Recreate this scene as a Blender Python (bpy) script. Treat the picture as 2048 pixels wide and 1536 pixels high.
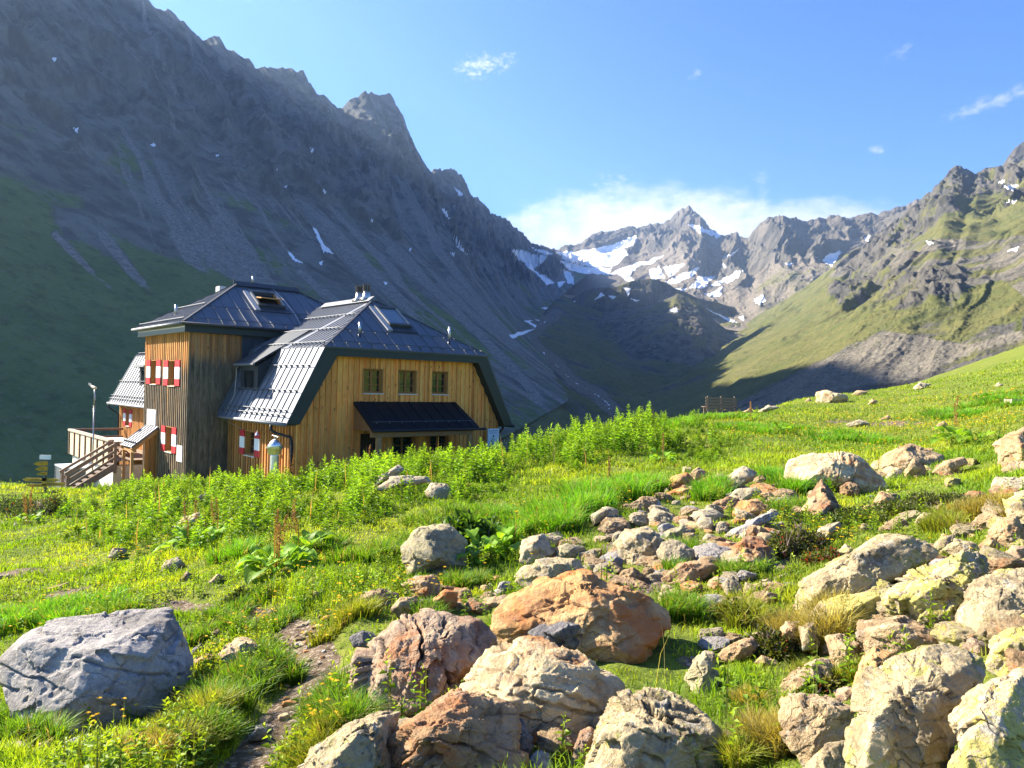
import bpy, math, random
import numpy as np
from mathutils import Matrix, Vector

R_ = math.radians
for o in list(bpy.data.objects):
    bpy.data.objects.remove(o)
scene = bpy.context.scene
COL = scene.collection

# ---------------------------------------------------------------- camera
PITCH, ROLL, FOC = 0.0048, 0.0241, 1490.0           # radians, radians, focal length in photo pixels
cF = np.array([0, math.cos(PITCH), math.sin(PITCH)])
_X = np.array([1.0, 0, 0]); _Z = np.array([0, -math.sin(PITCH), math.cos(PITCH)])
cR = math.cos(ROLL) * _X + math.sin(ROLL) * _Z
cU = -math.sin(ROLL) * _X + math.cos(ROLL) * _Z
cam_data = bpy.data.cameras.new("camera")
cam = bpy.data.objects.new("camera", cam_data)
COL.objects.link(cam)
cam_data.sensor_width = 36.0
cam_data.lens = 36.0 * FOC / 2048.0
cam_data.clip_start = 0.05
cam_data.clip_end = 40000
M = Matrix.Identity(4)
for i in range(3):
    M[i][0] = cR[i]; M[i][1] = cU[i]; M[i][2] = -cF[i]
cam.matrix_world = M
scene.camera = cam

# ---------------------------------------------------------------- sun, sky, exposure
SUN_AZ, SUN_EL = R_(68.0), R_(32.4)                 # left of the view direction, above the horizon
sun_dir = Vector((-math.sin(SUN_AZ) * math.cos(SUN_EL), math.cos(SUN_AZ) * math.cos(SUN_EL), math.sin(SUN_EL)))
sl = bpy.data.lights.new("sun", 'SUN')
sl.energy = 5.0
sl.angle = R_(0.55)
sl.color = (1.0, 0.90, 0.74)
sun = bpy.data.objects.new("sun", sl)
COL.objects.link(sun)
sun.rotation_euler = sun_dir.to_track_quat('Z', 'Y').to_euler()
scene.view_settings.view_transform = 'Standard'
scene.view_settings.look = 'None'
scene.view_settings.exposure = 2.05
scene.view_settings.gamma = 1.0
scene.cycles.use_denoising = True
scene.cycles.max_bounces = 8
scene.cycles.transparent_max_bounces = 8
scene.cycles.volume_bounces = 1

world = bpy.data.worlds.new("World")
scene.world = world
world.use_nodes = True
SKY_STRENGTH = 0.072


def build_world():
    nt = world.node_tree; N = nt.nodes; L = nt.links
    bg = N['Background']
    sky = N.new('ShaderNodeTexSky')
    sky.sky_type = 'NISHITA'
    sky.sun_disc = False
    sky.sun_elevation = SUN_EL
    sky.sun_rotation = -SUN_AZ
    sky.altitude = 2300
    sky.air_density = 1.0
    sky.dust_density = 0.6
    sky.ozone_density = 3.2
    bg.inputs['Strength'].default_value = SKY_STRENGTH

    def val(x):
        n = N.new('ShaderNodeValue'); n.outputs[0].default_value = x; return n.outputs[0]

    def m(op, a, b=None, c=None, clamp=False):
        n = N.new('ShaderNodeMath'); n.operation = op; n.use_clamp = clamp
        for i, x in enumerate((a, b, c)):
            if x is None: continue
            if isinstance(x, (int, float)): n.inputs[i].default_value = x
            else: L.new(x, n.inputs[i])
        return n.outputs[0]
    tc = N.new('ShaderNodeTexCoord')
    sep = N.new('ShaderNodeSeparateXYZ'); L.new(tc.outputs['Generated'], sep.inputs[0])
    az = m('MULTIPLY', m('ARCTAN2', sep.outputs[0], sep.outputs[1]), 57.2958)
    el = m('MULTIPLY', m('ARCSINE', sep.outputs[2]), 57.2958)
    comb = N.new('ShaderNodeCombineXYZ'); L.new(az, comb.inputs[0]); L.new(m('MULTIPLY', el, 1.7), comb.inputs[1])

    def noise(scale, detail, rough, off=0.0):
        n = N.new('ShaderNodeTexNoise'); n.noise_dimensions = '3D'
        mp = N.new('ShaderNodeVectorMath'); mp.operation = 'ADD'; L.new(comb.outputs[0], mp.inputs[0]); mp.inputs[1].default_value = (off, off, off)
        L.new(mp.outputs[0], n.inputs['Vector'])
        n.inputs['Scale'].default_value = scale; n.inputs['Detail'].default_value = detail; n.inputs['Roughness'].default_value = rough
        return n.outputs[0]
    nz = noise(0.36, 10, 0.66)
    nf = noise(1.6, 9, 0.72, 3.0)

    def blob(a0, e0, wa, we, rot=0.0):
        da = m('SUBTRACT', az, a0); de = m('SUBTRACT', el, e0)
        if rot:
            da2 = m('ADD', m('MULTIPLY', da, math.cos(rot)), m('MULTIPLY', de, math.sin(rot)))
            de = m('SUBTRACT', m('MULTIPLY', de, math.cos(rot)), m('MULTIPLY', da, math.sin(rot))); da = da2
        q = m('ADD', m('POWER', m('DIVIDE', da, wa), 2.0), m('POWER', m('DIVIDE', de, we), 2.0))
        return m('SUBTRACT', 1.0, q)

    def cloud(mask, n, amp, lo, hi, gain):
        x = m('ADD', mask, m('MULTIPLY', m('SUBTRACT', n, 0.5), amp))
        mr = N.new('ShaderNodeMapRange'); mr.interpolation_type = 'SMOOTHSTEP'
        L.new(x, mr.inputs[0]); mr.inputs[1].default_value = lo; mr.inputs[2].default_value = hi
        return m('MULTIPLY', mr.outputs[0], gain)
    parts = [cloud(blob(10.2, 11.3, 13.0, 4.1), nz, 1.8, -0.12, 0.9, 0.9),
             cloud(blob(20.0, 11.0, 9.0, 3.2), nz, 1.9, -0.1, 1.0, 0.75),
             cloud(blob(-3.0, 23.3, 2.3, 1.0, 0.12), nf, 5.0, 0.3, 2.0, 0.85),
             cloud(blob(-1.3, 23.6, 1.6, 0.8, 0.3), nf, 5.5, 0.5, 2.2, 0.6),
             cloud(blob(7.4, 15.6, 2.6, 1.0), nf, 5.0, 0.5, 2.3, 0.5),
             cloud(blob(32.8, 18.7, 4.0, 0.6, 0.22), nf, 3.4, 0.2, 1.9, 0.5),
             cloud(blob(13.3, 22.6, 0.8, 0.5), nf, 4.0, 0.4, 2.0, 0.35),
             cloud(blob(25.8, 16.6, 0.8, 0.6), nf, 4.0, 0.4, 1.9, 0.45),
             cloud(blob(27.0, 22.4, 1.6, 0.7, 0.3), nf, 4.6, 0.5, 2.2, 0.2),
             cloud(blob(18.2, 15.4, 0.9, 0.7), nf, 4.4, 0.4, 2.0, 0.3)]
    tot = parts[0]
    for p in parts[1:]:
        tot = m('MAXIMUM', tot, p)
    mix = N.new('ShaderNodeMix'); mix.data_type = 'RGBA'
    L.new(tot, mix.inputs[0])
    # a paler, deeper blue for the clear alpine sky
    hsv = N.new('ShaderNodeHueSaturation'); hsv.inputs['Saturation'].default_value = 1.25; hsv.inputs['Hue'].default_value = 0.512; hsv.inputs['Value'].default_value = 1.08
    L.new(sky.outputs[0], hsv.inputs['Color'])
    L.new(hsv.outputs[0], mix.inputs[6])
    mix.inputs[7].default_value = (4.6, 4.5, 4.45, 1)
    L.new(mix.outputs[2], bg.inputs['Color'])


build_world()

# ---------------------------------------------------------------- helpers
rng = np.random.default_rng(11)


def ray(px, py):
    px = np.asarray(px, float)[..., None]; py = np.asarray(py, float)[..., None]
    return cF + (px - 1024) / FOC * cR + (768 - py) / FOC * cU


def at(px, py, d):
    """photo pixel and depth along the view -> world point"""
    return ray(px, py) * np.asarray(d, float)[..., None]


def project(P):
    d = P @ cF
    d = np.where(d < 1e-3, 1e-3, d)
    return 1024 + FOC * (P @ cR) / d, 768 - FOC * (P @ cU) / d, d


def _hash(ix, iy, iz, seed):
    h = (ix * 374761393 + iy * 668265263 + iz * 2147483647 + seed * 1274126177) & 0xFFFFFFFF
    h = ((h ^ (h >> 13)) * 1274126177) & 0xFFFFFFFF
    h = ((h ^ (h >> 16)) * 2246822519) & 0xFFFFFFFF
    return h ^ (h >> 15)


_G = rng.normal(size=(256, 3)); _G /= np.linalg.norm(_G, axis=1)[:, None]


def perlin(p, seed=0):
    p = np.asarray(p, float)
    i = np.floor(p).astype(np.int64); f = p - i
    w = f * f * f * (f * (f * 6 - 15) + 10)
    out = 0
    for dx in (0, 1):
        wx = w[:, 0] if dx else 1 - w[:, 0]
        for dy in (0, 1):
            wy = w[:, 1] if dy else 1 - w[:, 1]
            for dz in (0, 1):
                wz = w[:, 2] if dz else 1 - w[:, 2]
                g = _G[_hash(i[:, 0] + dx, i[:, 1] + dy, i[:, 2] + dz, seed) & 255]
                out = out + wx * wy * wz * (g[:, 0] * (f[:, 0] - dx) + g[:, 1] * (f[:, 1] - dy) + g[:, 2] * (f[:, 2] - dz))
    return out * 1.5


def fbm(p, octv=5, gain=0.5, lac=2.03, seed=0):
    a, s, out = 1.0, 1.0, 0
    for k in range(octv):
        out = out + a * perlin(p * s + 17.3 * k, seed + k); a *= gain; s *= lac
    return out


def ridged(p, octv=5, gain=0.5, lac=2.03, seed=0):
    a, s, out, prev = 1.0, 1.0, 0, 1.0
    for k in range(octv):
        n = 1 - np.abs(perlin(p * s + 9.1 * k, seed + k)) * 1.7
        n = np.clip(n, 0, 1) ** 2
        out = out + a * n * prev; prev = np.clip(n * 1.6, 0, 1); a *= gain; s *= lac
    return out


def smooth(x, a, b):
    t = np.clip((x - a) / (b - a), 0, 1)
    return t * t * (3 - 2 * t)


def in_poly(x, y, poly):
    inside = np.zeros(x.shape, bool)
    n = len(poly); j = n - 1
    for i in range(n):
        xi, yi = poly[i]; xj, yj = poly[j]
        if yi != yj:
            c = ((yi > y) != (yj > y)) & (x < (xj - xi) * (y - yi) / (yj - yi) + xi)
            inside ^= c
        j = i
    return inside


def poly_dist(x, y, pts, closed=False):
    """distance from points to a polyline"""
    best = np.full(x.shape, 1e9)
    n = len(pts)
    for i in range(n if closed else n - 1):
        ax, ay = pts[i]; bx, by = pts[(i + 1) % n]
        dx, dy = bx - ax, by - ay
        t = np.clip(((x - ax) * dx + (y - ay) * dy) / (dx * dx + dy * dy + 1e-9), 0, 1)
        best = np.minimum(best, np.hypot(x - ax - t * dx, y - ay - t * dy))
    return best


def np_mesh(name, V, faces, mat=None, parent=None, smooth_shade=True, attrs=None, link=True):
    """faces: list of (k, array[n,k]) blocks"""
    V = np.asarray(V, np.float32)
    me = bpy.data.meshes.new(name)
    blocks = [np.asarray(f, np.int32) for f in faces if len(f)]
    nl = sum(b.size for b in blocks); nf = sum(len(b) for b in blocks)
    me.vertices.add(len(V)); me.vertices.foreach_set('co', V.ravel())
    me.loops.add(nl); me.loops.foreach_set('vertex_index', np.concatenate([b.ravel() for b in blocks]))
    me.polygons.add(nf)
    tot = np.concatenate([np.full(len(b), b.shape[1], np.int32) for b in blocks])
    st = np.concatenate([[0], np.cumsum(tot)[:-1]]).astype(np.int32)
    me.polygons.foreach_set('loop_start', st)
    me.polygons.foreach_set('loop_total', tot)
    me.polygons.foreach_set('use_smooth', np.full(nf, smooth_shade, bool))
    me.update(calc_edges=True)
    for k, a in (attrs or {}).items():
        a = np.asarray(a, np.float32)
        if a.ndim == 2:
            at_ = me.attributes.new(k, 'FLOAT_COLOR', 'POINT')
            at_.data.foreach_set('color', np.concatenate([a, np.ones((len(a), 1), np.float32)], 1).ravel())
        else:
            at_ = me.attributes.new(k, 'FLOAT', 'POINT')
            at_.data.foreach_set('value', a)
    if mat is not None: me.materials.append(mat)
    o = bpy.data.objects.new(name, me)
    if link: COL.objects.link(o)
    if parent is not None: o.parent = parent
    return o


def tag(o, label=None, cat=None, group=None, kind=None):
    if label: o['label'] = label
    if cat: o['category'] = cat
    if group: o['group'] = group
    if kind: o['kind'] = kind
    return o


def empty(name, loc=(0, 0, 0), rz=0.0):
    o = bpy.data.objects.new(name, None)
    COL.objects.link(o); o.location = loc; o.rotation_euler = (0, 0, rz)
    o.empty_display_size = 0.2
    return o


class Mat:
    """small wrapper to write node materials"""

    def __init__(self, name, rough=0.8, spec=0.3):
        self.m = bpy.data.materials.new(name); self.m.use_nodes = True
        self.nt = self.m.node_tree; self.N = self.nt.nodes; self.L = self.nt.links
        self.b = self.N['Principled BSDF']; self.out = self.N['Material Output']
        self.b.inputs['Roughness'].default_value = rough
        self.b.inputs['Specular IOR Level'].default_value = spec
        self._tc = None

    def put(self, sock, x):
        if isinstance(x, (int, float)): sock.default_value = x
        elif isinstance(x, tuple): sock.default_value = x if len(x) == 4 or sock.type == 'VECTOR' else (*x, 1)
        else: self.L.new(x, sock)

    def coord(self, kind='Object'):
        if self._tc is None: self._tc = self.N.new('ShaderNodeTexCoord')
        return self._tc.outputs[kind]

    def scale(self, v, s):
        n = self.N.new('ShaderNodeVectorMath'); n.operation = 'MULTIPLY'
        self.put(n.inputs[0], v); n.inputs[1].default_value = s if isinstance(s, tuple) else (s, s, s)
        return n.outputs[0]

    def vadd(self, a, b):
        n = self.N.new('ShaderNodeVectorMath'); n.operation = 'ADD'
        self.put(n.inputs[0], a); self.put(n.inputs[1], b); return n.outputs[0]

    def noise(self, v, scale=1.0, detail=4, rough=0.55, dist=0.0, out=0):
        n = self.N.new('ShaderNodeTexNoise'); self.put(n.inputs['Vector'], v)
        n.inputs['Scale'].default_value = scale; n.inputs['Detail'].default_value = detail
        n.inputs['Roughness'].default_value = rough; n.inputs['Distortion'].default_value = dist
        return n.outputs[out]

    def voronoi(self, v, scale=1.0, feature='F1', out='Distance', rnd=1.0):
        n = self.N.new('ShaderNodeTexVoronoi'); n.feature = feature; self.put(n.inputs['Vector'], v)
        n.inputs['Scale'].default_value = scale; n.inputs['Randomness'].default_value = rnd
        return n.outputs[out]

    def math(self, op, a, b=0.0, clamp=False):
        n = self.N.new('ShaderNodeMath'); n.operation = op; n.use_clamp = clamp
        self.put(n.inputs[0], a); self.put(n.inputs[1], b); return n.outputs[0]

    def step(self, x, lo, hi, a=0.0, b=1.0):
        n = self.N.new('ShaderNodeMapRange'); n.interpolation_type = 'SMOOTHSTEP'
        self.put(n.inputs[0], x); self.put(n.inputs[1], lo); self.put(n.inputs[2], hi)
        n.inputs[3].default_value = a; n.inputs[4].default_value = b
        return n.outputs[0]

    def mix(self, f, a, b, mode='MIX'):
        n = self.N.new('ShaderNodeMix'); n.data_type = 'RGBA'; n.blend_type = mode
        self.put(n.inputs[0], f); self.put(n.inputs[6], a); self.put(n.inputs[7], b)
        return n.outputs[2]

    def ramp(self, f, stops):
        n = self.N.new('ShaderNodeValToRGB'); self.put(n.inputs[0], f)
        e = n.color_ramp.elements
        while len(e) < len(stops): e.new(0.5)
        for k, (p, c) in zip(e, stops): k.position = p; k.color = (*c, 1)
        return n.outputs[0]

    def attr(self, name, out='Fac'):
        n = self.N.new('ShaderNodeAttribute'); n.attribute_name = name; return n.outputs[out]

    def rnd(self):
        n = self.N.new('ShaderNodeObjectInfo'); return n.outputs['Random']

    def sep(self, v):
        n = self.N.new('ShaderNodeSeparateXYZ'); self.put(n.inputs[0], v); return n.outputs

    def normal(self):
        n = self.N.new('ShaderNodeNewGeometry'); return n.outputs['Normal']

    def bump(self, h, strength=0.4, dist=0.02):
        n = self.N.new('ShaderNodeBump'); self.put(n.inputs['Height'], h)
        n.inputs['Strength'].default_value = strength; n.inputs['Distance'].default_value = dist
        self.L.new(n.outputs[0], self.b.inputs['Normal']); return n

    def color(self, c): self.put(self.b.inputs['Base Color'], c); return self

    def rough(self, c): self.put(self.b.inputs['Roughness'], c); return self

    def metal(self, c): self.put(self.b.inputs['Metallic'], c); return self

    def translucent(self, c, amount):
        """leaf shading: part of the light passes through"""
        t = self.N.new('ShaderNodeBsdfTranslucent'); self.put(t.inputs['Color'], c)
        mx = self.N.new('ShaderNodeMixShader'); mx.inputs[0].default_value = amount
        self.L.new(self.b.outputs[0], mx.inputs[1]); self.L.new(t.outputs[0], mx.inputs[2])
        self.L.new(mx.outputs[0], self.out.inputs['Surface'])


def plain(name, c, rough=0.7, metal=0.0, spec=0.3, var=0.12, scale=8.0):
    m = Mat(name, rough, spec)
    n = m.noise(m.coord(), scale, 5, 0.6)
    k = m.math('ADD', m.math('MULTIPLY', m.math('SUBTRACT', n, 0.5), var * 2), 1.0)
    mul = m.N.new('ShaderNodeVectorMath'); mul.operation = 'SCALE'
    mul.inputs[0].default_value = c; m.L.new(k, mul.inputs[3])
    m.color(mul.outputs[0]); m.metal(metal)
    return m.m

# ================================================================ mountains and valley
def zc(pts, k, ox, oy):
    return [(x / k + ox, y / k + oy) for x, y in pts]


def curve(pts, n):
    """resample control rows (px,py,depth[,...]) evenly along their pixel length"""
    P = np.array(pts, float)
    s = np.concatenate([[0], np.cumsum(np.hypot(np.diff(P[:, 0]), np.diff(P[:, 1])) + 1e-6)]); s /= s[-1]
    t = np.linspace(0, 1, n)
    return np.stack([np.interp(t, s, P[:, k]) for k in range(P.shape[1])], 1)


def curve_x(pts, xs):
    P = np.array(pts, float)
    return np.stack([xs] + [np.interp(xs, P[:, 0], P[:, k]) for k in range(1, P.shape[1])], 1)


SNOW6 = [
    [(285, 290), (400, 285), (520, 255), (590, 225), (595, 245), (540, 280), (560, 300), (500, 345), (430, 345), (390, 340), (320, 320)],
    [(300, 320), (390, 345), (500, 350), (480, 375), (390, 370), (340, 360)],
    [(120, 285), (150, 280), (250, 310), (200, 360), (180, 350)], [(200, 275), (270, 295), (240, 300)], [(205, 360), (270, 400), (250, 410)],
    [(320, 360), (340, 370), (355, 405), (330, 400)], [(290, 405), (320, 400), (300, 420)],
    [(485, 375), (540, 345), (640, 320), (690, 300), (660, 330), (590, 350), (560, 380), (580, 400), (545, 400), (520, 375)],
    [(640, 360), (670, 350), (690, 380), (650, 390)], [(700, 350), (760, 340), (720, 375)], [(710, 400), (810, 355), (790, 385), (730, 405)],
    [(800, 420), (830, 385), (870, 390), (840, 420)], [(880, 410), (980, 360), (950, 395), (900, 415)], [(920, 310), (970, 280), (960, 295)],
    [(915, 330), (930, 345), (920, 350)], [(850, 450), (890, 435), (910, 425), (900, 455)], [(785, 185), (830, 190), (900, 225), (890, 240), (850, 215), (820, 220)],
    [(740, 425), (780, 430), (760, 435)], [(1255, 300), (1290, 320), (1310, 300), (1350, 290), (1320, 335)], [(1035, 470), (1060, 455), (1070, 475), (1045, 485)],
    [(540, 425), (565, 430), (555, 450)], [(435, 465), (455, 445), (465, 455)], [(485, 455), (510, 455), (500, 465)], [(570, 465), (600, 470), (585, 474)],
    [(230, 500), (330, 490), (360, 470), (340, 500), (280, 515)], [(180, 550), (270, 545), (270, 560), (220, 570)], [(120, 600), (200, 580), (160, 600), (130, 610)],
    [(335, 575), (395, 560), (380, 580)], [(715, 510), (735, 498), (745, 515)], [(865, 510), (965, 553), (940, 552)], [(1450, 235), (1470, 232), (1462, 250)],
    [(975, 535), (985, 530), (990, 550)], [(1680, 250), (1705, 255), (1690, 262)], [(1985, 285), (2025, 272), (2020, 285)], [(1975, 40), (2020, 38), (2000, 55)], [(1950, 25), (1975, 20), (1965, 32)],
    [(1985, 100), (2020, 95), (2010, 106)], [(1155, 335), (1180, 330), (1170, 342)]]
SNOW7 = [
    [(1160, 840), (1175, 850), (1190, 880), (1215, 920), (1250, 948), (1212, 938), (1212, 950), (1195, 920)], [(1065, 930), (1090, 945), (1130, 988), (1090, 965)], [(1685, 692), (1730, 725), (1712, 728)],
    [(1640, 775), (1655, 780), (1680, 818), (1660, 805)], [(1683, 880), (1700, 885), (1740, 952), (1700, 915)], [(1675, 940), (1692, 938), (1685, 955)], [(555, 540), (590, 530), (575, 552)],
    [(1153, 550), (1167, 548), (1160, 576)], [(275, 478), (295, 478), (285, 500)], [(195, 212), (215, 215), (205, 230)], [(1430, 1050), (1452, 1055), (1440, 1064)], [(1522, 922), (1534, 924), (1528, 940)],
    [(1205, 705), (1217, 715), (1208, 718)], [(1380, 810), (1392, 820), (1385, 836)], [(1060, 690), (1072, 690), (1065, 698)], [(1025, 632), (1033, 632), (1028, 642)],
    [(1190, 975), (1206, 972), (1198, 990)], [(800, 572), (816, 574), (808, 582)]]
SNOW = [zc(p, 1.882, 960, 350) for p in SNOW6] + [zc(p, 1.862, 0, 0) for p in SNOW7]
SNOW = [[((x - np.mean([q[0] for q in p])) * g + np.mean([q[0] for q in p]), (y - np.mean([q[1] for q in p])) * g + np.mean([q[1] for q in p])) for x, y in p]
        for p in SNOW for g in [1.0 if np.ptp([q[0] for q in p]) > 60 else (1.3 if p[0][0] > 960 else 0.95)]]


def snow_mask(P, jit=3.0, seed=5, freq=0.05):
    x, y, d = project(P)
    q = np.stack([x * freq, y * freq, x * 0], 1)
    xj = x + jit * fbm(q, 3, 0.6, seed=seed); yj = y + jit * 0.7 * fbm(q + 31, 3, 0.6, seed=seed + 9)
    m = np.zeros(len(P), bool)
    for p in SNOW:
        a = np.array(p); x0, y0 = a.min(0) - 6; x1, y1 = a.max(0) + 6
        sel = np.nonzero((xj > x0) & (xj < x1) & (yj > y0) & (yj < y1))[0]
        if len(sel): m[sel] |= in_poly(xj[sel], yj[sel], p)
    return m.astype(float)


def sheet(name, G, mat, attrs, label=None):
    """G: (rows, cols, 3) grid of world points"""
    r, c, _ = G.shape
    i = np.arange(r * c).reshape(r, c)
    F = np.stack([i[:-1, :-1], i[:-1, 1:], i[1:, 1:], i[1:, :-1]], -1).reshape(-1, 4)
    o = np_mesh(name, G.reshape(-1, 3), [F], mat, None, True, {k: a.reshape(-1) for k, a in attrs.items()})
    tag(o, kind='structure', label=label)
    return o


def below_skyline(P, sky, tol):
    """keep displaced rock from growing past the ridge line"""
    x, y, d = project(P)
    ys = np.interp(x, [s[0] for s in sky], [s[1] for s in sky])
    over = np.clip(ys - tol - y, 0, None)
    P = P.copy(); P[:, 2] -= over * d / FOC * 0.92
    return P


def blur(a, n=1):
    for _ in range(n):
        a = (a + np.roll(a, 1, 0) + np.roll(a, -1, 0) + np.roll(a, 1, 1) + np.roll(a, -1, 1)) / 5
    return a


def mountain_mat(name, rock1, rock2, scree, green1, green2, tex=0.02):
    m = Mat(name, 0.95, 0.1)
    pos = m.coord('Object')
    n1 = m.noise(pos, tex, 8, 0.65)
    n2 = m.noise(pos, tex * 6, 6, 0.65)
    n3 = m.noise(m.scale(pos, (1, 1, 0.35)), tex * 2.2, 7, 0.7)
    rock = m.mix(m.step(n1, 0.35, 0.65), rock1, rock2)
    rock = m.mix(m.step(n3, 0.42, 0.62), rock, tuple(c * 0.62 for c in rock1))
    n4 = m.noise(pos, tex * 22, 4, 0.7)
    scr = m.mix(m.step(n2, 0.3, 0.7), scree, tuple(c * 0.62 for c in scree))
    scr = m.mix(m.step(n4, 0.45, 0.62), scr, tuple(min(1, c * 1.35) for c in scree))
    grn = m.mix(m.step(n1, 0.3, 0.7), green1, green2)
    grn = m.mix(m.math('MULTIPLY', m.step(n2, 0.45, 0.7), 0.6), grn, tuple(c * 0.5 for c in green1))
    grn = m.mix(m.math('MULTIPLY', m.step(n4, 0.5, 0.7), 0.35), grn, scree)
    jit = m.math('MULTIPLY', m.math('SUBTRACT', n2, 0.5), 0.9)
    jit2 = m.math('MULTIPLY', m.math('SUBTRACT', n1, 0.5), 0.9)
    fs = m.step(m.math('ADD', m.attr('scree'), jit), 0.35, 0.65)
    fg = m.step(m.math('ADD', m.attr('green'), m.math('ADD', jit, jit2)), 0.4, 0.66)
    fn = m.step(m.math('ADD', m.attr('snow'), m.math('MULTIPLY', m.math('SUBTRACT', n4, 0.5), 0.5)), 0.42, 0.56)
    c = m.mix(fs, rock, scr)
    c = m.mix(fg, c, grn)
    c = m.mix(fn, c, (0.80, 0.82, 0.86))
    m.color(c)
    h = m.math('ADD', m.math('MULTIPLY', n2, 0.6), m.math('MULTIPLY', n4, 0.4))
    m.bump(h, 0.7, 0.12 / tex)
    return m.m


def build_left_mountain():
    ridge7 = [(560, 0), (580, 30), (610, 40), (625, 28), (700, 95), (755, 155), (775, 137), (815, 140), (840, 175), (900, 210), (930, 225), (950, 255), (975, 250), (1000, 252),
              (1070, 255), (1100, 265), (1130, 265), (1150, 300), (1180, 345), (1200, 350), (1260, 400), (1272, 408), (1300, 375), (1350, 340), (1400, 350), (1450, 345), (1470, 380),
              (1500, 430), (1550, 560), (1600, 640), (1620, 632), (1690, 630), (1720, 650), (1740, 690), (1750, 725), (1780, 735), (1830, 790), (1890, 820), (1950, 870), (1980, 905), (2048, 925)]
    sky = zc(ridge7, 1.862, 0, 0)
    sky = [(-3600, -1800), (-2400, -1480), (-1700, -1050), (-1100, -960), (-600, -640), (-250, -400), (-100, -240), (0, -150), (150, -75)] + sky + [(1120, 502), (1160, 512)]  # unseen crest left of the view: heights shaped to throw the valley shadow
    D = np.interp([p[0] for p in sky], [-3600, -2400, -1100, -300, 0, 300, 740, 900, 1050, 1160], [330, 480, 680, 920, 1080, 1330, 1750, 2200, 2900, 3650])
    ridge = [(x, y, d) for (x, y), d in zip(sky, D)]
    base = [(-3600, 1500, 60), (-2400, 1500, 120), (-1400, 1350, 160), (-600, 1150, 210), (0, 985, 290), (300, 950, 340), (700, 920, 430), (1000, 880, 520), (1140, 800, 700), (1095, 725, 1000),
            (1062, 672, 1400), (1090, 620, 2000), (1130, 585, 2600), (1185, 540, 3300)]
    nc, nr = 940, 430
    # more columns where the camera looks
    a = curve(ridge, 4000); b = curve(base, 4000)
    # match by a shared parameter: fraction of the row, with base lagging so fall lines run down-right
    u = np.linspace(0, 1, nc)
    xr = np.interp(u, [0, 0.06, 0.12, 0.17, 1], [-3600, -2400, -600, -200, 1160])
    A = curve_x([(x + i * 1e-6, y, d) for i, (x, y, d) in enumerate(ridge)], xr)
    sb = np.linspace(0, 1, len(base))
    bx = np.interp(xr, [-3600, -2400, -1100, -300, 0, 300, 500, 740, 900, 1050, 1110, 1160], [0, 1, 2.2, 3.6, 5.2, 7.0, 7.9, 8.9, 9.9, 11.2, 12.2, 13])
    Bn = np.array(base, float)
    Bp = at(Bn[:, 0], Bn[:, 1], Bn[:, 2])
    k = np.arange(len(base))
    B = np.stack([np.interp(bx, k, Bp[:, j]) for j in range(3)], 1)
    ker = np.ones(25) / 25
    B = np.stack([np.convolve(np.pad(B[:, j], 12, 'edge'), ker, 'valid') for j in range(3)], 1)
    Apt = at(A[:, 0], A[:, 1], A[:, 2])
    # extra rows: behind the ridge it drops away again
    t = np.concatenate([np.linspace(0, 1, nr) ** 0.92, 1 + np.linspace(0.02, 0.5, 30)])
    G = np.zeros((len(t), nc, 3))
    horiz = Apt[:, :2] - B[:, :2]
    for i, tt in enumerate(t):
        if tt <= 1:
            prof = 0.62 * tt + 0.38 * tt ** 2.2
            G[i, :, :2] = B[:, :2] + horiz * tt
            G[i, :, 2] = B[:, 2] + (Apt[:, 2] - B[:, 2]) * prof
        else:
            k2 = tt - 1
            G[i, :, :2] = Apt[:, :2] + horiz * k2
            G[i, :, 2] = Apt[:, 2] - (Apt[:, 2] - B[:, 2]) * k2 * 1.3
    T = np.repeat(t[:, None], nc, 1)
    # arc length along the foot of the wall, in metres, drives gullies that run down the fall line
    mid = 0.5 * (Apt + B)
    s = np.concatenate([[0], np.cumsum(np.linalg.norm(np.diff(mid[:, :2], axis=0), axis=1))])
    Sg = np.repeat(s[None, :], len(t), 0)
    H = (G[:, :, 2] - B[None, :, 2])
    hh = np.linalg.norm(horiz, axis=1)[None, :] * T
    P = G.reshape(-1, 3)
    q = np.stack([Sg.ravel() / 150, hh.ravel() / 700, 0 * H.ravel()], 1)
    warp = fbm(P / 260, 3, seed=40)
    q[:, 0] += 0.55 * warp
    gul = ridged(q, 5, 0.55, seed=3)
    q2 = np.stack([Sg.ravel() / 34 + 1.2 * warp, hh.ravel() / 170, P[:, 2] / 400], 1)
    gul2 = ridged(q2, 4, 0.55, seed=21)
    strat = fbm(P / np.array([120, 120, 26]), 5, 0.6, seed=50)
    crag = ridged(P / 85, 6, 0.6, seed=61)
    fine = fbm(P / 14, 4, 0.6, seed=71)
    Tn = T.ravel() + 0.16 * warp + 0.10 * (gul - 0.7)
    cliff = smooth(Tn, 0.40, 0.62)
    top = smooth(T.ravel(), 1.0, 0.93) * (T.ravel() <= 1)
    amp = np.interp(T.ravel(), [0, 0.05, 0.5, 0.8, 1.0, 1.1, 1.5], [0, 0.5, 1, 0.9, 0.12, 0.8, 1])
    dist = np.linalg.norm(P, axis=1)
    sc = np.clip(dist / 1500, 0.35, 1.6)
    gul = gul - gul.mean(); gul2 = gul2 - gul2.mean(); crag = crag - crag.mean()
    dz = amp * sc * (gul * (7 + 20 * cliff) + cliff * (gul2 * 6 + strat * 8 + crag * 7) + fine * (0.6 + 1.8 * cliff))
    P2 = P.copy()
    # push along the slope normal (up and towards the valley)
    hv = horiz / np.linalg.norm(horiz, axis=1)[:, None]
    hvx = np.repeat(hv[None, :, :], len(t), 0).reshape(-1, 2)
    P2[:, 2] += dz * 0.75
    P2[:, :2] -= hvx * dz[:, None] * 0.5
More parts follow.
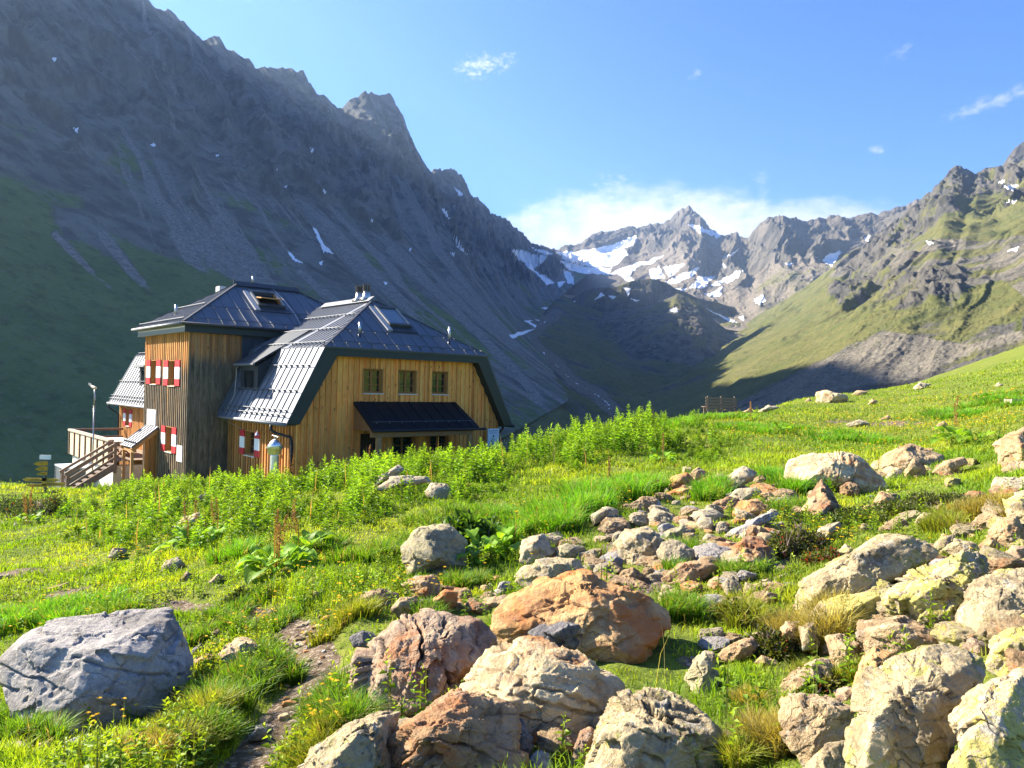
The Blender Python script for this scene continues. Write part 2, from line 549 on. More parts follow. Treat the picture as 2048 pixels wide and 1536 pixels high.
    # exact skyline: small serration only
    P2[:, 2] += np.where((T.ravel() > 0.97) & (T.ravel() <= 1.0), fbm(np.stack([Sg.ravel() / 22, T.ravel() * 0, T.ravel() * 0], 1), 4, 0.65, seed=8) * 5 * sc, 0)
    P2 = below_skyline(P2, sky, 3)
    px, py, _ = project(P2)
    streak = fbm(np.stack([Sg.ravel() / 26 + 0.8 * warp, hh.ravel() / 620, 0 * warp], 1), 5, 0.65, seed=90)
    scree = (1 - cliff) * 0.32 + 0.8 * streak - 0.30 * smooth(px, 350, 0)
    lower = smooth(Tn, 0.52, 0.12)
    green = 0.80 * lower * smooth(px, 1050, 400) + 0.46 * lower + 0.45 * fbm(P / 190, 4, seed=95) * (1 - cliff) - 0.5 * np.clip(streak, 0, 1) + 0.10 * (1 - cliff) + 0.25 * smooth(px, 300, 0) * (1 - cliff) - 0.1
    # scree runs that come down from the gullies
    for run, w in (([(205, 470), (260, 540), (325, 610)], 7), ([(110, 470), (200, 560), (300, 640)], 5), ([(355, 470), (430, 500), (480, 545), (560, 600)], 12), ([(430, 440), (500, 540), (520, 560)], 8),
                   ([(600, 545), (720, 640), (850, 730), (960, 790)], 5), ([(780, 500), (900, 610), (1010, 720), (1080, 800)], 6), ([(900, 560), (980, 640), (1030, 690)], 6)):
        dd = poly_dist(px, py, run)
        k3 = smooth(dd, w * 2.2, w * 0.6)
        scree = np.maximum(scree, k3 * 0.9); green -= k3 * 0.8
    snow = snow_mask(P2)
    mat = mountain_mat("shaded_rock", (0.108, 0.115, 0.105), (0.165, 0.165, 0.15), (0.175, 0.172, 0.158), (0.07, 0.12, 0.035), (0.12, 0.165, 0.05), 0.016)
    sheet("mountain_ridge", P2.reshape(len(t), nc, 3), mat, dict(scree=scree, green=green, snow=snow), "steep shaded rock ridge filling the left of the valley")
    return Bp


LEFT_BASE = build_left_mountain()


def two_row(name, ridge, base, nr, nc, mat, noisef, prof=(0.7, 0.3, 2.0), back=0.6, rows=None):
    A = curve(ridge, nc); B = curve(base, nc)
    Ap = at(A[:, 0], A[:, 1], A[:, 2]); Bp = at(B[:, 0], B[:, 1], B[:, 2])
    t = np.concatenate([np.linspace(0, 1, nr), 1 + np.linspace(0.03, back, 16)])
    G = np.zeros((len(t), nc, 3))
    hz = Ap[:, :2] - Bp[:, :2]
    for i, tt in enumerate(t):
        k = min(tt, 1)
        G[i, :, :2] = Bp[:, :2] + hz * tt
        G[i, :, 2] = Bp[:, 2] + (Ap[:, 2] - Bp[:, 2]) * (prof[0] * k + prof[1] * k ** prof[2])
        if tt > 1: G[i, :, 2] -= np.abs(Ap[:, 2] - Bp[:, 2]) * (tt - 1) * 1.2
    T = np.repeat(t[:, None], nc, 1).ravel()
    P = G.reshape(-1, 3)
    s = np.concatenate([[0], np.cumsum(np.linalg.norm(np.diff(Ap[:, :2], axis=0), axis=1))])
    S = np.repeat(s[None], len(t), 0).ravel()
    P2, at_ = noisef(P, T, S, hz)
    sheet(name, P2.reshape(len(t), nc, 3), mat, at_[0], at_[1])


def back_peaks():
    sk6 = [(255, 296), (285, 284), (330, 262), (345, 266), (380, 258), (430, 215), (455, 216), (490, 212), (515, 206), (545, 198), (560, 195), (600, 196), (640, 184), (690, 180), (730, 150), (760, 122), (790, 118), (820, 150), (870, 200), (910, 222), (940, 224), (965, 213), (985, 232),
           (1010, 235), (1040, 195), (1080, 165), (1140, 150), (1200, 165), (1240, 168), (1260, 165), (1320, 150), (1345, 152), (1360, 165), (1400, 158), (1480, 145), (1560, 128), (1660, 86), (1740, 60), (1850, 40), (2100, 20)]
    ridge = [(x / 1.882 + 960, y / 1.882 + 350) for x, y in sk6]
    dd = np.interp([p[0] for p in sk6], [255, 600, 790, 1140, 1400, 2100], [4000, 4100, 3900, 3200, 3300, 3200])
    ridge = [(x, y, d) for (x, y), d in zip(ridge, dd)]
    base6 = [(230, 440, 3000), (480, 470, 2900), (700, 520, 2600), (860, 570, 2300), (985, 590, 2100), (1150, 560, 2050), (1400, 420, 2100), (2100, 300, 2200)]
    base = [(x / 1.882 + 960, y / 1.882 + 350, d) for x, y, d in base6]

    def nf(P, T, S, hz):
        warp = fbm(P / 380, 4, seed=140)
        q = np.stack([S / 300 + 0.6 * warp, T * 1.3, T * 0], 1)
        gul = ridged(q, 5, 0.55, seed=131)
        crag = ridged(P / 190, 6, 0.6, seed=133)
        crag2 = ridged(P / 60, 5, 0.6, seed=137)
        fine = fbm(P / 32, 4, 0.6, seed=135)
        px, py, _ = project(P)
        cliffy = smooth(T + 0.25 * warp, 0.45, 0.75)
        ice = smooth(px, 1290, 1230) * smooth(py, 480, 510)
        rough = (0.35 + 0.65 * cliffy) * (1 - 0.75 * ice)
        amp = np.interp(T, [0, 0.06, 0.6, 0.93, 1, 1.1, 2], [0, 0.8, 1, 0.8, 0.10, 0.7, 1])
        gul = gul - gul.mean(); crag = crag - crag.mean(); crag2 = crag2 - crag2.mean()
        dz = amp * rough * (gul * 46 + crag * 15 + crag2 * 5 + fine * 3.5)
        P2 = P.copy(); P2[:, 2] += dz
        P2[:, 1] -= dz * 0.5
        P2[:, 2] += np.where((T > 0.95) & (T <= 1), fbm(np.stack([S / 40, T * 0, T * 0], 1), 4, 0.65, seed=138) * 10, 0)
        P2 = below_skyline(P2, ridge, 3)
        scree = 0.62 * (1 - cliffy) + 0.5 * fbm(np.stack([S / 120 + warp, T * 3, T * 0], 1), 4, seed=141) + 0.15
        px, py, _ = project(P2)
        green = -0.25 + 0.75 * smooth(px, 1400, 1560) * smooth(T + 0.2 * warp, 0.9, 0.2) + 0.4 * fbm(P / 260, 3, seed=150)
        return P2, (dict(scree=scree, green=green, snow=snow_mask(P2, 5.0)), "sunlit far peaks with snowfields and a glacier")
    mat = mountain_mat("sunlit_rock", (0.092, 0.085, 0.070), (0.150, 0.128, 0.098), (0.162, 0.138, 0.108), (0.11, 0.115, 0.04), (0.14, 0.13, 0.05), 0.007)
    two_row("mountain_range", ridge, base, 330, 760, mat, nf, (0.6, 0.4, 1.8), 0.5)


back_peaks()


def right_mountain():
    _k = 1.15
    sk = [(x, y, d * _k) for x, y, d in [(1430, 668, 2050), (1500, 640, 2000), (1560, 606, 1950), (1622, 566, 1900), (1650, 545, 1880), (1693, 510, 1850), (1720, 498, 1840), (1757, 470, 1800), (1789, 446, 1750), (1842, 400, 1650), (1874, 371, 1600), (1890, 358, 1580), (1900, 342, 1560), (1912, 334, 1550), (1925, 334, 1550),
          (1950, 346, 1560), (1965, 336, 1560), (1985, 338, 1560), (2010, 332, 1540), (2050, 320, 1450), (2200, 240, 1300), (2500, 120, 1050), (2900, -40, 850)]]
    base = [(1395, 700, 2000), (1400, 735, 1600), (1270, 800, 1020), (1205, 850, 660), (1290, 890, 400), (1500, 900, 230), (1900, 880, 170), (2300, 860, 140), (2900, 860, 110)]

    def nf(P, T, S, hz):
        px0, py0, d0 = project(P)
        warp = fbm(P / 220, 4, seed=240)
        q = np.stack([S / 170 + 0.7 * warp, T * 2.0, T * 0], 1)
        gul = ridged(q, 5, 0.55, seed=231)
        crag = ridged(P / 95, 6, 0.6, seed=233)
        crag2 = ridged(P / np.array([34, 34, 22]), 5, 0.6, seed=236)
        fine = fbm(P / 9, 4, 0.65, seed=235)
        rub = np.clip(fbm(P / 2.6, 3, 0.6, seed=239), -0.2, 1)
        Tn = T + 0.22 * warp
        cliffy = smooth(Tn, 0.62, 0.80) * smooth(px0, 1640, 1760)
        # rock band half way up
        band = poly_dist(px0, py0, [(1700, 600), (1760, 570), (1830, 560), (1900, 570)])
        band = smooth(band + 30 * warp, 46, 14)
        cl = np.maximum(cliffy, band * 0.9)
        amp = np.interp(T, [0, 0.05, 0.6, 0.93, 1, 1.1, 2], [0.0, 0.8, 1, 0.8, 0.12, 0.7, 1])
        sc = np.clip(d0 / 1500, 0.12, 1.2)
        gul = gul - gul.mean(); crag = crag - crag.mean(); crag2 = crag2 - crag2.mean()
        dz = amp * sc * (gul * (8 + 15 * cl) + cl * (crag * 10 + crag2 * 5) + fine * (0.8 + 1.6 * cl)) + rub * 0.9 * smooth(d0, 90, 160) * smooth(Tn, 0.6, 0.3)
        P2 = P.copy(); P2[:, 2] += dz; P2[:, 0] -= dz * 0.45; P2[:, 1] -= dz * 0.25
        P2[:, 2] += np.where((T > 0.95) & (T <= 1), fbm(np.stack([S / 25, T * 0, T * 0], 1), 4, 0.65, seed=238) * 6 * smooth(px0, 1650, 1750), 0)
        P2 = below_skyline(P2, sk, 3)
        px, py, _ = project(P2)
        LOWS = [(1430, 860), (1520, 785), (1640, 715), (1757, 669), (1860, 640), (1960, 655), (2060, 640), (2080, 700), (1900, 745), (1700, 800), (1560, 860)]
        lowscree = in_poly(px + 25 * warp, py + 15 * warp, LOWS).astype(float)
        edge = poly_dist(px + 25 * warp, py + 15 * warp, LOWS, True)
        lowscree = np.where(lowscree > 0, 0.5 + 0.5 * smooth(edge, 0, 26), 0.5 * smooth(edge, 26, 0))
        upscree = in_poly(px + 20 * warp, py + 20 * warp, [(1650, 560), (1720, 500), (1850, 480), (2080, 480), (2080, 600), (1900, 640), (1840, 560), (1780, 540)]).astype(float)
        scree = np.maximum(lowscree * 0.95, upscree * 0.6) + 0.2 * (1 - cl) + 0.35 * fbm(P / 40, 4, seed=243) * (1 - cl) - 0.25
        lawn = smooth(px + 30 * warp, 1780, 1700) * smooth(py, 560, 640) * smooth(py + 40 * warp, 760, 690)
        green = 0.86 * (1 - cl) + 0.22 * cl - 0.95 * lowscree - 0.46 * upscree + 0.4 * lawn + 0.5 * fbm(P / np.array([90, 90, 90]), 5, 0.6, seed=250) + 0.02
        gp = in_poly(px + 18 * warp, py, [(1770, 660), (1860, 590), (2000, 560), (2060, 600), (2060, 660), (1950, 690)])
        green += gp * 0.55; scree -= gp * 0.6
        return P2, (dict(scree=scree, green=green, snow=snow_mask(P2)), "sunlit mountainside with crags, green lawns and grey scree on the right")
    mat = mountain_mat("slope_rock", (0.075, 0.073, 0.068), (0.125, 0.112, 0.09), (0.140, 0.126, 0.100), (0.078, 0.092, 0.027), (0.128, 0.120, 0.042), 0.02)
    two_row("mountain_side", sk, base, 520, 760, mat, nf, (0.62, 0.38, 2.0), 0.4)
    # higher summit with snow behind the right edge
    sk2 = [(1940, 420, 2500), (1985, 350, 2500), (2005, 330, 2480), (2028, 300, 2460), (2048, 284, 2450), (2070, 270, 2440), (2200, 300, 2400), (2500, 200, 2300)]
    b2 = [(1940, 520, 2200), (2100, 520, 2100), (2500, 480, 2000)]

    def nf2(P, T, S, hz):
        crag = ridged(P / 110, 6, 0.6, seed=333); fine = fbm(P / 20, 4, 0.6, seed=335)
        amp = np.interp(T, [0, 0.6, 0.93, 1, 1.1, 2], [0.5, 1, 0.8, 0.15, 0.7, 1])
        P2 = P.copy(); P2[:, 2] += amp * ((crag - 0.7) * 36 + fine * 4)
        return P2, (dict(scree=0.3 + 0 * T, green=-0.5 + 0 * T, snow=snow_mask(P2)), "pale summit with snow patches behind the right hand crags")
    two_row("mountain_summit", sk2, b2, 120, 160, bpy.data.materials["sunlit_rock"], nf2)
    return base


RIGHT_BASE = right_mountain()


def hill(name, ridge, base, mat, rough, green0, scree0, label, seed, nr=140, nc=320, sc=60):
    def nf(P, T, S, hz):
        w = fbm(P / (sc * 4), 4, seed=seed)
        g = ridged(np.stack([S / (sc * 2.2) + 0.6 * w, T * 1.5, T * 0], 1), 4, seed=seed + 1)
        f = fbm(P / (sc * 0.4), 5, 0.6, seed=seed + 2)
        amp = np.interp(T, [0, 0.1, 0.6, 0.95, 1, 1.1, 2], [0.3, 0.8, 1, 0.7, 0.25, 0.7, 1])
        P2 = P.copy(); dz = amp * rough * ((g - 0.7) * 0.8 + f * 0.45); P2[:, 2] += dz; P2[:, 1] -= dz * 0.4
        return P2, (dict(scree=scree0 + 0.5 * f, green=green0 + 0.5 * w + 0.25 * f, snow=snow_mask(P2)), label)
    two_row(name, ridge, base, nr, nc, mat, nf, (1.25, -0.25, 2.0), 0.8)


def z6(p): return [(x / 1.882 + 960, y / 1.882 + 350, d) for x, y, d in p]


SR = bpy.data.materials["sunlit_rock"]; SL = bpy.data.materials["slope_rock"]
hill("hill_knob", z6([(330, 470, 2500), (420, 425, 2480), (500, 425, 2450), (560, 405, 2430), (600, 394, 2420), (650, 390, 2400), (700, 405, 2400), (740, 430, 2400), (820, 462, 2420), (960, 500, 2450)]),
     z6([(250, 640, 2440), (480, 640, 2400), (700, 640, 2380), (860, 640, 2390), (1000, 620, 2420)]), SL, 12, 0.30, 0.35, "dark rounded hill in the middle of the upper valley", 400)
hill("hill_moraine", z6([(470, 520, 2160), (560, 505, 2110), (650, 492, 2080), (700, 466, 2060), (745, 446, 2050), (790, 464, 2040), (830, 490, 2020), (880, 545, 1980), (930, 585, 1940), (1010, 610, 1910)]),
     z6([(300, 790, 1760), (520, 800, 1610), (700, 800, 1590), (860, 790, 1610), (1000, 780, 1710), (1060, 760, 1760)]), SL, 8, 0.42, 0.45, "moraine hill with a sharp sunlit crest in the valley", 440)


def valley_floor():
    L = LEFT_BASE.copy(); Rb = np.array([(1395, 700, 2000), (1400, 735, 1600), (1270, 800, 1020), (1205, 850, 660), (1290, 890, 400), (1500, 900, 230), (1900, 880, 170)], float)
    Rp = at(Rb[:, 0], Rb[:, 1], Rb[:, 2])[::-1]
    Lp = L[4:13]
    n, mcols = 420, 200
    far = at(np.array([1080, 1300.0, 1480]), np.array([600, 610, 640.0]), np.array([2700, 2500, 2300.0]))
    Lx = np.concatenate([Lp, far[:1]]); Rx = np.concatenate([Rp, far[2:]])

    def res(Q, n):
        s = np.linspace(0, 1, len(Q)); t = np.linspace(0, 1, n)
        q = np.stack([np.interp(t, s, Q[:, j]) for j in range(3)], 1)
        k = np.ones(31) / 31
        return np.stack([np.convolve(np.pad(q[:, j], 15, 'edge'), k, 'valid') for j in range(3)], 1)
    A = res(Lx, n); B = res(Rx, n)
    t = np.linspace(-0.12, 1.12, mcols)
    G = A[:, None, :] * (1 - t)[None, :, None] + B[:, None, :] * t[None, :, None]
    sag = np.sin(np.clip(t, 0, 1) * np.pi)
    wid = np.linalg.norm(B - A, axis=1)
    G[:, :, 2] -= sag[None, :] * np.minimum(wid[:, None] * 0.05, 18) + 3
    P = G.reshape(-1, 3)
    d = np.linalg.norm(P, axis=1)
    w = fbm(P / 120, 4, seed=500); f = fbm(P / 18, 4, 0.6, seed=501)
    P[:, 2] += (w * 12 + f * 2.5) * np.clip(d / 1200, 0.1, 1)
    px, py, _ = project(P)
    cre = poly_dist(px + 8 * w, py, [(1240, 830), (1195, 790), (1140, 760), (1118, 735), (1085, 705), (1062, 680), (1075, 655), (1110, 630)])
    k = smooth(cre, 16, 5)
    water = smooth(cre + 5 * f, 3.2, 1.2)
    sheet("valley_ground", P.reshape(n, mcols, 3), SL, dict(scree=0.25 + k + 0.3 * f, green=0.62 + 0.4 * w - k * 1.1, snow=0.75 * water * (f > 0.1)), "shaded valley floor with a gravelly stream bed")


valley_floor()

# ================================================================ near ground
GC = [  # photo pixel, depth
    (-700, 1700, 2.6), (-300, 1536, 3.3), (100, 1536, 3.4), (640, 1536, 3.3), (1200, 1536, 3.2), (1500, 1536, 3.0), (1800, 1536, 2.6), (2040, 1536, 2.2), (2500, 1450, 2.0),
    (-200, 1480, 4.4), (150, 1470, 4.9), (640, 1300, 5.2), (1200, 1250, 5.5), (1500, 1250, 5.4), (1800, 1250, 4.6), (2040, 1250, 4.0), (2500, 1100, 3.8),
    (-300, 1250, 8.0), (0, 1265, 8.0), (300, 1200, 8.3), (700, 1150, 7.6), (900, 1160, 7.6), (1200, 1050, 9.6), (1450, 1050, 9.0), (1750, 1050, 8.4), (2040, 1000, 8.0), (2500, 900, 8.0),
    (-300, 1150, 12.5), (60, 1150, 12.2), (400, 1090, 12.3), (700, 1050, 11.2), (1000, 1010, 12.5), (1450, 945, 14.5), (1750, 960, 13.0), (2040, 880, 14.0), (2500, 780, 14.0),
    (0, 1060, 19), (250, 1030, 18.5), (600, 985, 18.0), (900, 955, 17.5), (1100, 945, 17.5), (1300, 925, 18.5), (1750, 880, 21), (2040, 815, 23), (2500, 690, 24),
    (-300, 1010, 28), (0, 975, 34), (130, 988, 33.5), (380, 968, 28.5), (590, 965, 26), (830, 940, 25), (1000, 915, 23), (1150, 888, 26), (1250, 868, 29), (1440, 832, 34), (1600, 815, 36), (1750, 800, 38), (2040, 745, 40), (2500, 640, 40),
    (1850, 765, 52), (2048, 705, 62), (2500, 560, 70), (1700, 788, 50), (1560, 812, 48),
]


def _tps(P, z, reg=0.02):
    n = len(P)
    r = np.linalg.norm(P[:, None] - P[None], axis=2)
    K = r ** 2 * np.log(r + 1e-9) + reg * np.eye(n)
    A = np.zeros((n + 3, n + 3)); A[:n, :n] = K; A[:n, n] = 1; A[:n, n + 1:] = P; A[n, :n] = 1; A[n + 1:, :n] = P.T
    return np.linalg.solve(A, np.concatenate([z, [0, 0, 0]]))


_gp = at(np.array([g[0] for g in GC], float), np.array([g[1] for g in GC], float), np.array([g[2] for g in GC], float))
_extra = np.array([  # beyond the brow, behind the hut and behind the camera
    (-30, 45, -9.5), (-18, 45, -8.2), (-8, 46, -7.5), (4, 46, -7.0), (14, 52, -4.6), (24, 66, -3.0), (-60, 40, -14), (-45, 70, -22), (-10, 75, -20), (15, 85, -14), (45, 100, -2), (90, 100, 14), (60, 70, 9),
    (-40, 15, -7.5), (-20, 0, -3.5), (-8, -4, -2.0), (0, -5, -1.6), (8, -4, -1.0), (25, 0, 1.0), (60, 20, 8), (-60, -20, -8), (0, -40, -2), (60, -30, 6)], float)
_gp = np.concatenate([_gp, _extra])


def _wq(xy):
    """even out near and far spacing before the spline"""
    r = np.hypot(xy[:, 0], xy[:, 1]); k = np.log1p(r / 4.0) / np.maximum(r, 1e-6)
    return xy * k[:, None] * 3


_tw = _tps(_wq(_gp[:, :2]), _gp[:, 2])
_tp = _wq(_gp[:, :2])


def ground_base(xy):
    xy = np.asarray(xy, float); out = np.zeros(len(xy))
    for a in range(0, len(xy), 40000):
        q = _wq(xy[a:a + 40000])
        r = np.linalg.norm(q[:, None] - _tp[None], axis=2)
        out[a:a + 40000] = (r ** 2 * np.log(r + 1e-9)) @ _tw[:len(_tp)] + _tw[len(_tp)] + q @ _tw[len(_tp) + 1:]
    return out


PATH = None


def path_mask(xy):
    d = poly_dist(xy[:, 0], xy[:, 1], PATH)
    return d


def ground_h(xy):
    xy = np.asarray(xy, float)
    z = ground_base(xy)
    q = np.concatenate([xy, np.zeros((len(xy), 1))], 1)
    r = np.hypot(xy[:, 0], xy[:, 1])
    z = z + 0.10 * fbm(q / 2.2, 4, 0.5, seed=700) * smooth(r, 1.5, 5) + 0.03 * fbm(q / 0.4, 3, 0.5, seed=710)
    if PATH is not None:
        d = path_mask(xy)
        z = z - 0.13 * smooth(d, 0.38, 0.12) * smooth(r, 12, 7)
    return z


def ground_hit(px, py):
    """where the sight line of a photo pixel meets the ground"""
    px = np.atleast_1d(np.asarray(px, float)); py = np.atleast_1d(np.asarray(py, float))
    D = ray(px, py); best = np.full(len(px), 60.0); done = np.zeros(len(px), bool); prev = np.full(len(px), 1.0)
    for t in np.concatenate([np.arange(1.2, 10, 0.12), np.arange(10, 90, 0.4)]):
        P = D * t
        below = (P[:, 2] < ground_h(P[:, :2])) & ~done
        best[below] = t - 0.05; done |= below
        if done.all(): break
    return D * best[:, None]


_pp = ground_hit([330, 520, 600, 640, 610, 570, 520, 470, 430], [1195, 1215, 1240, 1290, 1340, 1400, 1460, 1536, 1600])
PATH = [tuple(p[:2]) for p in _pp]
BARE = [(ground_hit([x], [y])[0, :2], r) for x, y, r in ((40, 1150, 0.7), (130, 1185, 0.35), (1650, 1330, 0.0), (1430, 1330, 0.2), (1340, 1160, 0.5), (1780, 850, 1.2), (1690, 845, 0.9), (1560, 1130, 0.4),
                                                        (1250, 1070, 0.5), (1480, 1470, 0.3), (900, 1210, 0.4), (1540, 790, 2.0), (100, 1490, 0.5), (60, 1010, 0.9), (1750, 960, 0.5))]


def bare_mask(xy):
    m = smooth(path_mask(xy), 0.23, 0.09)
    q = np.concatenate([xy, np.zeros((len(xy), 1))], 1)
    n = fbm(q / 0.5, 4, 0.6, seed=720)
    for c, r in BARE:
        if r <= 0: continue
        d = np.hypot(xy[:, 0] - c[0], xy[:, 1] - c[1])
        m = np.maximum(m, smooth(d + 0.75 * r * n, r, r * 0.3) * 0.8)
    return m


def build_ground():
    az = np.concatenate([np.linspace(-180, -62, 60)[:-1], np.linspace(-62, 50, 620), np.linspace(50, 180, 60)[1:]])
    rr = np.concatenate([[0.3, 0.7], np.geomspace(1.1, 135, 430)])
    A, Rr = np.meshgrid(np.radians(az), rr)
    xy = np.stack([np.sin(A) * Rr, np.cos(A) * Rr], -1).reshape(-1, 2)
    z = ground_h(xy)
    r = Rr.ravel()
    # the shelf ends in a steep drop into the valley
    P = np.concatenate([xy, z[:, None]], 1)
    r_, c_ = A.shape
    i = np.arange(r_ * c_).reshape(r_, c_)
    F = np.stack([i[:-1, :-1], i[:-1, 1:], i[1:, 1:], i[1:, :-1]], -1).reshape(-1, 4)
    m = Mat("meadow_soil", 0.95, 0.1)
    pos = m.coord('Object')
    n1 = m.noise(pos, 0.7, 6, 0.6); n2 = m.noise(pos, 9, 6, 0.7); n3 = m.noise(pos, 45, 4, 0.7)
    green = m.mix(m.step(n1, 0.3, 0.7), (0.135, 0.18, 0.025), (0.20, 0.215, 0.04))
    green = m.mix(m.step(n2, 0.4, 0.7), green, (0.06, 0.09, 0.015))
    soil = m.mix(m.step(n2, 0.3, 0.7), (0.085, 0.06, 0.04), (0.175, 0.125, 0.085))
    vd = m.voronoi(pos, 26, 'F1', 'Color')
    soil = m.mix(m.step(m.voronoi(pos, 26), 0.55, 0.35), soil, m.mix(m.sep(vd)[0], (0.15, 0.115, 0.085), (0.34, 0.28, 0.22)))
    c = m.mix(m.step(m.math('ADD', m.attr('bare'), m.math('MULTIPLY', m.math('SUBTRACT', n2, 0.5), 0.6)), 0.4, 0.6), green, soil)
    m.color(c)
    m.bump(m.math('ADD', n2, m.math('MULTIPLY', n3, 0.6)), 0.8, 0.05)
    o = np_mesh("ground", P, [F], m.m, None, True, dict(bare=bare_mask(xy)))
    tag(o, kind='structure', label="grassy alpine meadow sloping down to the hut")


build_ground()

# ================================================================ the hut
PHI = math.pi / 2 - 0.8441
HO = np.array([-6.925, 24.0, -3.0]) * 1.125


class MB:
    """collects coloured boxes, prisms and tubes into one mesh"""

    def __init__(self): self.v = []; self.f = []; self.c = []; self.w = []

    def add(self, V, F, c, w=None):
        b = len(self.v)
        self.v += [tuple(p) for p in V]; self.f += [tuple(i + b for i in f) for f in F]
        self.c += [c] * len(V); self.w += (w if w is not None else [0.0] * len(V))
        return self

    def box(self, a, b, c=(0.5, 0.5, 0.5), w=None):
        x0, y0, z0 = (min(p, q) for p, q in zip(a, b)); x1, y1, z1 = (max(p, q) for p, q in zip(a, b))
        V = [(x0, y0, z0), (x1, y0, z0), (x1, y1, z0), (x0, y1, z0), (x0, y0, z1), (x1, y0, z1), (x1, y1, z1), (x0, y1, z1)]
        F = [(0, 3, 2, 1), (4, 5, 6, 7), (0, 1, 5, 4), (1, 2, 6, 5), (2, 3, 7, 6), (3, 0, 4, 7)]
        return self.add(V, F, c, [w(p) for p in V] if w else None)

    def slab(self, pts, t, c=(0.5, 0.5, 0.5)):
        """polygon given as 3D points, thickened by vector t"""
        n = len(pts); t = np.array(t, float)
        V = [tuple(p) for p in pts] + [tuple(np.array(p) + t) for p in pts]
        F = [tuple(range(n - 1, -1, -1)), tuple(range(n, 2 * n))] + [(i, (i + 1) % n, n + (i + 1) % n, n + i) for i in range(n)]
        return self.add(V, F, c)

    def bar(self, a, b, wd, h, c=(0.5, 0.5, 0.5), up=(0, 0, 1)):
        a = np.array(a, float); b = np.array(b, float); d = b - a; d /= np.linalg.norm(d)
        s = np.cross(d, up); s /= max(np.linalg.norm(s), 1e-6); n = np.cross(s, d)
        V = [p + s * i * wd / 2 + n * j * h / 2 for p in (a, b) for i, j in ((-1, -1), (1, -1), (1, 1), (-1, 1))]
        return self.add(V, [(0, 1, 2, 3), (7, 6, 5, 4), (0, 4, 5, 1), (1, 5, 6, 2), (2, 6, 7, 3), (3, 7, 4, 0)], c)

    def tube(self, pts, r, c=(0.5, 0.5, 0.5), n=10, caps=True):
        pts = [np.array(p, float) for p in pts]; rs = r if isinstance(r, (list, tuple)) else [r] * len(pts)
        V = []; F = []; prev = None
        for i, p in enumerate(pts):
            d = pts[min(i + 1, len(pts) - 1)] - pts[max(i - 1, 0)]; d /= max(np.linalg.norm(d), 1e-9)
            ref = np.array([0, 0, 1.0]) if abs(d[2]) < 0.9 else np.array([1.0, 0, 0])
            if prev is not None: ref = prev
            s = np.cross(d, ref); s /= max(np.linalg.norm(s), 1e-9); q = np.cross(s, d); prev = q
            for k in range(n):
                a = 2 * math.pi * k / n
                V.append(p + rs[i] * (math.cos(a) * s + math.sin(a) * q))
        for i in range(len(pts) - 1):
            for k in range(n):
                F.append((i * n + k, i * n + (k + 1) % n, (i + 1) * n + (k + 1) % n, (i + 1) * n + k))
        if caps: F += [tuple(range(n - 1, -1, -1)), tuple((len(pts) - 1) * n + k for k in range(n))]
        return self.add(V, F, c)

    def build(self, name, mat, parent=None, smooth_shade=False, bevel=0.0):
        me = bpy.data.meshes.new(name); me.from_pydata(self.v, [], self.f); me.validate(); me.update()
        if len(me.vertices) == len(self.v):
            a = me.attributes.new('Col', 'FLOAT_COLOR', 'POINT')
            a.data.foreach_set('color', np.concatenate([np.array(self.c, np.float32), np.ones((len(self.c), 1), np.float32)], 1).ravel())
            a = me.attributes.new('weather', 'FLOAT', 'POINT'); a.data.foreach_set('value', np.array(self.w, np.float32))
        me.materials.append(mat)
        if smooth_shade: me.polygons.foreach_set('use_smooth', [True] * len(me.polygons))
        o = bpy.data.objects.new(name, me); COL.objects.link(o)
        if parent is not None: o.parent = parent
        if bevel:
            bv = o.modifiers.new('bevel', 'BEVEL'); bv.width = bevel; bv.segments = 2; bv.limit_method = 'ANGLE'
        return o


def wood_mat(name, axis=(1, 1, 0.12), weather=True):
    m = Mat(name, 0.75, 0.2)
    pos = m.coord('Object')
    g = m.noise(m.scale(pos, tuple(22 * a for a in axis)), 1.0, 6, 0.65, 0.4)
    g2 = m.noise(m.scale(pos, tuple(5 * a for a in axis)), 1.0, 4, 0.6)
    base = m.attr('Col', 'Color')
    c = m.mix(m.step(g, 0.3, 0.7), m.mix(0.34, base, (0.0, 0.0, 0.0)), base)
    c = m.mix(m.math('MULTIPLY', m.step(g2, 0.45, 0.7), 0.45), c, m.mix(1.0, base, (1.0, 0.55, 0.35), 'MULTIPLY'))
    kn = m.voronoi(m.scale(pos, (4.5, 4.5, 1.9)), 1.0)
    c = m.mix(m.step(kn, 0.14, 0.05), c, (0.07, 0.03, 0.012))
    if weather:
        n = m.noise(m.scale(pos, (3.2, 3.2, 0.55)), 1.0, 5, 0.65)
        w = m.step(m.math('ADD', m.attr('weather'), m.math('MULTIPLY', m.math('SUBTRACT', n, 0.5), 1.1)), 0.3, 0.75)
        grey = m.mix(m.step(g, 0.3, 0.7), (0.11, 0.085, 0.055), (0.26, 0.205, 0.145))
        c = m.mix(w, c, m.mix(m.math('MULTIPLY', m.step(g2, 0.4, 0.7), 0.6), grey, (0.035, 0.032, 0.028)))
    m.color(c)
    m.bump(g, 0.35, 0.01)
    return m.m


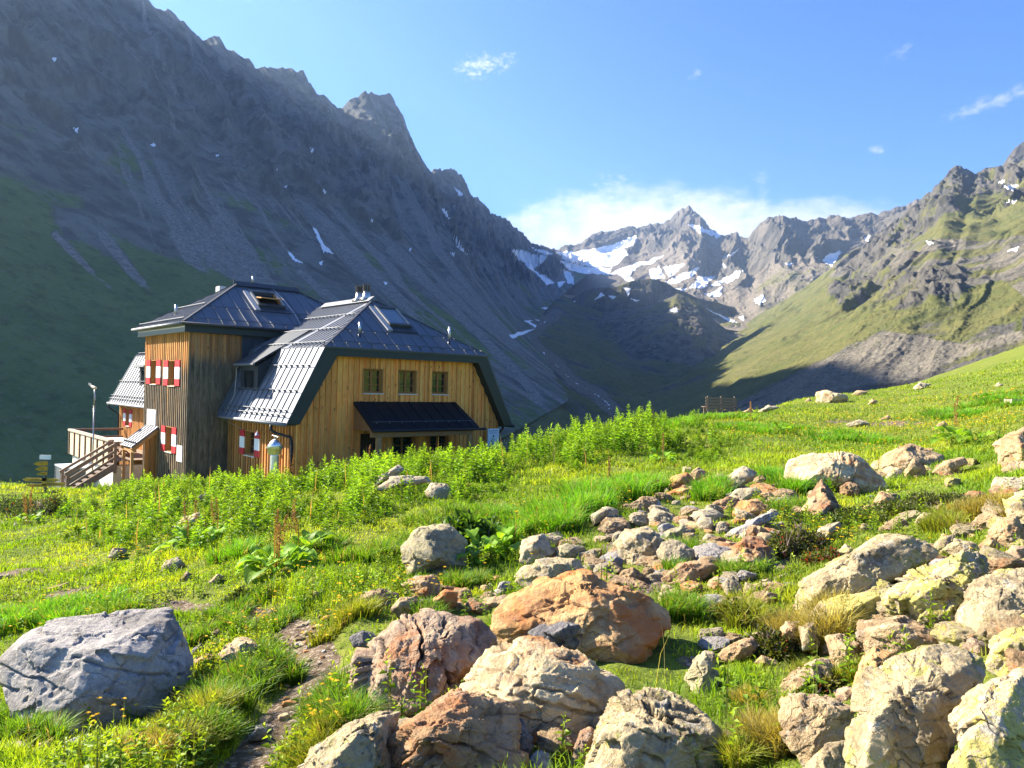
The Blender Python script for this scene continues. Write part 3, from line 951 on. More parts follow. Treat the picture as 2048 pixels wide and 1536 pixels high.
def coloured(name, rough=0.5, metal=0.0, spec=0.4, var=0.15, scale=6.0, bump=0.0):
    m = Mat(name, rough, spec)
    n = m.noise(m.coord(), scale, 6, 0.65)
    k = m.math('ADD', m.math('MULTIPLY', m.math('SUBTRACT', n, 0.5), var * 2), 1.0)
    mul = m.N.new('ShaderNodeVectorMath'); mul.operation = 'SCALE'
    m.put(mul.inputs[0], m.attr('Col', 'Color')); m.L.new(k, mul.inputs[3])
    m.color(mul.outputs[0]); m.metal(metal)
    m.rough(m.math('ADD', m.math('MULTIPLY', n, 0.25), rough - 0.12))
    if bump: m.bump(m.noise(m.coord(), scale * 0.5, 3, 0.5), bump, 0.02)
    return m.m


WOOD = wood_mat("larch_boards")
TIMBER = wood_mat("timber", (1, 0.25, 1), False)
PAINT = coloured("painted_wood", 0.55)
ROOFM = coloured("roof_sheet", 0.62, 0.45, 0.5, 0.12, 1.5, 0.12)
STEEL = coloured("bare_steel", 0.32, 0.85, 0.5, 0.2)
STONE = coloured("rubble_stone", 0.9, 0, 0.2, 0.35, 5.0, 0.8)


def glass_mat():
    m = Mat("window_glass", 0.04, 0.6)
    m.color((0.012, 0.016, 0.02)); m.b.inputs['IOR'].default_value = 1.6
    n = m.noise(m.coord(), 3.0, 2, 0.5); m.bump(n, 0.05, 0.02)
    return m.m


GLASS = glass_mat()
LARCH = (0.50, 0.265, 0.085)
DARKTRIM = (0.018, 0.028, 0.024)
ROOFC = (0.115, 0.128, 0.155)
RED = (0.50, 0.012, 0.02); WHITE = (0.80, 0.80, 0.80)

hut = empty("alpine_hut", tuple(HO), PHI)
tag(hut, "larch clad mountain hut with black standing seam roof and red and white shutters", "mountain hut")


def vary(c, k):
    f = 1 + k * (rng.random() - 0.5) * 2; h = k * 0.35 * (rng.random() - 0.5)
    return (min(1, c[0] * f * (1 + h)), min(1, c[1] * f), min(1, c[2] * f * (1 - h)))


def board_wall(name, origin, ax, nrm, x0, x1, zlo, top, holes=(), step=0.25, cover=0.11, col=LARCH, weather=None, parent=hut, lines=()):
    """boards with cover strips; ax: unit vector along the wall, nrm: outward; holes (xa,xb,za,zb); top(x)->z"""
    origin = np.array(origin, float); ax = np.array(ax, float); nrm = np.array(nrm, float)
    mb = MB()

    def piece(xa, xb, za, zb, d0, d1, c):
        zt = [top(xa), top(xb)]
        zb_ = [min(zb, t) for t in zt]
        if max(zb_) - za < 0.02: return
        zb_ = [max(z, za + 0.005) for z in zb_]
        V = []
        for d in (d0, d1):
            for x, z in ((xa, za), (xb, za), (xb, zb_[1]), (xa, zb_[0])):
                V.append(origin + ax * x + nrm * d + np.array([0, 0, z]))
        # extra vertices along the height so that weathering can vary
        w = [weather(p) if weather else 0.0 for p in V]
        mb.add(V, [(0, 1, 2, 3), (7, 6, 5, 4), (0, 4, 5, 1), (1, 5, 6, 2), (2, 6, 7, 3), (3, 7, 4, 0)], c, w)

    def strip(xa, xb, d0, d1, c):
        cuts = sorted({zlo, *lines, *[h[2] for h in holes], *[h[3] for h in holes], *(np.arange(zlo, 8, 0.55) if weather else ()), 99})
        mid = (xa + xb) / 2
        for za, zb in zip(cuts[:-1], cuts[1:]):
            zm = (za + min(zb, 50)) / 2
            if any(h[0] - 0.001 < mid < h[1] + 0.001 and h[2] - 0.001 < zm < h[3] + 0.001 for h in holes): continue
            piece(xa, xb, za, zb, d0, d1, c)
    xs = list(np.arange(x0, x1, step)) + [x1]
    edges = sorted(set(np.round(xs + [h[0] for h in holes] + [h[1] for h in holes], 4)))
    edges = [e for e in edges if x0 <= e <= x1]
    cc = {}
    for xa, xb in zip(edges[:-1], edges[1:]):
        if xb - xa < 0.004: continue
        k = int((xa - x0 + 1e-4) / step)
        c = cc.setdefault(k, vary(col, 0.30))
        strip(xa + 0.004, xb - 0.004, -0.06 - 0.002 * (k % 2), -0.008 + 0.004 * (k % 3), c)
    for x in xs:
        xa, xb = max(x - cover / 2, x0), min(x + cover / 2, x1)
        if xb - xa < 0.03: continue
        inside = [h for h in holes if h[0] - cover / 2 < x < h[1] + cover / 2]
        c = vary(col, 0.30)
        if not inside: strip(xa, xb, 0.002, 0.048, c)
        else:
            zs = zlo
            for h in sorted(inside, key=lambda q: q[2]):
                piece(xa, xb, zs, h[2], 0.002, 0.048, c); zs = h[3]
            piece(xa, xb, zs, 99, 0.002, 0.048, c)
    return mb.build(name, WOOD, parent)


def window(origin, ax, nrm, x0, x1, z0, z1, depth=0.16, shutters=False, parent=hut, sh_w=None, frame_c=(0.36, 0.17, 0.05), label=None, sill_c=(0.62, 0.60, 0.58)):
    origin = np.array(origin, float); ax = np.array(ax, float); nrm = np.array(nrm, float)
    P = lambda x, d, z: origin + ax * x + nrm * d + np.array([0, 0, z])
    def bx(mb, xa, xb, da, db, za, zb, c):
        V = [P(x, d, z) for z in (za, zb) for x, d in ((xa, da), (xb, da), (xb, db), (xa, db))]
        mb.add(V, [(0, 3, 2, 1), (4, 5, 6, 7), (0, 1, 5, 4), (1, 2, 6, 5), (2, 3, 7, 6), (3, 0, 4, 7)], c)
    rev = MB(); t = 0.03
    bx(rev, x0, x0 + t, -depth - 0.06, 0.042, z0, z1, LARCH); bx(rev, x1 - t, x1, -depth - 0.06, 0.042, z0, z1, LARCH)
    bx(rev, x0 + t, x1 - t, -depth - 0.06, 0.040, z1 - t, z1, LARCH); bx(rev, x0 + t, x1 - t, -depth - 0.06, 0.02, z0, z0 + t, LARCH)
    w = rev.build("window", TIMBER, parent)
    if label: w['label'] = label
    fr = MB(); a0, a1, b0, b1 = x0 + t, x1 - t, z0 + t, z1 - t; fw = 0.055; xm = (a0 + a1) / 2
    for xa, xb in ((a0, a0 + fw), (xm - 0.045, xm + 0.045), (a1 - fw, a1)): bx(fr, xa, xb, -depth - 0.05, -depth + 0.02, b0, b1, frame_c)
    for xa, xb in ((a0 + fw, xm - 0.045), (xm + 0.045, a1 - fw)):
        bx(fr, xa, xb, -depth - 0.05, -depth + 0.018, b0, b0 + fw, frame_c); bx(fr, xa, xb, -depth - 0.05, -depth + 0.018, b1 - fw, b1, frame_c)
        for k in (1 / 3, 2 / 3):
            zz = b0 + (b1 - b0) * k; bx(fr, xa, xb, -depth - 0.04, -depth + 0.01, zz - 0.012, zz + 0.012, frame_c)
    fr.build("frame", TIMBER, w)
    for xa, xb in ((a0 + 0.02, xm - 0.02), (xm + 0.02, a1 - 0.02)):
        g = MB(); bx(g, xa, xb, -depth - 0.03, -depth - 0.02, b0 + 0.02, b1 - 0.02, (0, 0, 0)); g.build("pane", GLASS, w)
    si = MB(); bx(si, x0 - 0.03, x1 + 0.03, -depth + 0.03, 0.09, z0 - 0.035, z0 - 0.004, sill_c); si.build("sill", PAINT, w)
    if shutters:
        sw = sh_w or (x1 - x0) * 0.5
        for xa, xb in ((x0 - sw, x0 - 0.015), (x1 + 0.015, x1 + sw)):
            s = MB(); h = z1 - z0; q = [z0, z0 + h * 0.27, z0 + h * 0.73, z1]
            for za, zb, c in zip(q[:-1], q[1:], (RED, WHITE, RED)): bx(s, xa, xb, 0.045, 0.085, za, zb, c)
            s.build("shutter", PAINT, w)
    return w


def roof_sheet(name, poly, seam_dir, spacing=0.5, t=0.07, parent=hut, col=ROOFC, start=0.3, guards=(), skip=None, eave_cut=0.0):
    """poly: 3D points of the sheet (counter clockwise seen from outside); seam_dir: vector up the slope in the sheet"""
    P = np.array(poly, float)
    n = np.cross(P[1] - P[0], P[2] - P[0]); n /= np.linalg.norm(n)
    if n[2] < 0: n = -n
    d = np.array(seam_dir, float); d -= n * (d @ n); d /= np.linalg.norm(d)
    s = np.cross(d, n)
    o = P[0]
    Q = np.stack([(P - o) @ s, (P - o) @ d], 1)
    mb = MB(); mb.slab(P - n * t, n * t, col)

    def span(axis, val):
        out = []
        m = len(Q)
        for i in range(m):
            a, b = Q[i], Q[(i + 1) % m]
            if (a[axis] - val) * (b[axis] - val) < 0:
                k = (val - a[axis]) / (b[axis] - a[axis]); out.append(a[1 - axis] + k * (b[1 - axis] - a[1 - axis]))
        out.sort(); return [(out[i], out[i + 1]) for i in range(0, len(out) - 1, 2)]
    xs = np.arange(Q[:, 0].min() + start, Q[:, 0].max(), spacing)
    seams = []
    for x in xs:
        for a, b in span(0, x):
            if b - a < 0.12: continue
            segs = [(a + 0.02, b - 0.02)]
            if skip:
                for (sx0, sx1, sy0, sy1) in skip:
                    new = []
                    for p, q in segs:
                        if sx0 < x < sx1:
                            if p < sy0: new.append((p, min(q, sy0)))
                            if q > sy1: new.append((max(p, sy1), q))
                        else: new.append((p, q))
                    segs = [g for g in new if g[1] - g[0] > 0.08]
            for p, q in segs:
                mb.bar(o + s * x + d * p + n * 0.014, o + s * x + d * q + n * 0.014, 0.03, 0.04, tuple(min(1, c * 1.25) for c in col), up=n)
                seams.append((x, p, q))
    r = mb.build(name, ROOFM, parent)
    for gy in guards:
        g = MB()
        for a, b in span(1, gy):
            g.tube([o + s * (a + 0.1) + d * gy + n * 0.11, o + s * (b - 0.1) + d * gy + n * 0.11], 0.017, (0.09, 0.10, 0.12), 6)
            for x, p, q in seams:
                if p < gy < q and a < x < b:
                    g.box_at = None
                    c0 = o + s * x + d * gy
                    g.bar(c0 + n * 0.06 - d * 0.025, c0 + n * 0.06 + d * 0.025, 0.03, 0.09, (0.12, 0.13, 0.15), up=n)
        if g.v: g.build("snow_guard", ROOFM, r)
    return r, (o, s, d, n)


def build_hut():
    W = 9.6; L = 23.4; Zs = -2.7
    eu, ez, bu, bz, rz, ru = -0.55, 1.93, 0.85, 4.72, 7.02, 4.78
    re_u, rb_u = 10.15, 8.62
    vs = -0.42; hv = 2.86                                            # verge plane and near end of the ridge
    vt, vw, ut = 6.37, 5.97, -1.7
    # ---- gable wall
    def topf(x):
        a = 2.0 + (x - 0.10) * (bz - 0.12 - 2.0) / (bu - 0.1) if x < bu else 99
        b = 2.0 + (9.6 - x) * (bz - 0.12 - 2.0) / (9.6 - rb_u) if x > rb_u else 99
        return max(1.9, min(a, b, bz - 0.14))
    fw = [(2.70, 3.60, 3.02, 3.99), (4.32, 5.19, 3.02, 3.99), (5.93, 6.78, 3.02, 3.99)]
    pw = [(4.10, 5.22, 0.15, 1.33), (5.9, 6.9, 0.15, 1.33)]
    door = (2.66, 3.42, -1.0, 1.45)
    wz = lambda p: 0.12 + 0.25 * smooth(np.array([p[2]]), 3.9, 4.6)[0] * 0.0
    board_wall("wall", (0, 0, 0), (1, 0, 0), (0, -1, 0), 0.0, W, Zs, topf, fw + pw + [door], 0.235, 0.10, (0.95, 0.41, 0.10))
    for q in fw: window((0, 0, 0), (1, 0, 0), (0, -1, 0), *q)
    for q in pw: window((0, 0, 0), (1, 0, 0), (0, -1, 0), *q, label="ground floor window in the shade of the porch")
    d = MB(); d.box((2.66, 0.10, -1.0), (3.42, 0.16, 1.45), (0.05, 0.035, 0.02)); do = d.build("door", TIMBER, hut)
    # ---- left wall in two lengths and the other walls
    lw = (3.48, 4.48, 0.39, 1.39)
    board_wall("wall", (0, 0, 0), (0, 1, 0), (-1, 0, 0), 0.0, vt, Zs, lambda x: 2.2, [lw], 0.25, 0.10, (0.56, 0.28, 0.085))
    window((0, 0, 0), (0, 1, 0), (-1, 0, 0), *lw, shutters=True, sh_w=0.48)
    fwn = (21.2, 21.95, 0.62, 1.60)
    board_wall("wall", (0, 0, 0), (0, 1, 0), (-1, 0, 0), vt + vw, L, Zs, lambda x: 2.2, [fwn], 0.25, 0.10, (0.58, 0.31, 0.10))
    window((0, 0, 0), (0, 1, 0), (-1, 0, 0), *fwn, shutters=True, sh_w=0.5)
    board_wall("wall", (W, 0, 0), (0, 1, 0), (1, 0, 0), 0.0, L, Zs, lambda x: 2.2, [], 0.25, 0.10)
    board_wall("wall", (0, L, 0), (1, 0, 0), (0, 1, 0), 0.0, W, Zs, topf, [], 0.235, 0.10)
    # ---- tower
    tw = [(7.93, 8.82, 3.10, 4.20), (10.50, 11.38, 3.14, 4.24), (8.10, 8.98, 0.24, 1.33)]
    wf = lambda p: float(np.clip(1.0 - smooth(np.array([p[2]]), 3.6, 5.3)[0] * 1.0, 0, 1)) * 0.80 + 0.02
    wl = lambda p: float(np.clip(1.0 - smooth(np.array([p[2]]), 3.3, 5.3)[0] * 1.1, 0, 1)) * 0.72
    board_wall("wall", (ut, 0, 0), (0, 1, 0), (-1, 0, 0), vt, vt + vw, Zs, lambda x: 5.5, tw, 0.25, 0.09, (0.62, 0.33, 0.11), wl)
    for q in tw: window((ut, 0, 0), (0, 1, 0), (-1, 0, 0), *q, shutters=True, sh_w=0.62 if q[2] > 2 else 0.55)
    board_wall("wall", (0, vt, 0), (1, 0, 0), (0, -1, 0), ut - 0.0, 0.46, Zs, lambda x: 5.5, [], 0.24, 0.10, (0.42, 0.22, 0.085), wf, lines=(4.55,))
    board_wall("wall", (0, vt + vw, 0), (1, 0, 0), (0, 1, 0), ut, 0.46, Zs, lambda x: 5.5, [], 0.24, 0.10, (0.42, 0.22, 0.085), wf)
    cl = MB()
    for x in np.arange(0.47, 7.6, 0.5):
        cl.box((x, vt - 0.012, 2.0), (min(x + 0.49, 7.6), vt + 0.05, 5.5), vary((0.035, 0.045, 0.06), 0.1)); cl.box((x - 0.012, vt - 0.03, 2.0), (x + 0.008, vt + 0.02, 5.5), (0.05, 0.06, 0.08))
    cl.box((0.47, vt + vw - 0.05, 2.0), (7.6, vt + vw + 0.012, 5.5), (0.04, 0.05, 0.06)); cl.box((7.55, vt + 0.06, 2.0), (7.61, vt + vw - 0.06, 5.5), (0.04, 0.05, 0.06))
    cl.build("cladding", ROOFM, hut)
    # white panels on the tower
    p = MB(); p.box((ut - 0.075, 10.45, 1.27), (ut - 0.045, 11.7, 1.98), (0.8, 0.8, 0.8)); p.build("notice_panel", PAINT, hut)
    p = MB(); p.box((ut - 0.075, 6.75, -0.05), (ut - 0.045, 7.40, 0.62), (0.8, 0.8, 0.78)); p.build("notice_panel", PAINT, hut)
    # ---- main roof: lower steep slopes, upper slopes, hips at both ends
    ve = L + 0.4; hf = L - hv
    lower_l = [(eu, vs, ez), (bu, vs, bz), (bu, vt, bz), (eu, vt, ez)]
    roof_sheet("roof", lower_l[::-1], (1, 0, 2), 0.48, guards=(0.25, 0.45, 1.25, 2.3), start=0.12)
    roof_sheet("roof", [(eu, vt + vw, ez), (eu, ve, ez), (bu, ve, bz), (bu, vt + vw, bz)], (1, 0, 2), 0.5, guards=(0.25, 0.45, 1.4), start=0.2)
    roof_sheet("roof", [(re_u, vs, ez - 0.2), (re_u, ve, ez - 0.2), (rb_u, ve, bz), (rb_u, vs, bz)], (-1, 0, 2), 0.5, guards=(0.3,))
    roof_sheet("roof", [(bu - 0.03, vs - 0.06, bz), (ru, hv, rz), (ru, hf, rz), (bu - 0.03, ve, bz)][::-1], (1, 0, 0.6), 0.33, guards=(0.22, 1.5, 2.9), start=0.15)
    roof_sheet("roof", [(rb_u + 0.03, vs - 0.06, bz), (rb_u + 0.03, ve, bz), (ru, hf, rz), (ru, hv, rz)], (-1, 0, 0.6), 0.5, guards=(0.3,))
    hip, fr = roof_sheet("roof", [(bu - 0.03, vs - 0.06, bz), (rb_u + 0.03, vs - 0.06, bz), (ru, hv, rz)], (0, 1, 0.7), 0.56, guards=(0.26, 1.15), start=0.42, skip=[(3.55, 4.75, 1.1, 3.3)])
    roof_sheet("roof", [(rb_u + 0.03, ve, bz), (bu - 0.03, ve, bz), (ru, hf, rz)], (0, -1, 0.7), 0.56)
    rc = MB()
    rc.slab([(ru - 0.28, hv - 0.10, rz - 0.06), (ru, hv - 0.10, rz + 0.17), (ru + 0.28, hv - 0.10, rz - 0.06)], (0, 4.45, 0), (0.13, 0.14, 0.17)); rc.build("ridge_cap", ROOFM, hut)
    hc = MB()
    for a in ((bu, vs, bz), (rb_u, vs, bz)):
        hc = MB(); hc.bar((a[0], a[1], a[2] + 0.02), (ru, hv, rz + 0.03), 0.11, 0.05, (0.05, 0.055, 0.07)); hc.build("hip_cap", ROOFM, hut)
    # verge boards: dark green band round the gable
    vb = MB(); t = (0, 0.05, 0)
    dl = np.array([bu - eu, 0, bz - ez]); dl = dl / np.linalg.norm(dl); nl = np.array([dl[2], 0, -dl[0]])
    off = nl * 0.48
    def q3(p): return (p[0], vs + 0.0, p[2])
    A = np.array([eu, vs, ez - 0.05]); B = np.array([bu, vs, bz - 0.05])
    vb.slab([q3(A), q3(A + np.array([0.5, 0, 0])), q3(B + np.array([0.52, 0, -0.28])), q3(B)], t, DARKTRIM)
    A2 = np.array([re_u, vs, ez - 0.25]); B2 = np.array([rb_u, vs, bz - 0.05])
    vb.slab([q3(A2 - np.array([0.5, 0, 0])), q3(A2), q3(B2), q3(B2 + np.array([-0.52, 0, -0.28]))], t, DARKTRIM)
    vb.slab([(bu + 0.52, vs + 0.002, bz - 0.33), (rb_u - 0.52, vs + 0.002, bz - 0.33), (rb_u - 0.001, vs + 0.002, bz - 0.05), (bu + 0.001, vs + 0.002, bz - 0.05)], t, DARKTRIM)
    vb.build("verge_board", PAINT, hut)
    so = MB()
    so.slab([(eu + 0.45, vs + 0.06, ez - 0.08), (bu + 0.5, vs + 0.06, bz - 0.36), (bu + 0.5, -0.01, bz - 0.36), (eu + 0.45, -0.01, ez - 0.08)], (0.03, 0, 0.03), DARKTRIM)
    so.slab([(re_u - 0.45, vs + 0.06, ez - 0.28), (re_u - 0.45, -0.01, ez - 0.28), (rb_u - 0.5, -0.01, bz - 0.36), (rb_u - 0.5, vs + 0.06, bz - 0.36)], (-0.03, 0, 0.03), DARKTRIM)
    so.box((bu + 0.4, vs + 0.06, bz - 0.22), (rb_u - 0.4, -0.01, bz - 0.18), DARKTRIM)
    so.box((eu + 0.05, 0.0, ez - 0.12), (0.05, vt - 0.03, ez - 0.06), DARKTRIM); so.box((eu + 0.05, vt + vw + 0.03, ez - 0.12), (0.05, L, ez - 0.06), DARKTRIM)
    so.box((W - 0.05, 0.0, ez - 0.32), (re_u - 0.05, L, ez - 0.26), DARKTRIM)
    so.build("soffit", PAINT, hut)
    # gutters and down pipes
    g = MB(); g.tube([(eu - 0.06, vs - 0.02, ez - 0.07), (eu - 0.06, vt - 0.45, ez - 0.05)], 0.065, (0.14, 0.15, 0.17), 10); g.build("gutter", ROOFM, hut, True)
    g = MB(); g.tube([(eu - 0.06, vt + vw, ez - 0.07), (eu - 0.06, ve, ez - 0.05)], 0.065, (0.14, 0.15, 0.17), 10); g.build("gutter", ROOFM, hut, True)
    g = MB(); g.tube([(re_u + 0.05, vs - 0.05, ez - 0.28), (re_u + 0.05, ve, ez - 0.26)], 0.065, (0.05, 0.05, 0.06), 10); g.build("gutter", ROOFM, hut, True)
    dp = MB(); dp.tube([(eu - 0.06, 0.75, ez - 0.1), (eu - 0.06, 0.75, ez - 0.3), (eu + 0.06, 0.62, ez - 0.42), (-0.12, 0.16, ez - 0.55), (-0.10, 0.10, ez - 0.75), (-0.10, 0.10, -2.0)], 0.052, (0.03, 0.032, 0.036), 10); dp.build("downpipe", ROOFM, hut, True)
    dp = MB(); dp.tube([(re_u + 0.05, 0.3, ez - 0.3), (re_u + 0.05, 0.3, ez - 0.45), (W + 0.15, 0.15, ez - 0.75), (W + 0.10, 0.1, -2.0)], 0.052, (0.03, 0.032, 0.036), 10); dp.build("downpipe", ROOFM, hut, True)
    dp = MB(); dp.tube([(eu - 0.06, ve - 0.25, ez - 0.1), (eu - 0.06, ve - 0.25, ez - 0.3), (-0.12, L - 0.12, ez - 0.7), (-0.10, L - 0.1, -2.0)], 0.052, (0.03, 0.032, 0.036), 10); dp.build("downpipe", ROOFM, hut, True)
    # ---- tower roof
    o = 0.42; te = 5.72; tr = 7.9; vm = vt + vw / 2; ra, rb = 1.35, 4.25; ul, ur = ut - o, 7.75
    f0, f1 = vt - o, vt + vw + o
    roof_sheet("roof", [(ul, f0, te), (ur, f0, te), (rb, vm, tr), (ra, vm, tr)], (0, 1, 0.65), 0.56, guards=(0.22, 1.35), start=0.5, skip=[(3.35, 4.85, 1.0, 3.4)])
    roof_sheet("roof", [(ur, f1, te), (ul, f1, te), (ra, vm, tr), (rb, vm, tr)], (0, -1, 0.65), 0.56, guards=(0.22,))
    roof_sheet("roof", [(ul, f1, te), (ul, f0, te), (ra, vm, tr)], (1, 0, 0.6), 0.34, guards=(0.22, 1.7), start=0.2)
    roof_sheet("roof", [(ur, f0, te), (ur, f1, te), (rb, vm, tr)], (-1, 0, 0.6), 0.56)
    r = MB()
    r.slab([(ra - 0.12, vm - 0.26, tr - 0.07), (ra - 0.12, vm + 0.26, tr - 0.07), (ra - 0.12, vm, tr + 0.16)], (rb - ra + 0.24, 0, 0), (0.05, 0.055, 0.07))
    r.tube([(ra - 0.13, vm, tr - 0.05), (ra - 0.13, vm, tr + 0.24)], 0.05, (0.09, 0.09, 0.1), 8); r.tube([(rb + 0.13, vm, tr - 0.05), (rb + 0.13, vm, tr + 0.24)], 0.05, (0.09, 0.09, 0.1), 8)
    r.build("ridge_cap", ROOFM, hut)
    for a in ((ul, f0), (ul, f1)):
        hcm = MB(); hcm.bar((a[0], a[1], te + 0.02), (ra, vm, tr + 0.03), 0.10, 0.05, (0.05, 0.055, 0.07)); hcm.build("hip_cap", ROOFM, hut)
    for a in ((ur, f0), (ur, f1)):
        hcm = MB(); hcm.bar((a[0], a[1], te + 0.02), (rb, vm, tr + 0.03), 0.10, 0.05, (0.05, 0.055, 0.07)); hcm.build("hip_cap", ROOFM, hut)
    fa = MB()
    fa.box((ut - 0.30, vt - 0.30, 5.33), (ur - 0.12, vt - 0.05, 5.64), DARKTRIM); fa.box((ut - 0.30, vt + vw + 0.05, 5.33), (ur - 0.12, vt + vw + 0.3, 5.64), DARKTRIM)
    fa.box((ut - 0.302, vt - 0.298, 5.335), (ut - 0.05, vt + vw + 0.298, 5.638), (0.22, 0.23, 0.22)); fa.box((ur - 0.37, vt - 0.05, 5.33), (ur - 0.12, vt + vw + 0.05, 5.64), DARKTRIM)
    fa.build("fascia", PAINT, hut)
    g = MB(); g.tube([(ul - 0.05, f0 - 0.05, te - 0.06), (ul - 0.05, f1 + 0.2, te - 0.05)], 0.06, (0.16, 0.17, 0.19), 10); g.build("gutter", ROOFM, hut, True)
    g = MB(); g.tube([(ul - 0.05, f0 - 0.05, te - 0.06), (3.4, f0 - 0.05, te - 0.06)], 0.06, (0.04, 0.045, 0.055), 10); g.build("gutter", ROOFM, hut, True)
    # ---- dormers on the steep slope
    def dormer(v0, v1, side):
        b = MB(); uf = -0.02; zb, zt = 2.75, 4.02; c = (0.03, 0.038, 0.05)
        b.slab([(uf, v0, zb), (uf, v0, zt), (1.2, v0, 4.75), (0.9, v0, zb)], (0, 0.08, 0), c); b.slab([(uf, v1 - 0.08, zb), (uf, v1 - 0.08, zt), (1.2, v1 - 0.08, 4.75), (0.9, v1 - 0.08, zb)], (0, 0.08, 0), c)
        b.box((uf, v0 + 0.081, zb), (uf + 0.06, v0 + 0.34, zt), (0.022, 0.027, 0.034)); b.box((uf, v1 - 0.34, zb), (uf + 0.06, v1 - 0.081, zt), (0.022, 0.027, 0.034))
        b.box((uf, v0 + 0.341, zt - 0.2), (uf + 0.06, v1 - 0.341, zt), c)
        b.slab([(uf - 0.2, v0 - 0.15, zt + 0.02), (uf - 0.2, v1 + 0.15, zt + 0.02), (2.2, v1 + 0.15, 5.56), (2.2, v0 - 0.15, 5.56)], (0, 0, 0.08), c)
        dm = b.build("dormer", ROOFM, hut)
        p_ = MB(); p_.box((uf + 0.03, v0 + 0.34, zb), (uf + 0.05, v1 - 0.34, zt - 0.2), (0, 0, 0)); p_.build("pane", GLASS, dm)
        f_ = MB(); f_.box((uf - 0.01, v0 + 0.34, zb - 0.02), (uf + 0.029, v1 - 0.34, zb + 0.06), (0.05, 0.05, 0.05)); f_.build("frame", PAINT, dm)
        gg = MB(); gg.tube([(uf - 0.24, v0 - 0.15, zt + 0.02), (uf - 0.24, v1 + 0.15, zt + 0.02)], 0.05, (0.12, 0.13, 0.15), 8); gg.build("gutter", ROOFM, dm)
    dormer(3.45, 5.15, 1); dormer(18.0, 19.6, 1)
    # ---- roof windows
    def skylight(o, s, d, n, x0, x1, y0, y1, opened, label):
        P = lambda x, y, h: o + s * x + d * y + n * h
        b = MB()
        fc = (0.26, 0.25, 0.23)
        def pb(mb, xa, xb, ya, yb, ha, hb, c):
            V = [P(x, y, h) for h in (ha, hb) for x, y in ((xa, ya), (xb, ya), (xb, yb), (xa, yb))]
            mb.add(V, [(0, 3, 2, 1), (4, 5, 6, 7), (0, 1, 5, 4), (1, 2, 6, 5), (2, 3, 7, 6), (3, 0, 4, 7)], c)
        pb(b, x0 - 0.35, x0 - 0.12, y0 - 0.5, y1 + 0.12, -0.02, 0.10, (0.30, 0.30, 0.31)); pb(b, x0 - 0.1, x0, y0, y1, -0.02, 0.16, fc); pb(b, x1, x1 + 0.1, y0, y1, -0.02, 0.16, fc)
        pb(b, x0 - 0.1, x1 + 0.1, y1 + 0.001, y1 + 0.12, -0.02, 0.17, (0.05, 0.06, 0.07)); pb(b, x0 - 0.1, x1 + 0.1, y0 - 0.14, y0 - 0.001, -0.02, 0.17, (0.04, 0.045, 0.05))
        pb(b, x0 - 0.2, x1 + 0.25, y0 - 0.5, y0 - 0.141, -0.02, 0.05, (0.03, 0.033, 0.04))
        w = b.build("skylight", PAINT, hut); w['label'] = label
        g_ = MB()
        if not opened:
            pb(g_, x0 + 0.001, x1 - 0.001, y0, y1, 0.08, 0.11, (0, 0, 0)); m_ = Mat("roof_window_glass", 0.12, 0.6); m_.color((0.10, 0.13, 0.17)); g_.build("pane", m_.m, w)
        else:
            ym = (y0 + y1) / 2
            i_ = MB(); pb(i_, x0 + 0.001, x1 - 0.001, y0, y1, -0.015, 0.0, (0.10, 0.05, 0.02)); pb(i_, x0 + 0.001, x0 + 0.05, y0, y1, 0.001, 0.12, (0.6, 0.33, 0.12)); pb(i_, x1 - 0.05, x1 - 0.001, y0, y1, 0.001, 0.12, (0.5, 0.26, 0.09)); pb(i_, x0 + 0.051, x1 - 0.051, y0, y0 + 0.1, 0.001, 0.1, (0.6, 0.35, 0.13))
            i_.build("lining", TIMBER, w)
            a0 = P(x0, ym - 0.42, 0.62 * 0.5); V = []
            sa = MB(); tilt = 0.45
            def sp(x, k, h): return P(x, ym + k * math.cos(tilt) * 1.0, 0.14 - k * math.sin(tilt) + h)
            for xa, xb, ka, kb, c in ((x0 + 0.04, x0 + 0.13, -0.5, 0.5, (0.6, 0.34, 0.13)), (x1 - 0.13, x1 - 0.04, -0.5, 0.5, (0.6, 0.34, 0.13)), (x0 + 0.13, x1 - 0.13, -0.5, -0.4, (0.62, 0.36, 0.14)), (x0 + 0.13, x1 - 0.13, 0.4, 0.5, (0.5, 0.28, 0.1))):
                V = [sp(x, k, h) for h in (0, 0.06) for x, k in ((xa, ka), (xb, ka), (xb, kb), (xa, kb))]
                sa.add(V, [(0, 3, 2, 1), (4, 5, 6, 7), (0, 1, 5, 4), (1, 2, 6, 5), (2, 3, 7, 6), (3, 0, 4, 7)], c)
            sa.build("sash", TIMBER, w)
            V = [sp(x, k, h) for h in (0.02, 0.035) for x, k in ((x0 + 0.13, -0.4), (x1 - 0.13, -0.4), (x1 - 0.13, 0.4), (x0 + 0.13, 0.4))]
            g_.add(V, [(0, 3, 2, 1), (4, 5, 6, 7), (0, 1, 5, 4), (1, 2, 6, 5), (2, 3, 7, 6), (3, 0, 4, 7)], (0, 0, 0)); g_.build("pane", GLASS, w)
    def frame_of(p0, p1, p2, sd):
        n = np.cross(np.array(p1) - p0, np.array(p2) - np.array(p0)); n /= np.linalg.norm(n)
        if n[2] < 0: n = -n
        d = np.array(sd, float); d -= n * (d @ n); d /= np.linalg.norm(d); return np.array(p0, float), np.cross(d, n), d, n
    F1 = frame_of((0, f0, te), (1, f0, te), (ra, vm, tr), (0, 1, 0.65))
    yl = lambda v, z, v0, z0: math.hypot(v - v0, z - z0)
    skylight(*F1, 1.72, 2.82, yl(7.62, 6.78, f0, te), yl(8.6, 7.41, f0, te), True, "tilted open roof window with wooden sash in the tower roof")
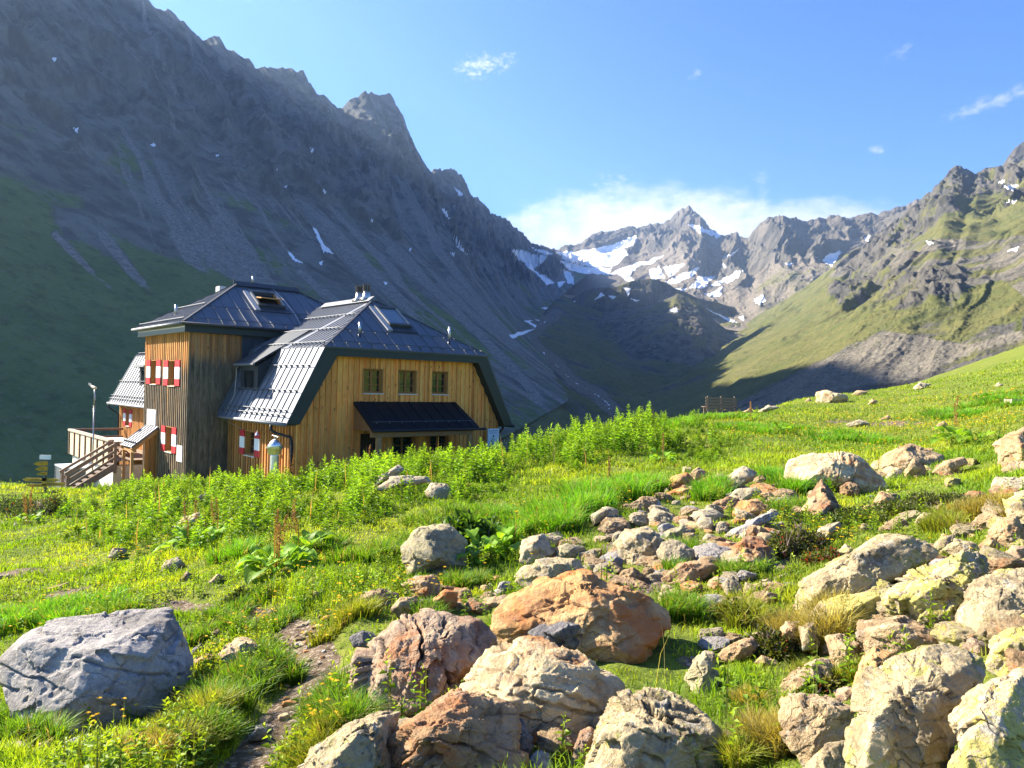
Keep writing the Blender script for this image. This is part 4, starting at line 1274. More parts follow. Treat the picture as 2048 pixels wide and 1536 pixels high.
    F2 = frame_of((0, vs - 0.06, bz), (1, vs - 0.06, bz), (ru, hv, rz), (0, 1, 0.7))
    skylight(*F2, 4.55, 5.42, yl(1.15, 5.85, vs, bz), yl(2.2, 6.55, vs, bz), False, "closed roof window in the hip above the gable")
    # ---- pipes and chimneys
    def pipe(u, v, z, h, r=0.06, c=(0.5, 0.5, 0.5)):
        q = MB(); q.tube([(u, v, z - 0.3), (u, v, z + h * 0.25)], r * 1.25, (0.06, 0.065, 0.08), 10); q.tube([(u, v, z + h * 0.25), (u, v, z + h)], r, c, 10); q.build("vent_pipe", STEEL, hut, True)
    pipe(-1.25, 9.66, 6.1, 0.62); pipe(2.1, vm, 7.95, 0.42, 0.045); pipe(2.66, 0.25, 5.16, 0.62, 0.055); pipe(6.93, 0.16, 5.10, 0.8, 0.055)
    for v in (3.42, 4.05):
        q = MB(); z = 7.1
        q.box((4.55, v - 0.22, z - 0.1), (5.0, v + 0.22, z + 0.05), (0.3, 0.3, 0.3))
        q.tube([(4.78, v, z), (4.78, v, z + 0.10), (4.78, v, z + 0.36)], [0.20, 0.18, 0.125], (0.55, 0.53, 0.50), 14)
        c_ = q.build("chimney", STEEL, hut, True)
        k = MB()
        for a in range(10):
            an = a * math.pi / 5; x, y = 4.78 + 0.15 * math.cos(an), v + 0.15 * math.sin(an)
            k.bar((x, y, z + 0.36), (x, y, z + 0.66), 0.055, 0.03, (0.10, 0.085, 0.07), up=(math.cos(an), math.sin(an), 0))
        k.tube([(4.78, v, z + 0.30), (4.78, v, z + 0.62)], 0.09, (0.03, 0.03, 0.03), 12); k.build("cowl", STEEL, c_)
    b = MB(); b.box((1.0, 10.6, 7.55), (1.3, 11.1, 7.9), (0.5, 0.48, 0.45)); b.build("vent_block", PAINT, hut)
    # lightning cable
    lc = MB(); lc.tube([(3.0, vm - 0.2, 7.85), (3.15, 8.2, 7.25), (3.2, 7.2, 6.6), (3.1, 6.1, 5.86), (3.1, 5.93, 5.6), (0.9, 5.5, 4.83), (0.2, 5.35, 4.3), (-0.15, 5.3, 3.9), (-0.2, 5.3, 2.8), (-0.5, 5.4, 2.1), (-0.55, 5.6, 1.8), (-0.02, 4.9, 1.4)], 0.012, (0.45, 0.44, 0.42), 5); lc.build("lightning_cable", STEEL, hut)
    # ---- porch on the gable
    zp, zq = 2.70, 1.72; pu0, pu1 = 2.30, 7.2; vq = -1.5
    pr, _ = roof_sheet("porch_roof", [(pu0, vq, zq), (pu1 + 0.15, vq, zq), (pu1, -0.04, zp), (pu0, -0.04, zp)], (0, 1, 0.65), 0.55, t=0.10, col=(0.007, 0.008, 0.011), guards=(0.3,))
    g = MB(); g.tube([(pu0, vq - 0.06, zq - 0.06), (pu1 + 0.45, vq - 0.06, zq - 0.08)], 0.055, (0.02, 0.022, 0.03), 8); g.build("gutter", ROOFM, pr, True)
    bm = MB(); bm.box((pu0 + 0.05, vq + 0.12, zq - 0.32), (pu1 - 0.1, vq + 0.28, zq - 0.12), (0.36, 0.2, 0.08)); bm.build("porch_beam", TIMBER, hut)
    for u in (2.68, 7.0):
        pb = MB(); pb.box((u - 0.09, vq + 0.12, -2.2), (u + 0.09, vq + 0.28, zq - 0.321), (0.46, 0.28, 0.12)); pb.build("porch_post", WOOD, hut)
    bs = MB(); bs.slab([(pu0 + 0.02, -0.05, zp - 0.12), (pu0 + 0.02, vq + 0.1, zq - 0.1), (pu0 + 0.02, -0.05, zq - 0.1)], (0.05, 0, 0), (0.30, 0.15, 0.06)); bs.build("porch_cheek", WOOD, hut)
    # ---- entrance canopy beside the tower
    cv0, cv1 = 10.0, 11.9
    er, _ = roof_sheet("entrance_roof", [(-2.85, cv1, 0.36), (-2.85, cv0, 0.36), (ut - 0.045, cv0, 1.24), (ut - 0.045, cv1, 1.24)], (1, 0, 0.8), 0.36, t=0.06, guards=(0.25,), start=0.1)
    e = MB(); e.bar((-2.8, cv0 + 0.12, 0.22), (ut - 0.05, cv0 + 0.12, 1.08), 0.12, 0.16, (0.5, 0.27, 0.1)); e.bar((-2.8, cv1 - 0.12, 0.22), (ut - 0.05, cv1 - 0.12, 1.08), 0.12, 0.16, (0.5, 0.27, 0.1)); e.bar((-2.7, cv0, 0.2), (-2.7, cv1, 0.2), 0.12, 0.14, (0.5, 0.27, 0.1)); e.build("rafter", TIMBER, hut)
    for v in (cv0 + 0.45, cv1 - 0.12):
        q = MB(); q.box((-2.76, v - 0.06, -2.6), (-2.64, v + 0.06, 0.12), (0.52, 0.30, 0.13)); q.build("entrance_post", WOOD, hut)
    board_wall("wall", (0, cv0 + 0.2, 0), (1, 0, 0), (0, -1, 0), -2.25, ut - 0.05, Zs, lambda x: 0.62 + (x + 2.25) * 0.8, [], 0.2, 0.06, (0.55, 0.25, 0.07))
    dd = MB()
    for k in range(6): dd.box((ut - 0.10, 10.45, -1.9 + k * 0.36), (ut - 0.045, 11.45, -1.56 + k * 0.36), vary((0.42, 0.13, 0.03), 0.2))
    dd.build("entrance_door", TIMBER, hut)
    # small wall lamp
    lm = MB(); lm.tube([(-0.04, 2.95, 1.46), (-0.5, 2.2, 1.5), (-0.55, 2.1, 1.42)], 0.02, (0.6, 0.55, 0.5), 6); lm.tube([(-0.55, 2.1, 1.44), (-0.55, 2.1, 1.34)], [0.05, 0.09], (0.7, 0.68, 0.65), 8); lm.build("wall_lamp", STEEL, hut)


build_hut()


def H2W(u, v, z):
    c, s = math.cos(PHI), math.sin(PHI)
    return np.array([HO[0] + c * u - s * v, HO[1] + s * u + c * v, HO[2] + z])


def at_hut(name, label, cat, u, v, z, group=None):
    o = empty(name, tuple(H2W(u, v, z)), PHI); tag(o, label, cat, group); return o


def gz(u, v):
    w = H2W(u, v, 0); return float(ground_h(w[None, :2])[0] - HO[2])


GREYW = (0.30, 0.225, 0.16)


def build_yard():
    # vent stack
    t = at_hut("vent_stack", "silver ribbed vent stack with a conical cap standing in front of the side wall", "vent", -0.75, 0.05, 0)
    m = MB(); zs = np.arange(-1.9, 0.82, 0.055); m.tube([(0, 0, z) for z in zs], [0.155 + 0.012 * (i % 2) for i in range(len(zs))], (0.72, 0.70, 0.66), 18); m.build("pipe", STEEL, t, True)
    m = MB(); m.tube([(0, 0, 0.78), (0, 0, 0.82), (0, 0, 1.0), (0, 0, 1.02), (0, 0, 1.30), (0, 0, 1.34)], [0.17, 0.24, 0.26, 0.33, 0.11, 0.03], (0.75, 0.74, 0.72), 20); m.build("cap", STEEL, t, True)
    m = MB(); m.tube([(0, 0, 1.3), (0, 0, 1.46)], 0.02, (0.5, 0.5, 0.5), 6); m.tube([(0, -0.25, 1.43), (0, 0.25, 1.46)], 0.015, (0.5, 0.5, 0.5), 6); m.build("spike", STEEL, t)
    # terrace with its parapet
    t = at_hut("terrace", "wooden terrace on a white stone base with a pale boarded parapet", "terrace", 0, 0, 0)
    u0, v0, v1, fl = -2.8, 13.5, 22.3, -0.55
    m = MB()
    for v in np.arange(v0, v1 - 0.1, 0.14): m.box((u0, v, fl - 0.04), (-0.06, v + 0.132, fl), vary(GREYW, 0.2))
    m.box((u0 + 0.02, v0, fl - 0.24), (u0 + 0.1, v1, fl - 0.041), GREYW); m.build("deck", TIMBER, t)
    for i, (va, vb_) in enumerate(((v0 + 0.1, v1 - 0.1),)):
        m = MB(); m.box((u0 + 0.12, va, -3.2), (u0 + 0.5, vb_, fl - 0.25), (0.66, 0.62, 0.55)); m.box((u0 + 0.5, va, -3.2), (-0.1, va + 0.35, fl - 0.25), (0.62, 0.57, 0.5)); m.build("stone_base", STONE, t)
    m = MB()
    vs_ = np.linspace(v0, v1, 8)
    for a, b in zip(vs_[:-1], vs_[1:]): m.box((u0 - 0.02, a + 0.17, fl - 0.38), (u0 + 0.02, b - 0.06, fl + 0.86), vary((0.70, 0.60, 0.42), 0.1))
    m.box((-0.2, v1 + 0.02, fl), (u0 + 0.05, v1 + 0.05, fl + 0.5), (0.3, 0.2, 0.13)); m.build("parapet_panel", WOOD, t)
    for v in vs_:
        m = MB(); m.box((u0 - 0.07, v, fl - 0.40), (u0 + 0.07, v + 0.12, fl + 0.9), (0.2, 0.13, 0.085)); m.build("post", WOOD, t)
    m = MB(); m.box((u0 - 0.09, v0 - 0.1, fl + 0.9), (u0 + 0.09, v1 + 0.2, fl + 1.02), (0.55, 0.47, 0.38)); m.box((u0, v1 - 0.05, fl + 0.9), (-0.1, v1 + 0.1, fl + 1.02), (0.26, 0.17, 0.11)); m.box((u0, v1 - 0.03, fl + 0.45), (-0.1, v1 + 0.06, fl + 0.57), (0.26, 0.17, 0.11)); m.build("handrail", TIMBER, t)
    # outside stair up to the terrace
    t = at_hut("outdoor_stair", "weathered grey wooden stair with handrails climbing to the terrace", "stairs", 0, 0, 0)
    ua, za, ub, zb = -4.85, -1.95, -2.85, -0.58; v0, v1 = 12.45, 13.5
    for v in (v0, v1):
        m = MB(); m.bar((ua - 0.1, v, za - 0.05), (ub, v, zb - 0.1), 0.07, 0.3, GREYW); m.build("stringer", TIMBER, t)
        m = MB()
        m.bar((ua - 0.05, v, za + 1.0), (ub + 0.1, v, zb + 1.0), 0.10, 0.11, GREYW); m.build("handrail", TIMBER, t)
        m = MB()
        for k in (0.38, 0.68): m.bar((ua, v, za + k), (ub + 0.1, v, zb + k), 0.05, 0.10, GREYW)
        m.build("rail", TIMBER, t)
        for f in (0.03, 0.98):
            m = MB(); u = ua + (ub - ua) * f; z = za + (zb - za) * f; m.box((u - 0.06, v - 0.055, z - 0.4), (u + 0.06, v + 0.055, z + 1.04), vary(GREYW, 0.1)); m.build("post", TIMBER, t)
    for k in range(8):
        u = ua + (ub - ua) * (k + 0.5) / 8; z = za + (zb - za) * (k + 0.7) / 8
        m = MB(); m.box((u - 0.14, v0 + 0.036, z - 0.02), (u + 0.14, v1 - 0.036, z + 0.025), (0.55, 0.48, 0.40)); m.build("step", TIMBER, t)
    # terrace table
    t = at_hut("terrace_table", "white topped table standing on the terrace", "table", -1.7, 16.8, -0.55)
    m = MB(); m.box((-0.5, -1.4, 0.72), (0.5, 1.4, 0.77), (0.8, 0.76, 0.68)); m.build("tabletop", PAINT, t)
    for s in (-1, 1):
        m = MB(); m.bar((-0.35, s * 1.1, 0), (0.35, s * 1.1, 0.719), 0.07, 0.07, (0.3, 0.18, 0.1), up=(0, 1, 0)); m.bar((0.35, s * 1.1 + 0.08, 0), (-0.35, s * 1.1 + 0.08, 0.719), 0.07, 0.07, (0.3, 0.18, 0.1), up=(0, 1, 0)); m.build("leg", TIMBER, t)
    # mast with a small anemometer
    t = at_hut("weather_mast", "thin grey mast with a small wind vane in front of the terrace", "mast", -3.4, 14.3, 0)
    m = MB(); m.tube([(0, 0, -2.6), (0, 0, 0.2), (0, 0, 2.0)], 0.035, (0.35, 0.35, 0.34), 8); m.tube([(0, 0, 2.0), (0, 0, 2.85)], 0.026, (0.35, 0.35, 0.34), 8); m.tube([(0, 0, 1.95), (0, 0, 2.03)], 0.05, (0.4, 0.4, 0.4), 8); m.build("pole", STEEL, t, True)
    m = MB(); m.tube([(0, -0.15, 2.88), (0, 0.35, 2.92), (0, 0.75, 3.0)], [0.07, 0.08, 0.02], (0.55, 0.53, 0.45), 8); m.slab([(0, 0.6, 2.9), (0, 1.3, 3.02), (0, 1.3, 3.12), (0, 0.7, 3.08)], (0.012, 0, 0), (0.6, 0.6, 0.58)); m.build("vane", STEEL, t)
    m = MB(); m.tube([(0, -0.05, 2.7), (0, -0.2, 2.45), (0, -0.28, 2.3)], 0.012, (0.3, 0.3, 0.3), 5); m.build("cable", STEEL, t)
    # grey cabinet
    t = at_hut("storage_container", "grey metal storage box behind the foot of the stair", "container", -4.0, 18.0, -1.25)
    m = MB(); m.box((0, -1.0, -1.6), (0.9, 1.4, 0), (0.10, 0.12, 0.14)); m.build("body", ROOFM, t)
    m = MB(); m.box((-0.04, -1.05, 0.002), (0.95, 1.45, 0.07), (0.45, 0.5, 0.55)); m.build("lid", ROOFM, t)
    for v in (-0.95, 0.2, 1.3): m = MB(); m.box((-0.03, v, -1.55), (-0.002, v + 0.06, -0.05), (0.25, 0.28, 0.30)); m.build("rib", ROOFM, t)
    # sign posts
    def signpost(px, py, d, label, boards, h=1.75):
        b = ground_hit([px], [py])[0] if d is None else at(px, py, d)
        z = ground_h(b[None, :2])[0]
        t = empty("trail_signpost", (b[0], b[1], z)); tag(t, label, "signpost")
        m = MB(); m.tube([(0, 0, -0.4), (0, 0, h)], 0.045, (0.10, 0.10, 0.08), 8); m.build("post", PAINT, t)
        for (z0, w, s, c, ang, hh) in boards:
            ca, sa = math.cos(ang), math.sin(ang)
            m = MB(); x0, x1 = (-0.08, w) if s > 0 else (-w, 0.08); tip = (x1 + 0.14 if s > 0 else x0 - 0.14)
            pts = [(x0, z0), (x1, z0), (x1, z0 + hh), (x0, z0 + hh)]
            if s > 0: pts.insert(2, (tip, z0 + hh / 2))
            else: pts.append((tip, z0 + hh / 2))
            m.slab([(x * ca, -0.05 + x * sa, z) for x, z in pts], (0, -0.025, 0), c)
            b = m.build("arrow_board", PAINT, t)
            k = MB()
            for q in range(2): k.box((0, 0, 0), (0.001, 0.001, 0.001), (0.02, 0.02, 0.02)) if False else k.slab([((x0 + 0.12 + 0.04 * q) * ca, -0.0775 + (x0 + 0.12 + 0.04 * q) * sa, z0 + hh * (0.28 + 0.34 * q)), ((x1 - 0.14 - 0.1 * q) * ca, -0.0775 + (x1 - 0.14 - 0.1 * q) * sa, z0 + hh * (0.28 + 0.34 * q)), ((x1 - 0.14 - 0.1 * q) * ca, -0.0775 + (x1 - 0.14 - 0.1 * q) * sa, z0 + hh * (0.40 + 0.34 * q)), ((x0 + 0.12 + 0.04 * q) * ca, -0.0775 + (x0 + 0.12 + 0.04 * q) * sa, z0 + hh * (0.40 + 0.34 * q))], (0, -0.003, 0), (0.03, 0.03, 0.02))
            k.build("lettering", PAINT, b)
        m = MB(); m.box((-0.19, -0.06, h - 0.02), (0.19, -0.03, h + 0.13), (0.72, 0.75, 0.72)); m.build("white_plate", PAINT, t)
    Y = (0.50, 0.31, 0.015)
    signpost(90, 1000, 25.5, "yellow trail signpost with a white plate left of the stair", [(0.72, 0.16, -1, Y, 0.9, 0.13), (0.90, 0.20, -1, Y, 0.7, 0.13), (0.57, 0.12, -1, Y, 0.9, 0.10), (0.34, 0.62, -1, Y, 0, 0.12), (0.21, 0.60, 1, Y, 0, 0.12), (0.16, 0.5, -1, Y, 0, 0.10), (0.36, 0.40, 1, Y, 0, 0.10)], 1.12)
    # information board by the gable corner
    t = at_hut("information_board", "pale grey information board beside the right corner of the gable", "information board", 9.08, -0.35, 0)
    m = MB(); m.box((-0.32, -0.02, 0.35), (0.32, 0.02, 1.55), (0.58, 0.66, 0.70)); m.build("panel", PAINT, t)
    m = MB()
    for k, (w, h) in enumerate(((0.5, 0.03), (0.42, 0.02))): m.box((-w / 2, -0.027, 1.44 - k * 0.09), (w / 2, -0.021, 1.44 + h - k * 0.09), (0.05, 0.13, 0.3))
    m.box((-0.035, -0.027, 1.18), (0.035, -0.021, 1.27), (0.04, 0.06, 0.1))
    for k in range(9): m.box((-0.25, -0.027, 1.05 - k * 0.06), (0.05 + 0.15 * rng.random(), -0.021, 1.062 - k * 0.06), (0.3, 0.38, 0.45))
    m.build("lettering", PAINT, t)
    for x in (-0.26, 0.26): m = MB(); m.tube([(x, 0.05, -1.5), (x, 0.05, 1.5)], 0.03, (0.2, 0.2, 0.2), 8); m.build("post", STEEL, t)
    # slatted bench on the brow
    b = at(1440, 822, 34.0); z = ground_h(b[None, :2])[0]
    t = empty("slatted_bench", (b[0], b[1], z), 0.05); tag(t, "weathered slatted bench seen from behind on the meadow brow", "bench")
    gw = (0.22, 0.17, 0.125)
    m = MB()
    for k in range(5): m.bar((-0.72, -0.25 + 0.03 * k, 0.30 + 0.13 * k), (0.72, -0.25 + 0.03 * k, 0.30 + 0.13 * k), 0.04, 0.09, gw)
    m.build("backrest", TIMBER, t)
    m = MB()
    for k in range(4): m.box((-0.75, -0.1 + 0.13 * k, 0.40), (0.75, 0.01 + 0.13 * k, 0.44), gw)
    m.build("seat", TIMBER, t)
    for x in (-0.62, 0.0, 0.62): m = MB(); m.bar((x, -0.32, -0.2), (x, -0.12, 0.92), 0.08, 0.06, gw, up=(1, 0, 0)); m.bar((x, 0.34, -0.2), (x, 0.34, 0.40), 0.07, 0.07, gw, up=(1, 0, 0)); m.build("leg", TIMBER, t)
    # timber trough at the right edge
    b = at(2040, 812, 24.0); z = ground_h(b[None, :2])[0]
    t = empty("timber_trough", (b[0], b[1], z), -0.1); tag(t, "low grey timber trough at the right edge of the meadow", "trough")
    m = MB(); m.box((-0.35, -0.2, -0.15), (1.2, -0.14, 0.16), (0.34, 0.29, 0.23)); m.box((-0.35, 0.2, -0.15), (1.2, 0.26, 0.16), (0.34, 0.29, 0.23)); m.box((-0.35, -0.139, -0.15), (-0.29, 0.199, 0.15), (0.34, 0.29, 0.23)); m.box((1.14, -0.139, -0.15), (1.2, 0.199, 0.15), (0.34, 0.29, 0.23)); m.box((-0.29, -0.139, -0.15), (1.139, 0.199, -0.05), (0.2, 0.17, 0.14)); m.build("box", TIMBER, t)


build_yard()

# ================================================================ boulders
import bmesh
_ICO = {}


def ico(k):
    if k not in _ICO:
        bm = bmesh.new(); bmesh.ops.create_icosphere(bm, subdivisions=k, radius=1.0)
        V = np.array([v.co[:] for v in bm.verts]); F = np.array([[v.index for v in f.verts] for f in bm.faces]); bm.free()
        _ICO[k] = (V / np.linalg.norm(V, axis=1)[:, None], F)
    return _ICO[k]


def rock_mat(name, a, b, dark, stain, stain_amt, lichen, lichen_amt, grey_amt=0.25, fs=1.0):
    m = Mat(name, 0.88, 0.18)
    p = m.coord('Object'); r = m.rnd()
    cx = m.N.new('ShaderNodeCombineXYZ')
    for i, k in enumerate((37.0, 53.0, 71.0)): m.L.new(m.math('MULTIPLY', r, k), cx.inputs[i])
    p = m.vadd(p, cx.outputs[0])
    n1 = m.noise(p, 1.6 * fs, 6, 0.6, 0.4); n2 = m.noise(p, 6 * fs, 8, 0.68); n3 = m.noise(p, 26 * fs, 6, 0.7); n5 = m.noise(p, 90 * fs, 4, 0.7)
    c = m.mix(m.step(n1, 0.35, 0.65), a, b)
    c = m.mix(m.math('MULTIPLY', m.step(n2, 0.47, 0.63), 0.62), c, dark)
    c = m.mix(m.math('MULTIPLY', m.step(n3, 0.46, 0.60), 0.55), c, m.mix(1.0, c, (1.35, 1.3, 1.2), 'MULTIPLY'))
    nd = m.noise(m.vadd(p, (3.3, 6.7, 1.9)), 2.6 * fs, 7, 0.68, 0.8)
    c = m.mix(m.math('MULTIPLY', m.step(nd, 0.54, 0.59), 0.58), c, dark)
    ns = m.noise(m.vadd(p, (5.3, 1.7, 2.9)), 2.1 * fs, 6, 0.62, 0.6)
    c = m.mix(m.math('MULTIPLY', m.step(ns, 0.66 - stain_amt * 0.35, 0.80 - stain_amt * 0.3), 0.85), c, stain)
    # pale crusts and yellow-green lichen rosettes
    nl = m.noise(m.vadd(p, (9.1, 4.4, 7.7)), 3.4 * fs, 5, 0.6, 0.2)
    v1 = m.noise(m.vadd(p, (2.0, 8.0, 3.0)), 15 * fs, 5, 0.62, 0.3)
    wh = m.step(m.math('ADD', m.math('MULTIPLY', v1, 0.7), m.math('MULTIPLY', n2, 0.3)), 0.54, 0.60)
    c = m.mix(m.math('MULTIPLY', wh, grey_amt), c, (0.42, 0.42, 0.38))
    v2 = m.noise(p, 21 * fs, 7, 0.7, 0.6)
    le = m.math('ADD', m.math('MULTIPLY', v2, 0.62), m.math('MULTIPLY', nl, 0.55))
    lm = m.step(le, 0.90 - lichen_amt * 0.5, 0.92 - lichen_amt * 0.5)
    c = m.mix(m.math('MULTIPLY', lm, 0.78), c, m.mix(m.step(n3, 0.4, 0.6), lichen, tuple(x * 0.6 for x in lichen)))
    sp = m.step(m.noise(m.vadd(p, (1.0, 3.0, 8.0)), 34 * fs, 4, 0.6), 0.66, 0.72)
    c = m.mix(m.math('MULTIPLY', sp, 0.7), c, tuple(x * 0.45 for x in dark))
    crack = m.attr('crack')
    ve = m.voronoi(m.vadd(m.scale(p, (1.0, 1.6, 2.4)), m.scale(m.noise(p, 3.0 * fs, 4, 0.6, 0, 1), 0.5)), 2.2 * fs, 'DISTANCE_TO_EDGE')
    vl = m.math('MULTIPLY', m.step(ve, 0.014, 0.003), m.step(n1, 0.50, 0.62))
    c = m.mix(m.math('MULTIPLY', vl, 0.4), c, tuple(x * 0.3 for x in dark))
    c = m.mix(m.math('MULTIPLY', crack, 0.75), c, tuple(x * 0.3 for x in dark))
    m.color(c)
    h = m.math('ADD', m.math('ADD', m.math('SUBTRACT', m.math('MULTIPLY', n2, 1.0), m.math('MULTIPLY', vl, 0.35)), m.math('MULTIPLY', n3, 0.55)), m.math('MULTIPLY', n5, 0.25))
    m.bump(h, 0.8, 0.05 / fs)
    return m.m


LY = (0.44, 0.42, 0.11)
RM = {
    'slate': rock_mat("slate_grey_rock", (0.325, 0.300, 0.278), (0.42, 0.390, 0.355), (0.18, 0.168, 0.155), (0.309, 0.194, 0.084), 0.15, LY, 0.0, 0.15),
    'orange': rock_mat("orange_rock", (0.468, 0.250, 0.090), (0.522, 0.361, 0.180), (0.30, 0.13, 0.055), (0.50, 0.17, 0.05), 0.50, LY, 0.05, 0.10),
    'tan': rock_mat("tan_rock", (0.353, 0.251, 0.135), (0.446, 0.331, 0.191), (0.160, 0.102, 0.055), (0.412, 0.184, 0.067), 0.32, LY, 0.18, 0.30),
    'cream': rock_mat("cream_rock", (0.519, 0.402, 0.237), (0.558, 0.463, 0.279), (0.258, 0.160, 0.084), (0.433, 0.184, 0.059), 0.38, LY, 0.04, 0.25),
    'mauve': rock_mat("mauve_rock", (0.333, 0.241, 0.161), (0.436, 0.321, 0.211), (0.144, 0.092, 0.071), (0.412, 0.165, 0.059), 0.42, LY, 0.0, 0.2),
    'brown': rock_mat("brown_rock", (0.311, 0.196, 0.102), (0.456, 0.312, 0.174), (0.124, 0.073, 0.042), (0.371, 0.126, 0.042), 0.45, LY, 0.05, 0.15),
    'lichen': rock_mat("lichen_rock", (0.353, 0.286, 0.169), (0.456, 0.366, 0.216), (0.154, 0.116, 0.071), (0.391, 0.184, 0.067), 0.20, LY, 0.52, 0.45),
    'yellow': rock_mat("yellow_lichen_rock", (0.363, 0.296, 0.183), (0.456, 0.377, 0.237), (0.165, 0.126, 0.084), (0.412, 0.194, 0.076), 0.22, (0.556, 0.495, 0.109), 0.64, 0.5),
    'dark': rock_mat("dark_rock", (0.136, 0.130, 0.136), (0.211, 0.197, 0.186), (0.075, 0.07, 0.075), (0.25, 0.13, 0.07), 0.2, LY, 0.06, 0.3),
    'pale': rock_mat("pale_rock", (0.374, 0.317, 0.211), (0.468, 0.391, 0.258), (0.216, 0.170, 0.109), (0.433, 0.242, 0.109), 0.18, LY, 0.10, 0.35),
    'green': rock_mat("olive_rock", (0.291, 0.256, 0.152), (0.394, 0.342, 0.199), (0.154, 0.126, 0.080), (0.330, 0.213, 0.084), 0.12, LY, 0.30, 0.35),
}
ROCK_SPOTS = []


def hull2(P):
    P = sorted(map(tuple, P)); out = []
    def half(pts):
        h = []
        for p in pts:
            while len(h) > 1 and (h[-1][0] - h[-2][0]) * (p[1] - h[-2][1]) - (h[-1][1] - h[-2][1]) * (p[0] - h[-2][0]) <= 0: h.pop()
            h.append(p)
        return h[:-1]
    return half(P) + half(P[::-1])


# facet sets: where the nearest corner lies in the outline, then facets as (right, up, how far it reaches out)
FACES = {
    'top': ((0.52, 0.70), [(-0.35, 0.94, 1.9), (0.9, -0.1, 1.0), (-0.95, -0.2, 1.0), (0.0, -1.0, 0.8), (0.5, 0.85, 1.7)]),
    'lit': ((0.64, 0.70), [(-0.8, 0.6, 1.7), (0.1, 1.0, 1.9), (0.95, -0.2, 0.9), (-0.5, -0.85, 0.9), (0.3, -0.95, 0.75)]),
    'slab': ((0.50, 0.76), [(-0.2, 0.98, 2.4), (0.4, 0.9, 2.1), (0.75, -0.6, 0.8), (-0.7, -0.7, 0.8)]),
    'wedge': ((0.54, 0.55), [(-0.95, 0.3, 1.25), (0.95, 0.2, 0.9), (0.0, 1.0, 1.8), (0.0, -1.0, 0.75)]),
    'dark': ((0.34, 0.42), [(0.85, 0.3, 0.9), (0.3, -0.95, 0.7), (-0.8, 0.5, 1.25), (0.0, 1.0, 1.2)]),
    'round': ((0.58, 0.68), [(-0.95, 0.1, 1.1), (-0.6, 0.8, 1.6), (0.1, 1.0, 1.8), (0.75, 0.6, 1.1), (0.95, -0.2, 0.9), (0.4, -0.9, 0.8), (-0.6, -0.8, 0.85), (0, 0, 1.4)]),
}
_rock_n = 0


